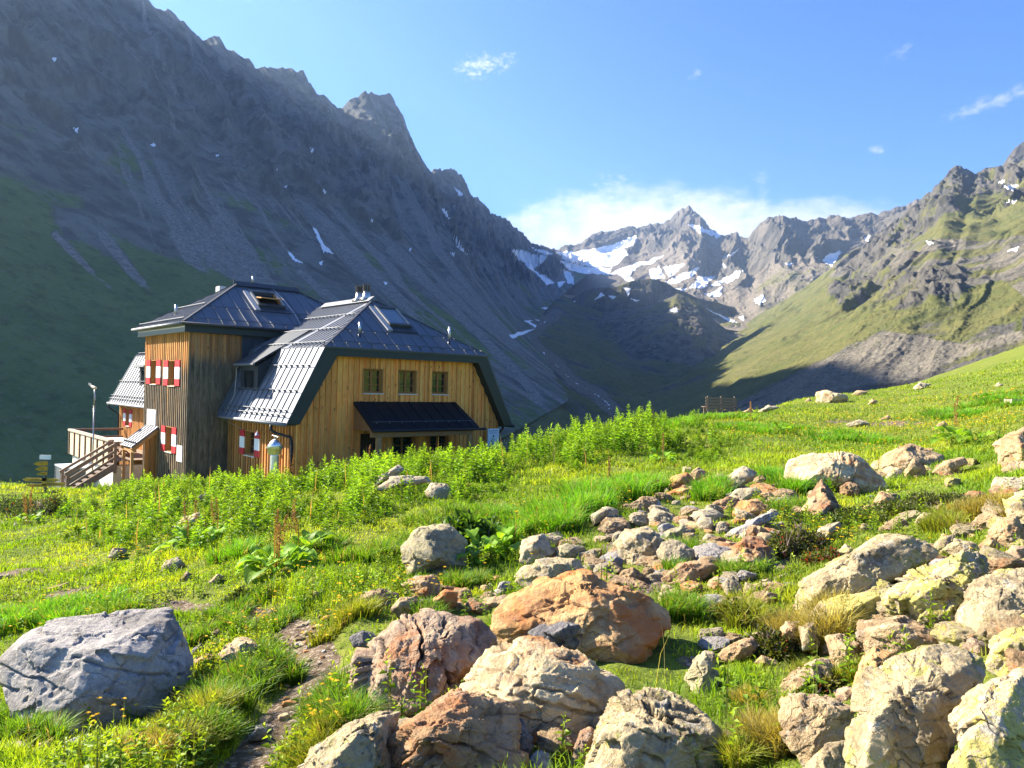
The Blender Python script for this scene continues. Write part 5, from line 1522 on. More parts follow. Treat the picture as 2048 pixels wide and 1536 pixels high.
def rock(poly, typ, label, faces='top', d=None, thick=0.85, k=None, nose=None, rough=1.0, sink=0.10, group=None, name="boulder", strata=None, crack=0.0, p_soft=34, lift=0.0, cat=None, lean=None):
    """poly: silhouette in photo pixels; the stone gets its distance from where its foot meets the ground"""
    global _rock_n
    _rock_n += 1
    rs = np.random.default_rng(1000 + _rock_n)
    P = np.array(poly, float)
    x0, y0 = P.min(0); x1, y1 = P.max(0)
    w_px, h_px = x1 - x0, y1 - y0
    if lean is None: lean = 0.0 if faces in ('wedge', 'dark') else 0.65 if max(w_px, h_px) > 60 else 0.4
    g = ground_hit([P[:, 0].mean()], [y1 - 0.04 * h_px])[0]
    d0 = g @ cF
    d0 = d0 + 0.05 * w_px / FOC * d0
    d = d0 if d is None else min(d, d0 * 1.04)
    # bottom goes into the soil
    Q = P.copy(); low = Q[:, 1] > y0 + 0.72 * h_px
    Q[low, 1] += sink * h_px
    H = hull2(Q)
    c = np.mean(H, 0)
    C = at(c[0], c[1], d)
    R = 0.5 * math.sqrt(w_px * h_px * (1 + sink)) / FOC * d
    Rw = 0.5 * max(w_px, h_px) / FOC * d
    view = C / np.linalg.norm(C)
    right = np.cross(view, (0, 0, 1)); right /= np.linalg.norm(right)
    away = np.array([view[0], view[1], 0]); away /= np.linalg.norm(away)
    N = []; Hs = []
    Dv = C @ view
    for i in range(len(H)):
        a = ray(*H[i]); b = ray(*H[(i + 1) % len(H)])
        n = np.cross(a, b); n /= np.linalg.norm(n)
        if n @ C > 0: n = -n                      # plane through the eye; outward means away from the centre
        A = a / (a @ view) * Dv
        for tilt in (rs.uniform(0.12, 0.35), -rs.uniform(0.10, 0.45)):
            m_ = n - view * tilt; m_ /= np.linalg.norm(m_)
            N.append(m_); Hs.append(max((A - C) @ m_, 0.05 * R))
    T = thick * R * 1.35
    upv = np.cross(right, view)
    Hp = np.array([ray(*h_) for h_ in H]); Hp = Hp / (Hp @ view)[:, None] * Dv - C
    if isinstance(faces, str):
        (fx, fy), fl = FACES[faces]
        nz = (x0 + (fx + rs.normal() * 0.06) * w_px, y0 + (fy + rs.normal() * 0.05) * h_px)
    else:
        nz = (x0 + 0.55 * w_px, y0 + 0.68 * h_px)
        fl = faces if len(faces[0]) == 3 else [((v_[0], v_[2], (1.55 if v_[2] > 0.6 else 0.85) + f) if math.hypot(v_[0], v_[2]) > 0.45 else (0, 0, 1.25 + 0.8 * f)) for v_, f in faces]
    if nose is not None: nz = nose
    nr = ray(*nz); nr = nr / (nr @ view) * Dv - C
    for er, eu_, prot in fl:
        tf = T * prot * (1.45 if eu_ * 0.55 - er * 0.78 > 0.3 else 1.0)
        if er == 0 and eu_ == 0:
            n = -view + rs.normal(size=3) * 0.15; n /= np.linalg.norm(n); N.append(n); Hs.append(T * prot); continue
        ang = math.atan2(eu_, er) + rs.normal() * 0.10
        e = math.cos(ang) * right + math.sin(ang) * upv
        se = (Hp @ e).max(); ne = nr @ e
        th = math.atan2(max(se - ne, 0.05 * R), tf); th = min(max(th, 0.22), 1.35)
        # plane touching the outline on this side and passing through the nearest corner
        n = math.cos(math.pi / 2 - th) * -view * 1.0 + math.cos(th) * e if False else math.sin(th) * -view + math.cos(th) * e
        N.append(n); Hs.append(max(math.cos(th) * se, 0.08 * R))
    for _ in range(6):                            # far side and underside
        n = away * rs.uniform(0.6, 1) + right * rs.normal() * 0.6 + np.array([0, 0, rs.normal() * 0.5]); n /= np.linalg.norm(n)
        N.append(n); Hs.append(T * rs.uniform(0.8, 1.05))
    N = np.array(N); Hs = np.array(Hs)
    size_px = max(w_px, h_px) / 2
    k = k or (7 if size_px > 95 else 6 if size_px > 38 else 5 if size_px > 13 else 4)
    D, F = ico(k)
    q = np.clip(D @ N.T / Hs[None, :], 0, None)
    r = 1.0 / (np.sum(q ** p_soft, 1)) ** (1.0 / p_soft)
    V = D * r[:, None]
    # chips: clean breaks struck off the near side
    for _ in range(13 if k >= 7 else 12 if k >= 6 else 9):
        m_ = rs.normal(size=3); m_ /= np.linalg.norm(m_)
        if m_ @ view > 0: m_ = -m_
        if m_ @ view > -0.42: continue
        dm = D @ m_; s_ = (V @ m_).max() * rs.uniform(0.76, 0.94)
        rr = np.linalg.norm(V, axis=1); lim = np.where(dm > 1e-3, s_ / np.maximum(dm, 1e-3), 1e9)
        V = D * np.minimum(rr, lim)[:, None]
    if lean:                                      # the stone lies back against the slope
        V = V + np.outer(lean * V[:, 2], away); rr = np.linalg.norm(V, axis=1); D = V / rr[:, None]
    for ax_ in (right, upv):                      # bring the rounded body back to the size of its outline
        pv = V @ ax_; ph = Hp @ ax_
        lo, hi, tlo, thi = pv.min(), pv.max(), ph.min(), ph.max()
        V = V + np.outer((pv - lo) / (hi - lo) * (thi - tlo) + tlo - pv, ax_)
    off = rs.uniform(0, 90, 3)
    W = V / R
    ax = np.array(strata if strata is not None else rs.normal(size=3), float); ax /= np.linalg.norm(ax)
    lay = (W @ ax)
    Ws = W * 1.0
    n1 = fbm(W * 1.3 + off, 3, 0.5, seed=800)
    n2 = fbm(W * 4.2 + off, 5, 0.55, seed=801)
    st = perlin(np.stack([lay * 7 + 0.8 * n1 + off[0], W[:, 0] * 0.8, W[:, 1] * 0.8], 1), 802)
    stp = np.round(st * 3) / 3
    cr = ridged(np.stack([lay * 2.6 + 0.5 * n1 + off[1], (W @ np.cross(ax, [0.3, 0.5, 0.8])) * 0.7, n1 * 0.6], 1), 3, 0.5, seed=803)
    crk = smooth(cr, 1.12, 1.45)
    # broken facets: cells with slightly different depth
    cell = perlin(np.round(W * 2.3 + 0.25 * n2[:, None] + off) * 7.31, 804)
    facet = 0
    for ns, amp, tl, sd in ((30, 0.036, 0.30, 1), (150, 0.016, 0.34, 2)):
        S = rs.uniform(-1.3, 1.3, (ns, 3)); So = rs.normal(size=ns) * amp; St = rs.normal(size=(ns, 3)) * tl * (0.5 if sd == 2 else 1)
        Ww = W + 0.10 * np.stack([n2, np.roll(n2, 7), n1], 1) / sd
        if k < 6 and sd == 2: continue
        di = np.argmin(np.linalg.norm((Ww * np.array([1, 1, 1.35]))[:, None, :] - S[None], axis=2), axis=1) if len(W) <= 12000 else np.concatenate([np.argmin(((Ww[i0:i0 + 8000] * np.array([1, 1, 1.35]))[:, None, :] - S[None]).__pow__(2).sum(2), axis=1) for i0 in range(0, len(W), 8000)])
        facet = facet + So[di] + np.sum(St[di] * (W - S[di]), 1) * 0.28
    facet = np.clip(facet, -0.11, 0.11)
    tq = lay * 5.2 + 0.9 * n1 + 0.35 * n2 + off[2]; fr = tq - np.floor(tq)
    ledge = (smooth(fr, 0.0, 0.82) - smooth(fr, 0.86, 1.0) - 0.4) * (0.5 + 0.5 * smooth(n1, -0.3, 0.4))
    disp = rough * (0.018 * ledge + facet + 0.028 * n1 + 0.012 * n2 + 0.022 * stp + 0.014 * cell) - (0.05 + 0.14 * crack) * crk * (0.4 + crack)
    if k >= 6: disp = disp + rough * 0.004 * fbm(W * 17 + off, 4, 0.6, seed=805) + rough * 0.005 * (ridged(W * 6 + off, 3, 0.5, seed=806) - 0.7)
    disp = disp - 0.02
    V = V + D * (disp * R)[:, None]
    o = np_mesh(name, V, [F], RM[typ], None, True, dict(crack=np.clip(crk * (0.35 + crack), 0, 1)))
    o.location = C + np.array([0, 0, lift])
    tag(o, label, cat or ("boulder" if R > 0.22 else "stone"), group)
    ROCK_SPOTS.append((C[0], C[1], Rw * 0.8))
    return o


def z4(p): return [(x / 2.415 + 600, y / 2.415 + 900) for x, y in p]
def z5(p): return [(x / 2.239 + 1248, y / 2.239 + 850) for x, y in p]
def z3(p): return [(x / 2.416, y / 2.416 + 900) for x, y in p]
def z8(p): return [(x / 2.16 + 1100, y / 2.16 + 720) for x, y in p]


def build_rocks():
    B = rock
    # ---- foreground
    B(z3([(-45, 1000), (100, 850), (180, 815), (300, 812), (560, 778), (820, 760), (862, 870), (925, 950), (935, 1040), (880, 1150), (780, 1230), (600, 1290), (400, 1390), (230, 1350), (100, 1330), (60, 1230), (-45, 1090)]), 'slate',
      "huge slate grey boulder with a flat sunlit top beside the path", [(-0.15, 1.0, 1.3), (0.95, -0.05, 0.8), (-0.2, -1.0, 0.7), (-1.0, -0.3, 0.9)], nose=(285, 1395), d=5.25, thick=0.8, strata=(0.25, 0.2, 0.95), rough=0.5, crack=0.15)
    B(z4([(255, 1040), (330, 940), (430, 900), (470, 830), (530, 800), (640, 790), (860, 810), (925, 870), (945, 975), (900, 1010), (760, 1120), (600, 1210), (500, 1250), (370, 1250), (350, 1180), (290, 1110)]), 'mauve',
      "mauve brown boulder split by deep black cracks", [(-0.3, 0.95, 1.2), (1.0, 0.0, 0.8), (-0.3, -1.0, 0.6), (-1.0, 0.0, 1.0)], nose=(850, 1385), d=4.7, strata=(0.85, 0.35, -0.2), crack=0.8, rough=1.2, thick=0.7)
    B(z4([(915, 850), (930, 760), (1010, 690), (1280, 560), (1360, 575), (1580, 670), (1785, 770), (1740, 880), (1620, 1010), (1420, 1020), (1010, 905), (950, 870)]), 'orange',
      "large orange slab boulder with a shadowed right flank", [(-0.25, 0.97, 1.3), (0.95, -0.1, 0.8), (-0.3, -0.95, 0.8)], nose=(1265, 1270), d=5.6, thick=0.8, strata=(-0.3, 0.3, 0.9), rough=0.8, crack=0.1)
    B(z4([(1085, 880), (1190, 820), (1270, 808), (1375, 825), (1400, 900), (1415, 1030), (1330, 1050), (1240, 960)]), 'dark', "dark purple grey rock wedged between the orange and cream boulders", 'dark', d=4.95, nose=(1150, 1270))
    B(z4([(760, 1130), (880, 1020), (990, 960), (1060, 890), (1200, 888), (1290, 960), (1380, 1040), (1530, 1090), (1572, 1150), (1520, 1210), (1420, 1310), (1330, 1330), (1210, 1430), (1120, 1390), (1070, 1300), (900, 1215)]), 'cream',
      "big cream white boulder with a rust brown right face", [(-0.75, 0.65, 1.2), (1.0, 0.1, 0.8), (0.0, -1.0, 0.6), (0.1, 1.0, 1.2)], nose=(1115, 1420), d=4.25, strata=(0.2, 0.4, 0.9), rough=0.9, crack=0.2)
    B(z4([(340, 1640), (380, 1490), (480, 1350), (650, 1200), (760, 1138), (900, 1210), (1060, 1230), (1072, 1290), (1110, 1370), (1100, 1470), (1040, 1640)]), 'brown',
      "dark brown jagged boulder at the bottom edge of the photo", [(-0.75, 0.65, 1.2), (0.9, 0.4, 0.75), (0.0, -1.0, 0.6)], nose=(850, 1510), d=3.45, crack=0.3, rough=1.2)
    B(z4([(-30, 1640), (0, 1530), (100, 1400), (180, 1345), (290, 1340), (380, 1260), (490, 1258), (480, 1350), (420, 1640)]), 'lichen',
      "lichen speckled boulder with a brown flat face at the bottom left of the rock group", [((-0.62, -0.35, 0.70), 0.42), ((0.25, -0.95, 0.15), 0.34), ((0.1, -0.4, 0.9), 0.5)], nose=(675, 1460), d=3.7)
    B(z4([(480, 1220), (540, 1165), (590, 1195), (575, 1250), (500, 1300)]), 'brown', "small brown knob of rock above the lichen speckled boulder", 'round', d=3.95)
    B(z4([(1350, 1640), (1400, 1450), (1450, 1390), (1460, 1280), (1540, 1200), (1660, 1138), (1720, 1150), (1900, 1230), (2000, 1340), (2040, 1480), (2070, 1640)]), 'lichen',
      "broad brown and lichen boulder with torn ledges at the bottom centre", [(-0.5, 0.86, 1.2), (0.4, 0.9, 1.2), (1.0, -0.2, 0.8)], nose=(1310, 1520), d=3.55, crack=0.35, rough=1.3, strata=(0.4, 0.2, 0.9))
    B(z4([(1305, 1500), (1350, 1350), (1400, 1330), (1435, 1370), (1405, 1460), (1350, 1540)]), 'mauve', "small mauve rock leaning on the left of the torn brown boulder", 'lit', d=3.6)
    B(z4([(1060, 1640), (1080, 1530), (1150, 1448), (1205, 1470), (1230, 1550), (1230, 1640)]), 'slate', "small grey rock in the gap at the bottom edge", 'round', d=3.5)
    B(z4([(1000, 1340), (1070, 1300), (1125, 1390), (1110, 1560), (1020, 1560)]), 'dark', "dark rock in shadow right of the jagged brown boulder", 'dark', d=3.85)
    # ---- right hand pile
    B(z5([(985, 1700), (1040, 1290), (1110, 1100), (1230, 1030), (1440, 978), (1600, 1020), (1625, 1110), (1480, 1290), (1380, 1400), (1270, 1700)]), 'lichen',
      "huge lichen covered boulder filling the lower right pile", [(-0.6, 0.8, 1.2), (0.2, 1.0, 1.2), (1.0, 0.0, 0.8)], nose=(1800, 1500), d=3.0, rough=1.1, crack=0.1)
    B(z5([(1450, 1700), (1480, 1330), (1560, 1200), (1640, 1130), (1791, 1058), (1980, 1080), (2050, 1700)]), 'yellow',
      "biggest yellow lichen boulder in the bottom right corner", [(-0.7, 0.7, 1.2), (0.1, 1.0, 1.2), (1.0, 0.0, 0.8)], nose=(1960, 1540), d=2.55, rough=1.0)
    B(z5([(1260, 1640), (1290, 1420), (1400, 1310), (1475, 1288), (1480, 1400), (1450, 1640)]), 'dark', "grey dark rock squeezed between the two largest lichen boulders", 'round', d=2.75)
    B(z5([(1615, 1070), (1640, 970), (1720, 915), (1880, 890), (1960, 960), (1900, 1090), (1700, 1110)]), 'yellow', "yellow lichen boulder on top of the corner boulder", 'round', d=3.1)
    B(z5([(1725, 940), (1791, 850), (1900, 830), (1960, 900), (1900, 980)]), 'yellow', "yellow lichen rock at the right edge behind the corner boulders", 'round', d=3.6)
    B(z5([(1485, 850), (1570, 690), (1680, 636), (1820, 636), (1920, 750), (1820, 880), (1640, 990), (1540, 920)]), 'lichen', "tall tan boulder with lichen leaning at the right edge", [(-0.7, 0.7, 1.2), (0.3, 0.95, 1.2), (0.0, -1.0, 0.7)], nose=(2000, 1260), d=4.3, rough=0.8)
    B(z5([(1170, 800), (1180, 730), (1330, 650), (1480, 590), (1580, 553), (1645, 600), (1610, 670), (1490, 830), (1545, 915), (1430, 925), (1300, 872)]), 'yellow',
      "dark furrowed boulder blotched with yellow lichen", [(-0.5, 0.87, 1.2), (1.0, 0.0, 0.8), (0.0, -1.0, 0.7)], nose=(1890, 1235), d=4.7, crack=0.3, rough=1.4, strata=(0.7, 0.2, 0.6))
    B(z5([(740, 780), (830, 690), (960, 610), (1080, 530), (1170, 478), (1320, 473), (1425, 570), (1380, 605), (1250, 640), (1080, 750), (900, 800), (830, 832), (770, 820)]), 'lichen',
      "long tilted slab with grey top and pale lichen", [(-0.4, 0.9, 1.3), (1.0, -0.1, 0.8), (-0.2, -1.0, 0.6)], nose=(1700, 1185), d=5.5, rough=0.8, strata=(-0.4, 0.3, 0.85))
    B(z5([(815, 850), (900, 780), (1050, 748), (1190, 760), (1178, 835), (1050, 865), (860, 880)]), 'yellow', "low lichen slab in front of the long tilted slab", 'slab', d=4.9)
    B(z5([(1035, 900), (1060, 865), (1230, 858), (1350, 905), (1425, 965), (1360, 1010), (1200, 1040), (1090, 1020)]), 'tan', "tan lichen block under the furrowed boulder", 'lit', d=4.1)
    B(z5([(905, 950), (990, 942), (1060, 980), (1055, 1090), (1000, 1115), (920, 1055)]), 'tan', "upright tan block with a flat face left of the lichen block", 'lit', d=4.2)
    B(z5([(698, 905), (730, 873), (792, 880), (780, 960), (710, 965)]), 'tan', "small tan rock at the left end of the right pile", 'round', d=4.7)
    B(z5([(780, 905), (850, 878), (885, 930), (870, 985), (800, 1000)]), 'lichen', "small lichen rock beside a grass tuft in the right pile", 'round', d=4.55)
    B(z5([(1022, 1160), (1060, 1040), (1120, 998), (1215, 1020), (1150, 1110), (1070, 1210)]), 'orange', "rusty orange rock wedged left of the huge lichen boulder", 'lit', d=3.55)
    B(z5([(665, 1190), (740, 1110), (850, 1048), (935, 1058), (950, 1110), (830, 1165), (690, 1230)]), 'tan', "smooth tan slab below the dwarf shrub", 'slab', d=4.1)
    B(z5([(682, 1300), (700, 1220), (760, 1198), (900, 1208), (1045, 1262), (1025, 1390), (960, 1450), (880, 1475), (820, 1500), (720, 1385)]), 'tan', "rounded tan block with a flat top at the lower right", [(-0.3, 0.95, 1.2), (0.9, -0.2, 0.8), (-1.0, -0.2, 0.9), (0.0, -1.0, 0.6)], nose=(1670, 1460), d=3.55, crack=0.2)
    B(z5([(935, 1190), (1000, 1165), (1075, 1190), (1055, 1270), (980, 1265)]), 'mauve', "broken brown rubble rock between tan block and lichen boulder", 'round', d=3.6)
    B(z5([(805, 1520), (900, 1430), (1000, 1415), (1020, 1560), (960, 1660), (820, 1660)]), 'lichen', "small lichen rock at the bottom edge under the rounded tan block", 'round', d=3.2)
    B(z5([(1505, 1000), (1560, 952), (1645, 990), (1625, 1055)]), 'mauve', "little reddish rock in the dark gap of the right pile", 'round', d=3.8)
    B(z5([(1695, 330), (1791, 288), (1900, 340), (1900, 480), (1760, 475), (1715, 420)]), 'lichen', "lichen boulder cut by the right edge above the pile", 'lit', d=6.6)
    B(z5([(1620, 490), (1680, 418), (1760, 408), (1820, 540), (1730, 550)]), 'tan', "tan rock below the edge boulder at the right", 'lit', d=6.0)
    B(z5([(1585, 540), (1640, 503), (1715, 550), (1650, 590)]), 'brown', "dark brown rock in the hollow behind the furrowed boulder", 'dark', d=5.9)
    B(z5([(1692, 590), (1740, 540), (1830, 545), (1830, 615)]), 'mauve', "purple grey stone at the right edge above the tall tan boulder", 'round', d=5.3)
    B(z5([(1365, 625), (1400, 600), (1505, 598), (1450, 640)]), 'slate', "thin grey stone between the tilted slab and the furrowed boulder", 'slab', d=5.3)
    B(z5([(1382, 550), (1420, 500), (1482, 493), (1475, 560), (1410, 575)]), 'lichen', "pale lichen knob behind the tilted slab", 'round', d=6.2)
    B(z5([(1418, 565), (1480, 508), (1582, 528), (1605, 565), (1500, 600)]), 'lichen', "lichen rock behind the furrowed boulder", 'round', d=5.9)
    B(z5([(945, 575), (990, 530), (1052, 560), (1020, 605)]), 'lichen', "small lichen stone left of the tilted slab top", 'round')
    # ---- between pile and orange boulder
    B(z5([(412, 1035), (470, 985), (570, 948), (605, 980), (580, 1022), (500, 1062)]), 'brown', "brown stone beside the twiggy shrub right of the shadow", 'slab')
    B(z5([(572, 1065), (620, 1032), (692, 1060), (660, 1085)]), 'tan', "small tan stone under the twiggy shrub", 'slab')
    B(z5([(268, 1145), (300, 1100), (320, 1050), (370, 1005), (425, 1130), (400, 1205), (330, 1185)]), 'green', "grey and olive rock half in the shadow of the orange boulder", 'lit')
    B(z5([(603, 795), (640, 743), (692, 760), (660, 802)]), 'tan', "small tan stone in the grass left of the tilted slab", 'round')
    B(z5([(258, 875), (330, 820), (392, 820), (365, 865)]), 'brown', "brown stone behind the shaded end of the orange boulder", 'slab')
    B(z5([(558, 725), (640, 688), (662, 700), (600, 735)]), 'tan', "thin stone sliver lying in the grass below the big brown slab", 'slab')
    B(z4([(1728, 740), (1740, 690), (1800, 668), (1872, 690), (1878, 740), (1790, 750)]), 'yellow', "pale round stone with lichen right of the orange boulder", 'round')
    # ---- middle rubble field
    B(z4([(487, 490), (545, 372), (720, 353), (815, 455), (805, 570), (640, 602), (530, 612)]), 'green',
      "squared grey green block perched on a smaller stone", [((-0.78, -0.55, 0.30), 0.50), ((0.62, -0.78, 0.10), 0.50), ((0.05, -0.35, 0.93), 0.62)], nose=(852, 1100), d=8.1, thick=0.95, p_soft=40, sink=0.0)
    B(z4([(490, 650), (530, 618), (640, 597), (662, 625), (682, 690), (625, 740), (560, 705)]), 'tan', "tan stone carrying the squared block", 'lit', d=7.6)
    B(z4([(443, 765), (480, 718), (567, 702), (588, 760), (560, 805), (462, 810)]), 'tan', "pale stone with a dark right side in front of the squared block", 'wedge')
    B(z4([(612, 745), (700, 670), (762, 688), (762, 752), (640, 790)]), 'orange', "small bright orange stone below the squared block", 'wedge')
    B(z4([(287, 695), (400, 668), (472, 700), (440, 748), (298, 755)]), 'tan', "crumbling tan stone half sunk in the grass left of the squared block", 'slab', rough=1.5)
    B(z4([(242, 905), (300, 868), (350, 878), (388, 915), (350, 955), (258, 945)]), 'dark', "dark round stone beside the path bend", 'round')
    B(z4([(1058, 525), (1070, 440), (1180, 403), (1228, 490), (1180, 525), (1090, 545)]), 'pale', "pale block beside the big leaved plant", 'lit')
    B(z4([(1178, 405), (1250, 391), (1282, 430), (1220, 455)]), 'pale', "small pale stone behind the pale block", 'slab', d=9.2)
    B(z4([(1227, 485), (1290, 448), (1372, 465), (1378, 500), (1310, 526), (1250, 515)]), 'green', "olive stone right of the pale block", 'round')
    B(z4([(1022, 625), (1070, 558), (1180, 518), (1340, 528), (1385, 590), (1290, 630), (1180, 640), (1080, 665)]), 'lichen', "rounded tan boulder just behind the orange boulder", 'round', d=6.9)
    B(z4([(938, 695), (960, 640), (1010, 628), (1028, 665), (960, 705)]), 'slate', "grey stone at the left tip of the orange boulder", 'round', d=6.9)
    B(z4([(868, 655), (920, 643), (942, 680), (880, 695)]), 'tan', "tan pebble sized stone left of the orange boulder", 'round')
    B(z4([(1523, 455), (1570, 398), (1680, 373), (1765, 430), (1758, 505), (1680, 556), (1570, 545)]), 'lichen', "broad tan lichen boulder in the middle of the rubble", 'lit')
    B(z4([(1738, 400), (1850, 363), (1912, 420), (1885, 485), (1780, 475)]), 'green', "olive lichen boulder joined to the broad tan boulder", 'dark', d=8.6)
    B(z4([(1398, 315), (1480, 273), (1538, 290), (1532, 322), (1420, 358)]), 'pale', "white stone with a flat top at the left end of the rubble", 'slab')
    B(z4([(1428, 375), (1480, 318), (1522, 340), (1532, 388), (1450, 393)]), 'tan', "tan stone just below the white flat stone", 'lit', d=9.4)
    B(z4([(1588, 335), (1640, 288), (1703, 305), (1703, 355), (1600, 365)]), 'dark', "dark grey stone behind the broad tan boulder", 'round', d=9.9)
    B(z4([(1608, 268), (1680, 256), (1742, 280), (1690, 308), (1620, 293)]), 'orange', "flat orange stone at the back of the rubble", 'slab')
    B(z4([(1472, 545), (1530, 508), (1563, 530), (1557, 575), (1490, 580)]), 'dark', "dark stone left of the broad tan boulder", 'dark')
    B(z4([(1743, 195), (1800, 128), (1870, 108), (1912, 150), (1880, 188), (1780, 195)]), 'orange', "orange stone on top of the rubble heap by the tall grass", 'lit', d=12.3)
    B(z4([(1762, 205), (1850, 178), (1898, 190), (1884, 248), (1800, 255)]), 'orange', "pale orange stone below the topmost orange stone", 'lit', d=11.8)
    B(z5([(485, 405), (500, 333), (600, 333), (662, 370), (642, 405), (540, 430)]), 'orange', "blocky orange stone in the centre of the rubble", 'lit', d=9.9)
    B(z5([(463, 335), (510, 288), (590, 278), (622, 300), (560, 330), (490, 350)]), 'pale', "pale flat stone above the blocky orange stone", 'slab', d=10.9)
    B(z5([(293, 412), (310, 388), (400, 373), (452, 410), (380, 445), (330, 450)]), 'pale', "smooth pale slab stone left of the blocky orange stone", 'slab', d=9.8)
    B(z5([(453, 270), (475, 213), (540, 183), (602, 210), (572, 255), (490, 288)]), 'pale', "pale stone with dark streaks at the back of the rubble", 'lit', d=12.0)
    B(z5([(388, 248), (420, 216), (462, 225), (452, 265)]), 'tan', "small tan stone left of the dark streaked pale stone", 'round', d=12.2)
    B(z5([(270, 235), (330, 190), (365, 205), (370, 245), (300, 255)]), 'tan', "small tan stone right of the topmost orange stone", 'round', d=12.6)
    B(z5([(648, 355), (690, 323), (742, 325), (757, 362), (690, 395)]), 'slate', "grey stone with a bright top right of the blocky orange stone", 'lit')
    B(z5([(412, 510), (560, 418), (660, 383), (692, 400), (560, 485), (440, 520)]), 'slate', "long narrow grey slab slanting through the rubble", [((-0.2, -0.45, 0.87), 0.3), ((0.5, -0.8, 0.2), 0.4)], d=9.0)
    B(z5([(338, 525), (370, 488), (412, 500), (424, 545), (390, 580), (340, 565)]), 'pale', "bluish white stone in a dark gap of the rubble", 'wedge', d=8.7)
    B(z5([(440, 462), (490, 418), (562, 425), (505, 465)]), 'brown', "brown stone between the smooth pale slab and the narrow grey slab", 'slab', d=9.4)
    B(z5([(278, 448), (300, 428), (382, 445), (375, 505), (330, 495)]), 'tan', "tan stone under the smooth pale slab", 'lit', d=9.2)
    B(z5([(380, 470), (400, 452), (450, 462), (455, 490), (400, 495)]), 'dark', "little dark stone under the brown stone in the rubble", 'dark', d=9.1)
    B(z5([(393, 550), (440, 518), (512, 525), (505, 570), (430, 588)]), 'brown', "crumbly brown stone on the big brown slab", 'round', d=8.2, rough=1.6)
    B(z5([(413, 675), (408, 610), (540, 500), (612, 488), (692, 600), (682, 645), (560, 662), (480, 675)]), 'brown', "big flat brown slab in the right half of the rubble", [((-0.25, -0.52, 0.82), 0.30), ((0.5, -0.8, 0.25), 0.4)], d=7.6, strata=(0.3, 0.3, 0.9))
    B(z5([(253, 565), (290, 548), (412, 600), (380, 610), (270, 588)]), 'tan', "thin tan plate left of the big brown slab", 'slab', d=7.9)
    B(z5([(163, 695), (260, 618), (380, 603), (424, 640), (330, 695), (200, 718)]), 'brown', "low brown stone in front of the big brown slab", 'slab')
    B(z5([(508, 505), (540, 468), (572, 490), (562, 525), (520, 538)]), 'pale', "small upright white stone on the big brown slab", 'lit', d=8.4)
    B(z5([(848, 495), (880, 453), (972, 433), (962, 472), (890, 520)]), 'pale', "white flat stone right of the lichen pair", 'slab')
    B(z5([(618, 462), (640, 440), (702, 443), (702, 475), (640, 482)]), 'yellow', "left stone of the yellow lichen pair", 'round')
    B(z5([(738, 485), (790, 443), (832, 490), (832, 525), (770, 515)]), 'yellow', "right stone of the yellow lichen pair", 'round')
    B(z4([(1420, 605), (1480, 583), (1640, 640), (1722, 700), (1620, 700)]), 'brown', "low reddish rubble stone behind the orange boulder", 'slab', d=7.0)
    B(z4([(1530, 610), (1620, 580), (1680, 600), (1640, 645), (1560, 650)]), 'tan', "flat tan rubble stone in front of the broad tan boulder", 'slab', d=7.6)
    B(z4([(1700, 560), (1740, 545), (1785, 555), (1765, 590), (1710, 595)]), 'orange', "small orange rubble stone near the broad tan boulder", 'round')
    B(z5([(505, 1300 - 1040 + 0), (520, 245), (545, 250), (535, 275)]) if False else z5([(600, 310), (650, 298), (690, 320), (640, 335)]), 'tan', "small tan stone right of the pale flat stone", 'slab')
    # ---- upper meadow boulders
    B(z5([(722, 235), (740, 153), (870, 127), (985, 128), (1045, 138), (1130, 190), (1192, 265), (1172, 295), (1070, 298), (950, 315), (820, 278)]), 'cream',
      "largest cream boulder on the meadow with a dark right end", [(-0.3, 0.95, 1.3), (0.95, 0.1, 0.8), (0.0, -1.0, 0.6)], nose=(1712, 970), d=13.3, thick=0.8, crack=0.1)
    B(z5([(770, 390), (840, 300), (885, 243), (930, 290), (978, 370), (930, 408), (870, 425)]), 'brown', "pointed dark boulder in front of the largest cream boulder", [((-0.55, -0.62, 0.55), 0.36), ((0.6, -0.72, 0.35), 0.34), ((0.2, -0.6, 0.77), 0.5)], nose=(1645, 985))
    B(z5([(1112, 175), (1180, 118), (1290, 82), (1345, 110), (1428, 130), (1428, 175), (1330, 208), (1200, 205)]), 'tan', "long tan boulder behind the largest cream boulder", 'lit', d=16.5)
    B(z5([(1253, 210), (1300, 148), (1352, 190), (1358, 235), (1270, 240)]), 'tan', "small upright tan rock in front of the long tan boulder", 'wedge')
    B(z5([(1168, 245), (1190, 213), (1252, 205), (1265, 250)]), 'pale', "pale stone right of the largest cream boulder", 'round')
    B(z5([(1383, 205), (1430, 158), (1522, 143), (1542, 172), (1450, 220)]), 'tan', "flat tan rock at the right of the long tan boulder", 'lit')
    B(z5([(1648, 85), (1700, 38), (1800, -5), (1900, 60), (1860, 180), (1700, 185)]), 'tan', "tall tan boulder at the right edge of the meadow", 'round', d=11.5)
    B(z5([(1688, 200), (1740, 163), (1800, 163), (1880, 215), (1720, 220)]), 'tan', "low tan rock under the tall tan boulder", 'lit', d=10.8)
    B(z5([(1643, 275), (1665, 233), (1800, 232), (1880, 290), (1700, 325)]), 'pale', "pale flat rock at the right edge above the lichen boulder", 'slab', d=8.6)
    B(z5([(1103, 365), (1150, 298), (1218, 330), (1228, 358)]), 'brown', "small dark sided stone right of the pointed boulder", 'wedge')
    B(z5([(1323, 362), (1350, 338), (1382, 355), (1372, 378)]), 'pale', "left pale stone of a small group in the shrubs", 'round')
    B(z5([(1368, 375), (1430, 348), (1445, 380), (1390, 395)]), 'tan', "right tan stone of a small group in the shrubs", 'round')
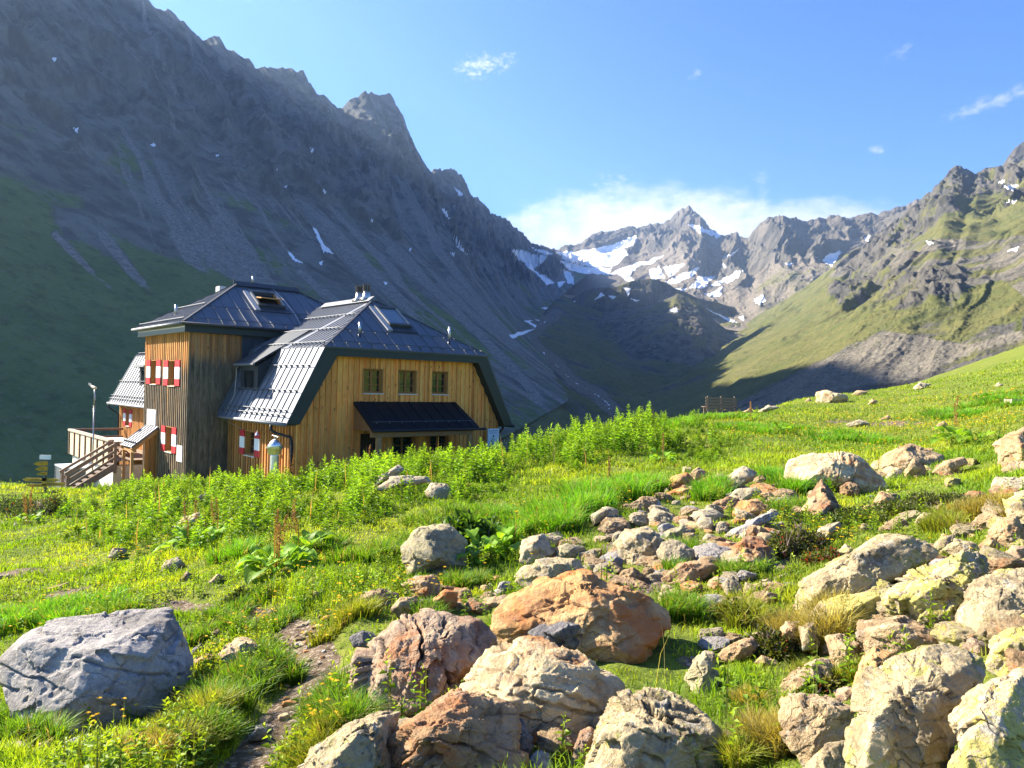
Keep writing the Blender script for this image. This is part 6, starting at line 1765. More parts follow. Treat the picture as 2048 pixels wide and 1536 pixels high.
    B(z5([(1293, 435), (1340, 388), (1405, 400), (1360, 445)]), 'lichen', "lichen stone below the small group in the shrubs", 'slab')
    B(z5([(915, 410), (950, 380), (995, 375), (985, 415)]), 'lichen', "small lichen stone below the pointed boulder", 'round')
    # ---- stones among the tall herbs and on the far meadow
    B(z4([(342, 190), (380, 128), (480, 68), (505, 95), (440, 150)]), 'pale', "pale leaning slab in the tall herbs", [((-0.3, -0.5, 0.8), 0.3), ((0.6, -0.7, 0.3), 0.4)], d=14.6)
    B(z4([(358, 190), (430, 125), (640, 128), (612, 152), (430, 190)]), 'pale', "flat pale slab lying below the leaning slab", 'slab', d=14.0)
    B(z4([(588, 220), (640, 158), (742, 173), (745, 215), (690, 240)]), 'pale', "rounded pale rock right of the flat slab in the herbs", 'round', d=13.6)
    B(z8([(1143, 178), (1150, 138), (1200, 128), (1272, 150), (1292, 178), (1200, 184)]), 'cream', "cream boulder on the brow right of the bench", 'lit')
    B(z8([(890, 225), (940, 193), (992, 205), (900, 230)]), 'pale', "pale flat rock right of the bench", 'slab')
    B(z8([(828, 228), (870, 203), (882, 230)]), 'tan', "small pale rock below the bench", 'slab')
    B(z8([(1568, 122), (1600, 93), (1648, 105), (1600, 128)]), 'pale', "distant pale rock high on the right meadow", 'round')
    B(z8([(1368, 197), (1390, 168), (1418, 175), (1402, 198)]), 'tan', "small tan rock on the meadow right of the cream brow boulder", 'wedge')
    B(z8([(1278, 278), (1330, 256), (1382, 275), (1300, 290)]), 'pale', "flat pale rock in the bare patch of the meadow", 'slab')
    B(z8([(1648, 293), (1700, 263), (1722, 280), (1660, 305)]), 'tan', "tan rock beside the yellow flowers", 'slab')
    B(z8([(1918, 112), (1940, 96), (1962, 110), (1940, 116)]), 'pale', "tiny far rock above the timber trough", 'round')
    B(z8([(1098, 182), (1115, 163), (1138, 182)]), 'tan', "small rock left of the cream brow boulder", 'round')
    B(z8([(1298, 150), (1330, 130), (1382, 135), (1340, 153)]), 'tan', "low rock right of the cream brow boulder", 'slab')
    B(z8([(1418, 258), (1460, 238), (1492, 260)]), 'tan', "tan rock at the right of the bare patch", 'slab')
    # ---- left meadow
    B(z3([(1053, 985), (1130, 908), (1190, 903), (1252, 935), (1283, 990), (1220, 1045), (1130, 1060)]), 'cream', "pale cream rock right of the slate boulder", 'lit')
    B(z3([(928, 1020), (1000, 978), (1057, 990), (1050, 1065), (950, 1080)]), 'brown', "rusty brown stone at the right foot of the slate boulder", 'lit', d=5.7)
    B(z3([(923, 965), (970, 933), (1003, 975), (940, 1010)]), 'dark', "dark stone behind the rusty brown stone", 'dark', d=6.1)
    B(z3([(523, 515), (545, 473), (602, 468), (617, 490), (560, 520)]), 'pale', "pale grey stone in the left meadow below the signpost", 'round')
    B(z3([(758, 605), (800, 538), (862, 513), (893, 560), (840, 600)]), 'pale', "pale rock under the left big leaved plant", 'lit')
    B(z3([(818, 395), (850, 343), (962, 298), (993, 330), (960, 388), (880, 398)]), 'cream', "pale rubble rock among the herbs below the tower", 'lit')
    B(z3([(868, 625), (900, 583), (932, 600), (912, 635)]), 'tan', "little tan stone right of the pale rock under the plant", 'round')
    B(z3([(998, 645), (1050, 598), (1082, 610), (1042, 650)]), 'tan', "tan stone between the two big leaved plants", 'slab')
    B(z3([(1483, 645), (1510, 613), (1552, 620), (1532, 650)]), 'tan', "upper small stone in the lawn left of the squared block", 'round')
    B(z3([(1498, 730), (1520, 678), (1547, 690), (1532, 730)]), 'tan', "lower small stone in the lawn left of the squared block", 'wedge')
    B(z3([(1308, 814), (1350, 793), (1402, 805), (1340, 828)]), 'tan', "flat stone at the upper end of the path", 'slab')
    B(z3([(1428, 850), (1500, 818), (1522, 830), (1470, 856)]), 'pale', "pale flat stone beside the upper path", 'slab')
    B(z3([(1018, 885), (1050, 863), (1078, 875), (1042, 900)]), 'tan', "small stone behind the pale cream rock", 'round')
    B(z3([(-20, 608), (40, 598), (62, 610), (20, 630)]), 'pale', "flat stone in the bare patch at the left edge", 'slab')
    B(z3([(228, 668), (330, 638), (342, 655), (260, 685)]), 'tan', "tan flat stone at the end of the left bare patch", 'slab')
    B(z3([(958, 225), (1000, 208), (1048, 260), (1000, 270)]), 'dark', "dark rock under an overhang of herbs below the tower", 'dark')
    B(z3([(58, 375), (70, 348), (92, 372)]), 'pale', "small pale rock below the signpost", 'round')
    B(z3([(120, 1560), (200, 1508), (242, 1530), (240, 1570)]), 'tan', "stone at the bottom edge under the slate boulder", 'slab', d=3.9)
    B(z3([(1196, 1400), (1240, 1328), (1292, 1345), (1284, 1395)]), 'slate', "grey stone standing in the shaded path", 'wedge')
    B(z3([(1158, 1415), (1210, 1393), (1242, 1420)]), 'tan', "flat stone in front of the grey path stone", 'slab')
    # ---- loose small stones
    rs = np.random.default_rng(77)
    GR = {"small loose stones in the rubble field": [(1420 + rs.normal() * 130, 1080 + rs.normal() * 70) for _ in range(58)],
          "small loose stones between orange boulder and squared block": [(930 + rs.normal() * 50, 1185 + rs.normal() * 22) for _ in range(26)],
          "small loose stones under the slate boulder": [(90 + rs.normal() * 70, 1500 + rs.normal() * 22) for _ in range(16)],
          "small pebbles scattered along the path": [(px + rs.normal() * 14, py + rs.normal() * 12) for px, py in ((600, 1285), (620, 1300), (630, 1270), (590, 1400), (560, 1430), (525, 1465), (610, 1330), (650, 1310), (500, 1500), (640, 1250)) for _ in range(3)],
          "small stones half hidden in the right hand meadow": [(1700 + rs.normal() * 170, 1000 + rs.normal() * 60) for _ in range(30)]}
    LB = {"small loose stones in the rubble field": "fist sized loose stone lying among the larger rubble stones", "small loose stones between orange boulder and squared block": "small loose stone in the gravel between orange boulder and squared block",
          "small loose stones under the slate boulder": "small loose stone in the bare soil under the slate boulder", "small pebbles scattered along the path": "small pebble on the trodden footpath", "small stones half hidden in the right hand meadow": "small stone half hidden in the grass of the right meadow"}
    for g, lab, zone, n, r0, r1 in (
            ("middling stones filling the rubble field", "middling angular stone wedged among the rubble of the middle slope", [(1180, 1060), (1215, 1010), (1330, 950), (1420, 940), (1560, 960), (1580, 1010), (1560, 1110), (1480, 1160), (1330, 1140), (1230, 1130)], 86, 0.10, 0.26),
            ("stones between orange boulder and rubble", "angular stone in the gap behind the orange boulder", [(1000, 1120), (1060, 1080), (1240, 1100), (1420, 1150), (1330, 1180), (1150, 1150)], 34, 0.08, 0.18),
            ("stones around the squared block", "stone lying at the foot of the squared block", [(800, 1200), (840, 1160), (960, 1150), (990, 1190), (960, 1230), (850, 1230)], 26, 0.06, 0.15),
            ("rocks filling the right hand pile", "rock wedged in a gap of the right hand boulder pile", [(1570, 1240), (1700, 1150), (1900, 1080), (2080, 1060), (2080, 1400), (1900, 1300), (1720, 1260), (1660, 1330)], 46, 0.09, 0.20),
            ("stones along the right hand slope", "angular stone in the grass between rubble field and boulder pile", [(1240, 1150), (1560, 1130), (1600, 1200), (1560, 1300), (1440, 1330), (1380, 1230)], 30, 0.06, 0.15),
            ("stones behind the boulder pile", "stone among the shrubs behind the right hand boulder pile", [(1560, 960), (1800, 940), (2040, 930), (2060, 1060), (1880, 1070), (1700, 1090), (1600, 1040)], 40, 0.08, 0.22),
            ("rocks between the foreground boulders", "rock filling a gap between the big foreground boulders", [(690, 1390), (760, 1290), (1000, 1250), (1250, 1330), (1260, 1440), (1150, 1530), (720, 1530)], 26, 0.08, 0.17)):
        Z = np.array(zone, float); pts = []
        while len(pts) < n:
            x, y = rs.uniform(Z.min(0), Z.max(0))
            if in_poly(np.array([x]), np.array([y]), zone)[0]: pts.append((x, y, rs.uniform(r0, r1)))
        GR[g] = pts; LB[g] = lab
    proto = {}; loose = []
    for g, pts in GR.items():
        for i, (x, y, *rq) in enumerate(pts):
            G = ground_hit([x], [y])[0]; r = (0.05 + 0.10 * rs.random() ** 2) * (0.55 if 'pebble' in g else 1.0) * (G @ cF / 7) ** 0.5
            if rq: r = rq[0]
            typ = rs.choice(['tan', 'pale', 'brown', 'slate', 'cream', 'orange'], p=[.3, .22, .16, .14, .12, .06])
            if 'pile' in g: typ = rs.choice(['lichen', 'tan', 'yellow', 'brown'])
            key = (typ, i % 4, bool(rq))
            if key not in proto:
                D, F = ico(6 if rq else 4); N = np.concatenate([rs.normal(size=(12, 3)), np.eye(3), -np.eye(3)]); N /= np.linalg.norm(N, axis=1)[:, None]; h = rs.uniform(0.6, 1, 18)
                q = np.clip(D @ N.T / h, 0, None); V = D * (1 / (np.sum(q ** 10, 1)) ** 0.1)[:, None]; V = V * 1.0
                for _ in range(10):
                    m_ = rs.normal(size=3); m_ /= np.linalg.norm(m_); dm = D @ m_; s_ = (V @ m_).max() * rs.uniform(0.7, 0.95); V = D * np.minimum(np.linalg.norm(V, axis=1), np.where(dm > 1e-3, s_ / np.maximum(dm, 1e-3), 1e9))[:, None]
                V += D * (0.09 * fbm(V * 2.5 + 10 * i, 5, 0.6, seed=3))[:, None]
                me = np_mesh("stone", V * np.array([1, 0.85, 0.6]), [F], RM[typ], None, True, dict(crack=np.zeros(len(V))), link=False)
                proto[key] = me
                o = me
            else: o = proto[key].copy()
            if g.startswith('small'):
                loose.append((o.data, (G[0], G[1], float(ground_h(G[None, :2])[0]) + r * 0.12), (r * rs.uniform(0.8, 1.4), r * rs.uniform(0.8, 1.2), r * rs.uniform(0.7, 1.2)), rs.uniform(0, 6.28), typ))
                ROCK_SPOTS.append((G[0], G[1], r)); continue
            COL.objects.link(o)
            o.location = (G[0], G[1], float(ground_h(G[None, :2])[0]) + r * 0.12)
            o.scale = (r * rs.uniform(0.8, 1.4), r * rs.uniform(0.8, 1.2), r * rs.uniform(0.7, 1.2)); o.rotation_euler = (rs.normal() * 0.2, rs.normal() * 0.2, rs.uniform(0, 6.28))
            tag(o, LB[g], "stone", g)
            ROCK_SPOTS.append((G[0], G[1], r))

    # the smallest loose stones lie about as gravel
    VV, FF, MI, off = [], [], [], 0
    kinds = sorted({l[4] for l in loose})
    for me, loc, sc, rz, typ in loose:
        v = np.zeros(len(me.vertices) * 3, np.float32); me.vertices.foreach_get('co', v); v = v.reshape(-1, 3) * np.array(sc)
        c_, s_ = math.cos(rz), math.sin(rz); v = v @ np.array([[c_, s_, 0], [-s_, c_, 0], [0, 0, 1]]) + np.array(loc)
        f = np.zeros(len(me.loops), np.int32); me.loops.foreach_get('vertex_index', f); f = f.reshape(-1, 3)
        VV.append(v); FF.append(f + off); MI.append(np.full(len(f), kinds.index(typ), np.int32)); off += len(v)
    V = np.concatenate(VV)
    o = np_mesh("loose_gravel", V, [np.concatenate(FF)], None, None, True, dict(crack=np.zeros(len(V))))
    for t_ in kinds: o.data.materials.append(RM[t_])
    o.data.polygons.foreach_set('material_index', np.concatenate(MI))
    tag(o, "small loose stones and pebbles strewn along the path and between the rocks", "gravel", kind='stuff')


build_rocks()

# ================================================================ plants
def leaf_mat(name, trans=0.45, rough=0.55, spec=0.25):
    m = Mat(name, rough, spec)
    c = m.attr('Col', 'Color')
    m.color(c)
    t = m.mix(1.0, c, (1.5, 1.35, 0.5), 'MULTIPLY')
    m.translucent(t, trans)
    return m.m


GRASSM = leaf_mat("grass_blade", 0.45)
LEAFM = leaf_mat("herb_leaf", 0.42)
DRYM = leaf_mat("dry_stalk", 0.25, 0.8, 0.1)
FLOWERM = leaf_mat("petal", 0.3, 0.6)
prng = np.random.default_rng(5)


def blades(root, h, w, az, lean, c0, c1, curl=0.5):
    """vectorised grass blades: 5 vertices, a quad and a tip triangle each"""
    n = len(root)
    d = np.stack([np.cos(az), np.sin(az), np.zeros(n)], 1); s = np.stack([-np.sin(az), np.cos(az), np.zeros(n)], 1)
    # turn the flat side at random
    tw = prng.uniform(0, np.pi, n); s = s * np.cos(tw)[:, None] + d * np.sin(tw)[:, None]
    up = np.array([0, 0, 1.0])
    p1 = root + up * (h * 0.55)[:, None] + d * (h * lean * 0.30)[:, None]
    p2 = root + up * (h * (1 - 0.35 * np.clip(lean, 0, 1.2) * curl * 2))[:, None] + d * (h * lean)[:, None]
    w = w[:, None]
    V = np.stack([root - s * w * 0.5, root + s * w * 0.5, p1 + s * w * 0.42, p1 - s * w * 0.42, p2], 1)
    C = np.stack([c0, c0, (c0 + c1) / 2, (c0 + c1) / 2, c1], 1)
    i = np.arange(n)[:, None] * 5
    return V.reshape(-1, 3), C.reshape(-1, 3), i + np.array([0, 1, 2, 3]), i + np.array([3, 2, 4])


def near_rock(xy, k=0.9):
    m = np.zeros(len(xy), bool)
    for x, y, r in ROCK_SPOTS:
        if r < 0.12: continue
        m |= (xy[:, 0] - x) ** 2 + (xy[:, 1] - y) ** 2 < (r * k) ** 2
    return m


def sample_ground(n, r0, r1, a0=-41, a1=40, power=1.0):
    az = np.radians(prng.uniform(a0, a1, n)); r = np.exp(prng.uniform(np.log(r0), np.log(r1), n))
    return np.stack([np.sin(az) * r, np.cos(az) * r], 1)


HERB = [(90, 1000), (180, 985), (300, 962), (460, 965), (600, 960), (700, 935), (860, 915), (960, 908), (1050, 890), (1150, 862), (1250, 845), (1400, 845), (1470, 890), (1440, 930), (1300, 935), (1200, 940), (1050, 960), (980, 1010), (850, 1010), (760, 1050), (660, 1078), (560, 1082), (430, 1112), (250, 1112), (140, 1085)]
SHRUB = [(1560, 1120), (1600, 1040), (1700, 1010), (1900, 1000), (1980, 1060), (1900, 1090), (1750, 1080), (1640, 1140)]
WILD = [(1250, 1180), (1500, 1150), (1600, 1200), (1560, 1340), (1420, 1360), (1300, 1330), (1340, 1250)]


def gcolor(xy, px, py):
    q = np.concatenate([xy, np.zeros((len(xy), 1))], 1)
    a = fbm(q / 3.1, 3, 0.5, seed=900); b = fbm(q / 0.7, 3, 0.5, seed=901)
    bright = np.array([0.29, 0.42, 0.02]); deep = np.array([0.155, 0.285, 0.015]); dry = np.array([0.42, 0.35, 0.10]); yel = np.array([0.37, 0.42, 0.028])
    t = smooth(a + 0.4 * b, -0.25, 0.35)[:, None]
    c = bright * t + deep * (1 - t)
    y = (0.65 * smooth(b + 0.5 * a, 0.0, 0.5))[:, None]
    c = c * (1 - y) + yel * y
    dr = 0.25 * smooth(fbm(q / 1.7 + 9, 3, seed=903), 0.1, 0.55) + 0.45 * smooth(px, 1400, 1750) * smooth(py, 960, 1120) + 0.35 * smooth(np.abs(py - 850), 60, 10) * smooth(px, 1500, 1650)
    dr = (np.clip(dr, 0, 0.8) * prng.uniform(0, 1, len(xy)))[:, None]
    c = c * (1 - dr) + dry * dr
    return c * prng.uniform(0.75, 1.25, (len(xy), 1))


def build_grass():
    VV, CC, Q, T = [], [], [], []; off = 0

    def push(*a):
        nonlocal off
        V, C, q, t = blades(*a)
        VV.append(V); CC.append(C); Q.append(q + off); T.append(t + off); off += len(V)
    # short meadow turf: tufts of a few blades
    nt = 78000
    xy = np.concatenate([sample_ground(nt, 1.6, 62), sample_ground(26000, 6, 34), sample_ground(9000, 1.6, 40, 40, 62), sample_ground(7000, 1.6, 40, -58, -41)])
    P = np.concatenate([xy, ground_h(xy)[:, None]], 1)
    px, py, d = project(P)
    keep = (py < 1640) & (d > 1.2) & ~near_rock(xy, 0.85)
    pile = in_poly(px, py, [(1560, 1230), (1800, 1130), (2100, 1040), (2300, 1040), (2300, 1700), (1640, 1700), (1560, 1330)]); keep &= ~(pile & (prng.random(len(xy)) < 0.75))
    group_ = in_poly(px, py, [(640, 1420), (720, 1260), (900, 1190), (1350, 1180), (1420, 1290), (1480, 1400), (1500, 1700), (560, 1700)]); keep &= ~(group_ & (prng.random(len(xy)) < 0.82))
    gap_ = in_poly(px, py, [(900, 1180), (1000, 1090), (1200, 1010), (1320, 950), (1560, 930), (1640, 1040), (1560, 1150), (1300, 1180)]); keep &= ~(gap_ & (prng.random(len(xy)) < 0.6))
    bm = bare_mask(xy); keep &= prng.random(len(xy)) > bm * 0.97
    q = np.concatenate([xy, np.zeros((len(xy), 1))], 1)
    patchy = fbm(q / 1.1 + 40, 4, 0.55, seed=910)
    keep &= prng.random(len(xy)) < 0.55 + 0.9 * smooth(patchy, -0.35, 0.15)
    xy, P, px, py, d, patchy = xy[keep], P[keep], px[keep], py[keep], d[keep], patchy[keep]
    nb = 6
    r = np.linalg.norm(xy, axis=1)
    spread = 0.02 + 0.008 * r
    xy2 = np.repeat(xy, nb, 0) + prng.normal(size=(len(xy) * nb, 2)) * np.repeat(spread, nb)[:, None]
    # keep height on the soil
    z = ground_h(xy2)
    root = np.concatenate([xy2, z[:, None] - 0.01 - 0.3 * (bare_mask(xy2) > 0.75)[:, None]], 1)
    R2 = np.repeat(r, nb)
    hh = np.repeat((0.038 + 0.062 * smooth(patchy, -0.2, 0.5)) * (1 + 0.25 * smooth(r, 5, 25)), nb) * prng.uniform(0.5, 1.5, len(root))
    w = 0.0035 + 0.00080 * R2
    col = np.repeat(gcolor(xy, px, py), nb, 0) * prng.uniform(0.8, 1.2, (len(root), 1))
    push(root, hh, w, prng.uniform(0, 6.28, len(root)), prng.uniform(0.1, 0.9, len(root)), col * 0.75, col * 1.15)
    # tall tufts
    TUFT = [(1150, 1035, 60, .42, 0), (1200, 1000, 60, .42, 0), (1110, 1060, 40, .35, 0), (1250, 985, 45, .38, 0), (1300, 990, 30, .3, 0), (1060, 1070, 40, .28, 0), (1010, 1050, 45, .22, 0), (550, 1345, 30, .20, 1), (515, 1325, 30, .20, 1), (465, 1375, 36, .20, 1), (420, 1440, 40, .2, 2),
            (490, 1370, 34, .2, 1), (450, 1410, 36, .2, 1), (270, 1530, 40, .15, 3), (310, 1515, 40, .16, 3), (370, 1510, 42, .18, 2), (430, 1490, 36, .2, 1), (350, 1465, 28, .13, 2), (650, 1440, 34, .22, 1), (690, 1480, 34, .22, 1), (630, 1500, 36, .2, 2), (680, 1400, 26, .2, 1), (620, 1530, 34, .15, 2), (650, 1420, 22, .15, 1),
            (1420, 990, 32, .32, 0), (1410, 1000, 30, .3, 0), (1560, 965, 45, .3, 0), (1600, 990, 35, .3, 0), (1580, 1030, 30, .28, 1), (1340, 1110, 40, .22, 1), (1370, 1240, 50, .2, 1), (1450, 1150, 45, .18, 1), (1790, 1150, 38, .26, 2), (1760, 1170, 30, .24, 2), (1660, 1265, 28, .30, 3), (1640, 1290, 26, .3, 3), (1500, 1420, 26, .14, 3),
            (1530, 1490, 34, .17, 3), (1480, 1520, 34, .15, 2), (1560, 1500, 30, .18, 3), (1610, 1370, 22, .13, 2), (1700, 1370, 20, .12, 2), (905, 1180, 30, .22, 1), (950, 1170, 30, .2, 1), (720, 1230, 45, .16, 2), (860, 1230, 30, .16, 1), (1005, 1290, 22, .2, 1), (80, 1240, 60, .22, 0), (160, 1230, 60, .22, 0), (20, 1250, 60, .24, 0),
            (230, 1240, 40, .2, 1), (1930, 1040, 40, .22, 3), (1980, 1030, 40, .24, 3), (1880, 1060, 40, .2, 2), (1680, 880, 60, .25, 0), (1550, 860, 60, .25, 0), (1900, 830, 60, .25, 0), (2000, 800, 60, .25, 0), (480, 1110, 40, .25, 0), (780, 1110, 50, .2, 1), (640, 1100, 50, .22, 1), (1480, 1240, 40, .2, 2), (1580, 1280, 40, .22, 3),
            (60, 1490, 40, .2, 1), (20, 1460, 30, .22, 1), (950, 1050, 40, .2, 1), (870, 1040, 40, .2, 1), (560, 1250, 40, .16, 1), (470, 1240, 40, .18, 1), (430, 1270, 40, .16, 1), (1400, 840, 60, .3, 0), (1330, 860, 60, .3, 0), (1500, 810, 50, .3, 2), (1200, 880, 60, .35, 0)]
    pal = [np.array([0.15, 0.37, 0.018]), np.array([0.13, 0.27, 0.018]), np.array([0.24, 0.29, 0.03]), np.array([0.34, 0.29, 0.07])]
    for x, y, rp, h, kind in TUFT:
        c = ground_hit([x], [y])[0]; d = c @ cF; rad = rp / FOC * d
        n = int(min(2600, 420 + 8 * rp * rp / 12))
        sub = prng.normal(size=(9, 2)) * rad * 0.65 + c[:2]
        k = prng.integers(0, 9, n)
        sp = prng.normal(size=(n, 2)) * rad * 0.22
        xy = sub[k] + sp
        root = np.concatenate([xy, ground_h(xy)[:, None] - 0.01], 1)
        out = np.arctan2(sp[:, 1], sp[:, 0]) + prng.normal(size=n) * 0.5
        col = pal[kind] * prng.uniform(0.7, 1.3, (n, 1))
        dd = prng.random(n) < 0.12; col[dd] = np.array([0.34, 0.28, 0.11]) * prng.uniform(0.7, 1.2, (dd.sum(), 1))
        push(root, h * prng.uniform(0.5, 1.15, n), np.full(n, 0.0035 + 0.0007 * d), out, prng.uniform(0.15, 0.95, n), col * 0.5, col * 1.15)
    # dry seed stalks
    st = []
    for x, y in ((330, 1400), (345, 1395), (355, 1400), (368, 1395), (340, 1410), (318, 1405), (380, 1400), (600, 1390), (1310, 1380), (1330, 1370), (250, 1450), (1560, 1440)):
        c = ground_hit([x], [y])[0]; st.append(c)
    st = np.array(st); n = len(st)
    push(st, prng.uniform(0.25, 0.42, n), np.full(n, 0.006), prng.uniform(0, 6.28, n), prng.uniform(0.05, 0.3, n), np.tile([0.3, 0.28, 0.1], (n, 1)), np.tile([0.42, 0.36, 0.18], (n, 1)))
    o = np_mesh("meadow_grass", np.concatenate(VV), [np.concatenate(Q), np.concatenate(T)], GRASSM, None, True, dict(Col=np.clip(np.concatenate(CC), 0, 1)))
    tag(o, "sunlit alpine grass and tufts covering the meadow", "grass", kind='stuff')


def leaf_cloud(base, direc, length, width, col0, col1, fold=0.25):
    """n leaves as two triangles pairs: base, left, tip, right"""
    n = len(base)
    direc = direc / np.linalg.norm(direc, axis=1)[:, None]
    side = np.cross(direc, np.tile([0, 0, 1.0], (n, 1)) + prng.normal(size=(n, 3)) * 0.35); side /= np.linalg.norm(side, axis=1)[:, None]
    nrm = np.cross(side, direc)
    mid = base + direc * (length * 0.45)[:, None]
    tip = base + direc * length[:, None] - np.array([0, 0, 1]) * (length * 0.22)[:, None]
    L = mid + side * (width * 0.5)[:, None] + nrm * (width * fold)[:, None]; Rr = mid - side * (width * 0.5)[:, None] + nrm * (width * fold)[:, None]
    V = np.stack([base, L, tip, Rr], 1).reshape(-1, 3)
    C = np.stack([col0, (col0 + col1) / 2, col1, (col0 + col1) / 2], 1).reshape(-1, 3)
    i = np.arange(n)[:, None] * 4
    return V, C, np.concatenate([i + np.array([0, 2, 1]), i + np.array([0, 3, 2])])


def herb_plants(pos, height, seed, leaves=40, leaf_l=0.125, leaf_w=0.034, tint=1.0):
    n = len(pos)
    k = leaves
    t = np.tile((np.arange(k) + 0.5) / k, n); pi = np.repeat(np.arange(n), k)
    H = np.repeat(height, k)
    tilt = prng.normal(size=(n, 2)) * 0.12
    base = pos[pi] + np.stack([tilt[pi, 0] * H * t, tilt[pi, 1] * H * t, H * (0.12 + 0.88 * t)], 1)
    az = np.tile(np.arange(k) * 2.399, n) + np.repeat(prng.uniform(0, 6.28, n), k)
    el = np.interp(t, [0, 0.6, 1], [0.1, 0.35, 1.1]) + prng.normal(size=n * k) * 0.15
    d = np.stack([np.cos(az) * np.cos(el), np.sin(az) * np.cos(el), np.sin(el)], 1)
    ln = leaf_l * np.interp(t, [0, 0.35, 0.8, 1], [0.9, 1.15, 0.75, 0.4]) * prng.uniform(0.75, 1.25, n * k) * np.repeat(height / 0.6, k) ** 0.5
    lw = leaf_w * ln / leaf_l
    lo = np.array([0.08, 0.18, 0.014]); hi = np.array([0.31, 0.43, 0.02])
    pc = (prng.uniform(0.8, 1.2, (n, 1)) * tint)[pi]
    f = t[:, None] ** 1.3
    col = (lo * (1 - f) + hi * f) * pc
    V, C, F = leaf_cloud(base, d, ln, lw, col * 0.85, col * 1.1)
    # stems
    az2 = prng.uniform(0, 6.28, n)
    sV, sC, sq, stt = blades(pos, height * 1.0, np.full(n, 0.012), az2, np.full(n, 0.02), np.tile([0.10, 0.12, 0.03], (n, 1)), np.tile([0.14, 0.17, 0.03], (n, 1)), 0)
    return V, C, F, sV, sC, sq, stt


def build_herbs():
    groups = [("willowherb_thicket", HERB, 5000, (0.46, 0.95), "dense bright green willowherb thicket in front of the hut")]
    for name, poly, n, (h0, h1), lab in groups:
        P = np.array(poly, float); pts = []
        x0, y0 = P.min(0); x1, y1 = P.max(0)
        xy = sample_ground(90000, 8, 40)
        PP = np.concatenate([xy, ground_h(xy)[:, None]], 1); px, py, d = project(PP)
        q = np.concatenate([xy, np.zeros((len(xy), 1))], 1); nz = fbm(q / 1.5, 4, 0.55, seed=940)
        ok = in_poly(px + 22 * nz, py + 14 * nz, poly) & (nz > -0.30) & ~near_rock(xy, 1.0)
        # thin out near the hut walls
        idx = np.nonzero(ok)[0]
        # more even ground density: accept in proportion to distance squared
        w = d[idx] ** 1.6; idx = prng.choice(idx, size=min(n, len(idx)), replace=False, p=w / w.sum())
        pos = PP[idx]; nz = nz[idx]
        h = 0.80 * (h0 * 0.6 + (h1 * 1.1 - h0 * 0.6) * smooth(nz, -0.3, 0.5)) * prng.uniform(0.6, 1.25, len(idx))
        # lower on the left where the hut's foot shows, tall on the brow
        ppx, ppy, pd = project(pos)
        ed = poly_dist(ppx, project(pos)[1], poly, True); h *= 0.35 + 0.65 * smooth(ed + 12 * nz, 2, 40)
        h *= np.interp(ppx, [100, 450, 700, 1000, 1250, 1450], [0.80, 0.85, 0.82, 0.88, 1.1, 1.0])
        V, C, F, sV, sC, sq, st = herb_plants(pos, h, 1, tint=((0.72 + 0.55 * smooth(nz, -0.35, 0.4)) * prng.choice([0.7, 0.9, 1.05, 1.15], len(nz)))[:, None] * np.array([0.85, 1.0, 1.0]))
        # nettles and dry stems mixed in
        jj = prng.choice(len(pos), 1100, replace=False); hn = h[jj] * prng.uniform(0.7, 1.1, len(jj)); pn = pos[jj] + np.concatenate([prng.normal(size=(len(jj), 2)) * 0.15, np.zeros((len(jj), 1))], 1)
        V2, C2, F2, sV2, sC2, sq2, st2 = herb_plants(pn, hn, 3, leaves=26, leaf_l=0.12, leaf_w=0.062, tint=np.tile([0.62, 0.72, 0.9], (len(jj), 1)))
        kk = prng.choice(len(pos), 420, replace=False); pk = pos[kk] + np.concatenate([prng.normal(size=(len(kk), 2)) * 0.2, np.zeros((len(kk), 1))], 1)
        dV, dC, dq, dt = blades(pk, h[kk] * prng.uniform(0.9, 1.35, len(kk)), np.full(len(kk), 0.022), prng.uniform(0, 6.28, len(kk)), prng.uniform(0, 0.25, len(kk)), np.tile([0.30, 0.20, 0.08], (len(kk), 1)), np.tile([0.40, 0.27, 0.12], (len(kk), 1)), 0)
        def join(parts):
            vv, cc, ff, o_ = [], [], [], 0
            for v_, c_, fs_ in parts:
                vv.append(v_); cc.append(c_); ff += [(f_ + o_) for f_ in fs_]; o_ += len(v_)
            return np.concatenate(vv), np.concatenate(cc), ff
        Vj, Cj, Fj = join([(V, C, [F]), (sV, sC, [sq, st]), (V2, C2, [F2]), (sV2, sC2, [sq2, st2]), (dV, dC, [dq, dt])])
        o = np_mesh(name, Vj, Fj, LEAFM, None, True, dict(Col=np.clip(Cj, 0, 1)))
        tag(o, lab, "herbs", kind='stuff')
        continue
        o = np_mesh(name, np.concatenate([V, sV]), [F, np.concatenate([st]) + len(V), sq + len(V)], LEAFM, None, True, dict(Col=np.clip(np.concatenate([C, sC]), 0, 1)))
        tag(o, lab, "herbs", kind='stuff')
    # scattered single herbs in the meadow, between the stones
    xy = sample_ground(8200, 3.2, 40)
    PP = np.concatenate([xy, ground_h(xy)[:, None]], 1); px, py, d = project(PP)
    q = np.concatenate([xy, np.zeros((len(xy), 1))], 1); nz = fbm(q / 1.4, 3, 0.55, seed=950)
    ok = (nz > -0.10 + 0.25 * smooth(px, 900, 1400)) & ~near_rock(xy, 0.9) & (bare_mask(xy) < 0.3)
    ok &= ~(in_poly(px, py, [(600, 1500), (700, 1260), (900, 1180), (1300, 1180), (1420, 1240), (1600, 1200), (1800, 1100), (2200, 1030), (2300, 1800), (500, 1800)]) & (prng.random(len(xy)) < 0.85))
    pos = PP[ok]; h = prng.uniform(0.08, 0.26, len(pos)) * (0.7 + 0.6 * smooth(nz[ok], -0.1, 0.4))
    V, C, F, sV, sC, sq, st = herb_plants(pos, h, 2, leaves=16, leaf_l=0.075, leaf_w=0.034, tint=1.0)
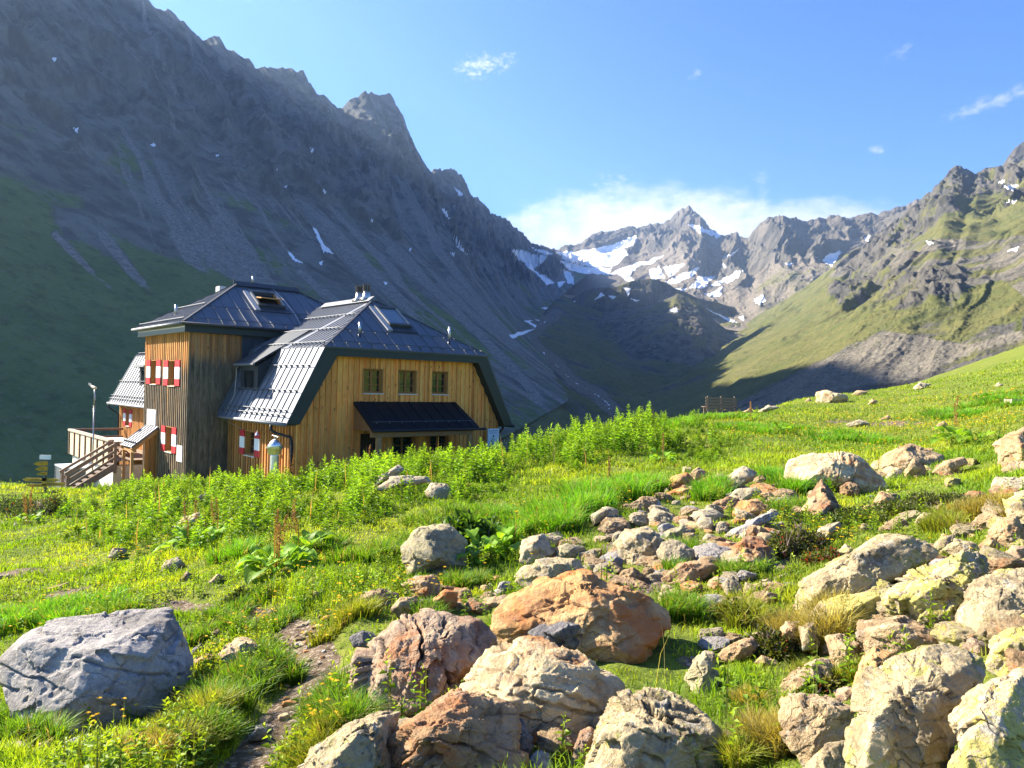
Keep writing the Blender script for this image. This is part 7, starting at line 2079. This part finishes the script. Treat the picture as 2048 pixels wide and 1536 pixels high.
    o = np_mesh("meadow_herbs", np.concatenate([V, sV]), [F, st + len(V), sq + len(V)], LEAFM, None, True, dict(Col=np.clip(np.concatenate([C, sC]), 0, 1)))
    tag(o, "small leafy herbs mixed into the meadow turf", "herbs", kind='stuff')


def shrub(px, py, rp, hp, label, tint, seed, name="dwarf_shrub", n=2600, leaf=0.03, red=0.0, twigs=40, group=None, aspect=1.0):
    """a low cushion of small leaves on woody twigs"""
    global prng
    c = ground_hit([px], [py])[0]; d = c @ cF; rad = rp / FOC * d; hh = hp / FOC * d
    z0 = float(ground_h(c[None, :2])[0])
    t = empty(name, (c[0], c[1], z0)); tag(t, label, "shrub" if 'bush' not in name else "bush", group)
    # clumps
    nc = 26
    a = prng.uniform(0, 6.28, nc); r = np.sqrt(prng.random(nc)) * rad
    cx = np.stack([np.cos(a) * r, np.sin(a) * r * 0.8 * aspect], 1)
    gz_ = ground_h(cx + c[:2]) - z0
    top = hh * (1 - 0.65 * (r / rad) ** 2) * prng.uniform(0.6, 1.1, nc)
    k = prng.integers(0, nc, n)
    u = prng.normal(size=(n, 3)); u /= np.linalg.norm(u, axis=1)[:, None]
    rr = prng.random(n) ** 0.4
    cr = rad * 0.34
    base = np.stack([cx[k, 0] + u[:, 0] * cr * rr, cx[k, 1] + u[:, 1] * cr * rr, gz_[k] + top[k] * (0.55 + 0.5 * u[:, 2] * rr)], 1)
    base[:, 2] = np.maximum(base[:, 2], gz_[k] + 0.01)
    dr = u * 0.7 + np.array([0, 0, 0.7]) + prng.normal(size=(n, 3)) * 0.4
    ln = leaf * prng.uniform(0.7, 1.4, n) * (1 + 0.05 * d)
    col = np.array(tint) * prng.uniform(0.55, 1.35, (n, 1)) * (0.65 + 0.5 * prng.random(nc)[k])[:, None]
    if red > 0:
        m = prng.random(n) < red; col[m] = np.array([0.30, 0.06, 0.04]) * prng.uniform(0.6, 1.3, (m.sum(), 1))
    V, C, F = leaf_cloud(base, dr, ln, ln * 0.5, col * 0.8, col * 1.1)
    np_mesh("foliage", V, [F], LEAFM, t, True, dict(Col=np.clip(C, 0, 1)))
    m = MB()
    for _ in range(twigs):
        j = prng.integers(0, nc); p0 = np.array([cx[j, 0] * 0.5, cx[j, 1] * 0.5, gz_[j] - 0.02]); p2 = np.array([cx[j, 0] + prng.normal() * cr * 0.6, cx[j, 1] + prng.normal() * cr * 0.6, gz_[j] + top[j] * prng.uniform(0.6, 1.1)])
        m.tube([p0, (p0 + p2) / 2 + prng.normal(size=3) * 0.03, p2], [0.006 + 0.0006 * d, 0.005 + 0.0005 * d, 0.002], (0.20, 0.155, 0.12), 4, False)
    m.build("twig", TIMBER, t)


def dock(px, py, label, spikes=2, leaves=12, lsize=0.24, h=0.75, d=None, rust=(0.30, 0.17, 0.075), group=None, name="dock_plant", tint=(0.145, 0.27, 0.02)):
    c = ground_hit([px], [py])[0] if d is None else at(px, py, d)
    z0 = float(ground_h(c[None, :2])[0]); dd = c @ cF
    t = empty(name, (c[0], c[1], z0)); tag(t, label, "dock plant" if name == "dock_plant" else "plant", group)
    # broad wavy leaves: a 3x6 grid each
    VV, CC, FF = [], [], []; off = 0
    for i in range(leaves):
        az = i * 2.4 + prng.normal() * 0.3; el = prng.uniform(0.25, 1.0); L = lsize * prng.uniform(0.7, 1.25); wd = L * prng.uniform(0.65, 0.9)
        b = np.array([prng.normal() * 0.05, prng.normal() * 0.05, 0.0])
        dirv = np.array([math.cos(az) * math.cos(el), math.sin(az) * math.cos(el), math.sin(el)]); side = np.array([-math.sin(az), math.cos(az), 0])
        st = L * prng.uniform(0.5, 1.0)
        col = np.array(tint) * prng.uniform(0.7, 1.5)
        for r in range(7):
            q = r / 6; wq = wd * 0.5 * (math.sin(math.pi * min(1, q * 0.92 + 0.06)) ** 0.8)
            p = b + dirv * (st + L * q) + np.array([0, 0, -1]) * L * 0.55 * q * q
            for s in (-1, -0.5, 0, 0.5, 1):
                VV.append(p + side * wq * s + np.array([0, 0, 1]) * (abs(s) * wq * 0.45 + prng.normal() * 0.008)); CC.append(col * (0.85 + 0.3 * abs(s)) if s else col * 1.5)
        for r in range(6):
            for s in range(4): a = off + r * 5 + s; FF.append((a, a + 1, a + 6, a + 5))
        off += 35
        # stalk
        VV += [b + side * 0.006, b - side * 0.006, b + dirv * st]; CC += [np.array([0.14, 0.10, 0.04])] * 3
        FF.append((off, off + 1, off + 2, off + 2)); off += 3
    FF = [f if f[2] != f[3] else f[:3] for f in FF]
    np_mesh("leaf_rosette", np.array(VV), [np.array([f for f in FF if len(f) == 4]), np.array([f for f in FF if len(f) == 3])], LEAFM, t, True, dict(Col=np.clip(np.array(CC), 0, 1)))
    for s in range(spikes):
        hs = h * prng.uniform(0.75, 1.15); a = prng.uniform(0, 6.28); rr = prng.uniform(0.02, 0.16) * lsize / 0.3
        b = np.array([math.cos(a) * rr, math.sin(a) * rr, 0]); tip = b + np.array([prng.normal() * 0.06, prng.normal() * 0.06, hs])
        n = 140; q = prng.random(n) ** 0.9
        pos = b + (tip - b) * (0.42 + 0.58 * q)[:, None] + prng.normal(size=(n, 3)) * (0.020 * (1.15 - q))[:, None] * np.array([1, 1, 0.6])
        col = np.array(rust) * prng.uniform(0.6, 1.5, (n, 1))
        V, C, F = leaf_cloud(pos, prng.normal(size=(n, 3)) + np.array([0, 0, 0.6]), np.full(n, 0.018 + 0.0007 * dd), np.full(n, 0.013 + 0.0005 * dd), col, col)
        sV, sC, sq, st_ = blades(b[None], np.array([hs]), np.array([0.014 + 0.0004 * dd]), np.array([a]), np.array([0.02]), np.array([[0.2, 0.10, 0.03]]), np.array([rust]), 0)
        np_mesh("flower_spike", np.concatenate([V, sV]), [F, st_ + len(V), sq + len(V)], DRYM, t, True, dict(Col=np.clip(np.concatenate([C, sC]), 0, 1)))


def build_shrubs():
    J = (0.085, 0.135, 0.03)
    shrub(1660, 1050, 75, 34, "flat juniper mat at the left end of the shrub strip on the right meadow", J, 1, "juniper_mat", 3600)
    shrub(1760, 1035, 80, 36, "flat juniper mat in the middle of the shrub strip", (0.10, 0.14, 0.03), 2, "juniper_mat", 3600)
    shrub(1860, 1020, 80, 34, "flat juniper mat at the right end of the shrub strip", (0.11, 0.14, 0.035), 3, "juniper_mat", 3600)
    shrub(1590, 1110, 60, 62, "twiggy alpenrose shrub with bare grey stems beside the tilted slab", (0.12, 0.145, 0.035), 4, "alpenrose_shrub", 2200, red=0.05, twigs=120)
    shrub(1640, 1135, 36, 34, "small alpenrose shrub with red flowers", (0.10, 0.13, 0.03), 5, "alpenrose_shrub", 1300, red=0.22)
    shrub(1545, 1310, 62, 58, "twiggy dwarf shrub at the edge of the boulder shadow", (0.10, 0.12, 0.03), 6, "dwarf_shrub", 1800, red=0.03, twigs=120)
    shrub(1480, 1245, 60, 40, "low green dwarf shrub above the twiggy one", (0.11, 0.14, 0.03), 7, "dwarf_shrub", 1800)
    shrub(1625, 1375, 45, 30, "brownish dwarf shrub between the tan blocks", (0.13, 0.13, 0.04), 8, "dwarf_shrub", 1200, red=0.06)
    shrub(470, 1210, 26, 26, "small dark cushion shrub in the lawn left of the path", (0.075, 0.11, 0.03), 9, "cushion_shrub", 1500)
    shrub(80, 1035, 55, 60, "dark shrub under the signpost at the left edge", (0.07, 0.11, 0.025), 10, "dwarf_shrub", 2000, red=0.05)
    shrub(20, 1030, 40, 40, "low dark shrub at the very left edge", (0.05, 0.09, 0.02), 11, "dwarf_shrub", 1500)
    shrub(905, 925, 58, 88, "pale green willow bush in front of the porch", (0.15, 0.24, 0.03), 12, "willow_bush", 3200, leaf=0.036, twigs=70)
    shrub(1390, 832, 42, 52, "bright leafy bush left of the slatted bench", (0.14, 0.24, 0.025), 13, "leafy_bush", 2400, leaf=0.03)
    shrub(940, 1085, 60, 60, "green coltsfoot clump between squared block and pale block", (0.08, 0.17, 0.02), 14, "coltsfoot_clump", 700, leaf=0.085)
    # docks with rusty spikes
    dock(385, 1100, "big leaved dock plant beside the pale rock in the left meadow", 2, 24, 0.26, 0.7)
    dock(430, 1085, "big leaved dock plant below the tower with two brown spikes", 2, 18, 0.24, 0.7)
    dock(560, 1145, "big leaved dock plant in the shade left of the squared block", 3, 28, 0.25, 0.65)
    dock(600, 1110, "dock plant behind the shaded dock plant, dry spike on top", 2, 12, 0.28, 0.7)
    dock(60, 1050, "dock plant with tall brown spikes at the left edge", 3, 10, 0.28, 0.9)
    dock(160, 1080, "bright leaved dock plant left of the herb bank", 0, 14, 0.26, 0.5, tint=(0.15, 0.22, 0.02))
    dock(960, 1125, "glossy dock plant right of the squared block", 0, 22, 0.22, 0.5)
    dock(1000, 1110, "second glossy dock plant nearer the pale block", 0, 18, 0.22, 0.5)
    dock(1228, 990, "dock plant with a brown spike rising from the tall grass", 1, 10, 0.24, 0.7)
    dock(1905, 895, "large dock plant with two rusty spikes on the right meadow", 2, 20, 0.32, 1.0)
    dock(1960, 890, "spikeless dock plant right of the large one", 0, 14, 0.30, 0.6)
    dock(1560, 870, "leafy dock plant in the grass below the bench", 0, 12, 0.28, 0.5)
    dock(1500, 840, "small dock plant just under the bench", 1, 8, 0.25, 0.55)
    dock(1325, 925, "dock plant with a thin brown spike in front of the herb bank", 1, 12, 0.26, 0.7)
    dock(580, 948, "dry dock spike against the hut wall", 2, 4, 0.2, 0.85, 24)
    dock(735, 930, "dry dock spike in front of the porch", 1, 4, 0.2, 0.9, 23)
    g = "rusty dock spikes along the brow"
    for i, (x, y) in enumerate(((1175, 862), (1200, 858), (1228, 855), (1262, 850), (1283, 846), (1300, 842), (1315, 838), (1330, 834), (1345, 840), (1100, 895), (1140, 880))):
        dock(x, y, "rusty brown dock spike standing on the brow against the dark valley", 2 if 3 < i < 9 else 1, 5, 0.24, 1.15 if 3 < i < 9 else 0.95, group=g)


def build_flowers():
    spots = []
    for x, y, rp, n in ((1870, 860, 110, 260), (1650, 880, 120, 110), (1960, 800, 80, 120), (1560, 900, 90, 50), (150, 1220, 90, 50), (230, 1130, 60, 30), (640, 1460, 40, 26), (300, 1440, 60, 40), (860, 1190, 60, 40), (1090, 1050, 70, 50), (1700, 1100, 100, 60), (1250, 1000, 60, 40), (560, 1230, 60, 40), (680, 1230, 40, 40)):
        c = ground_hit([x], [y])[0]; d = c @ cF; rad = rp / FOC * d
        xy = c[:2] + prng.normal(size=(n, 2)) * np.array([rad * 0.6, rad * 2.2]); spots.append(xy)
    xy = np.concatenate(spots); xy = xy[~near_rock(xy)]; n = len(xy)
    d = np.linalg.norm(xy, axis=1)
    h = prng.uniform(0.08, 0.24, n)
    P = np.concatenate([xy, ground_h(xy)[:, None]], 1)
    sV, sC, sq, st = blades(P, h, 0.003 + 0.0004 * d, prng.uniform(0, 6.28, n), np.full(n, 0.05), np.tile([0.09, 0.15, 0.02], (n, 1)), np.tile([0.12, 0.18, 0.02], (n, 1)), 0)
    top = P + np.array([0, 0, 1]) * h[:, None]
    k = 5; tp = np.repeat(top, k, 0); a = np.tile(np.arange(k) * 1.2566, n)
    dirv = np.stack([np.cos(a), np.sin(a), np.full(n * k, 0.25)], 1)
    s = np.repeat(0.011 + 0.0011 * d, k)
    col = np.tile([0.75, 0.50, 0.02], (n * k, 1)) * prng.uniform(0.8, 1.1, (n * k, 1))
    V, C, F = leaf_cloud(tp, dirv, s, s * 0.8, col, col)
    o = np_mesh("yellow_flowers", np.concatenate([V, sV]), [F, st + len(V), sq + len(V)], FLOWERM, None, True, dict(Col=np.clip(np.concatenate([C, sC]), 0, 1)))
    tag(o, "tiny yellow flowers sprinkled over the meadow", "flowers", kind='stuff')


build_grass()
build_herbs()
build_shrubs()
build_flowers()


# ================================================================ air
def build_haze():
    m = bpy.data.materials.new("valley_haze"); m.use_nodes = True
    nt = m.node_tree
    for n in list(nt.nodes):
        if n.type != 'OUTPUT_MATERIAL': nt.nodes.remove(n)
    v = nt.nodes.new('ShaderNodeVolumePrincipled')
    v.inputs['Color'].default_value = (0.50, 0.70, 1.0, 1)
    v.inputs['Density'].default_value = HAZE
    v.inputs['Anisotropy'].default_value = 0.55
    nt.links.new(v.outputs[0], nt.nodes['Material Output'].inputs['Volume'])
    b = MB(); b.box((-3200, -400, -420), (4200, 6200, 1350))
    o = b.build("haze", m); tag(o, "thin blue air haze filling the valley", "haze", kind='stuff')


HAZE = 0.000075
build_haze()
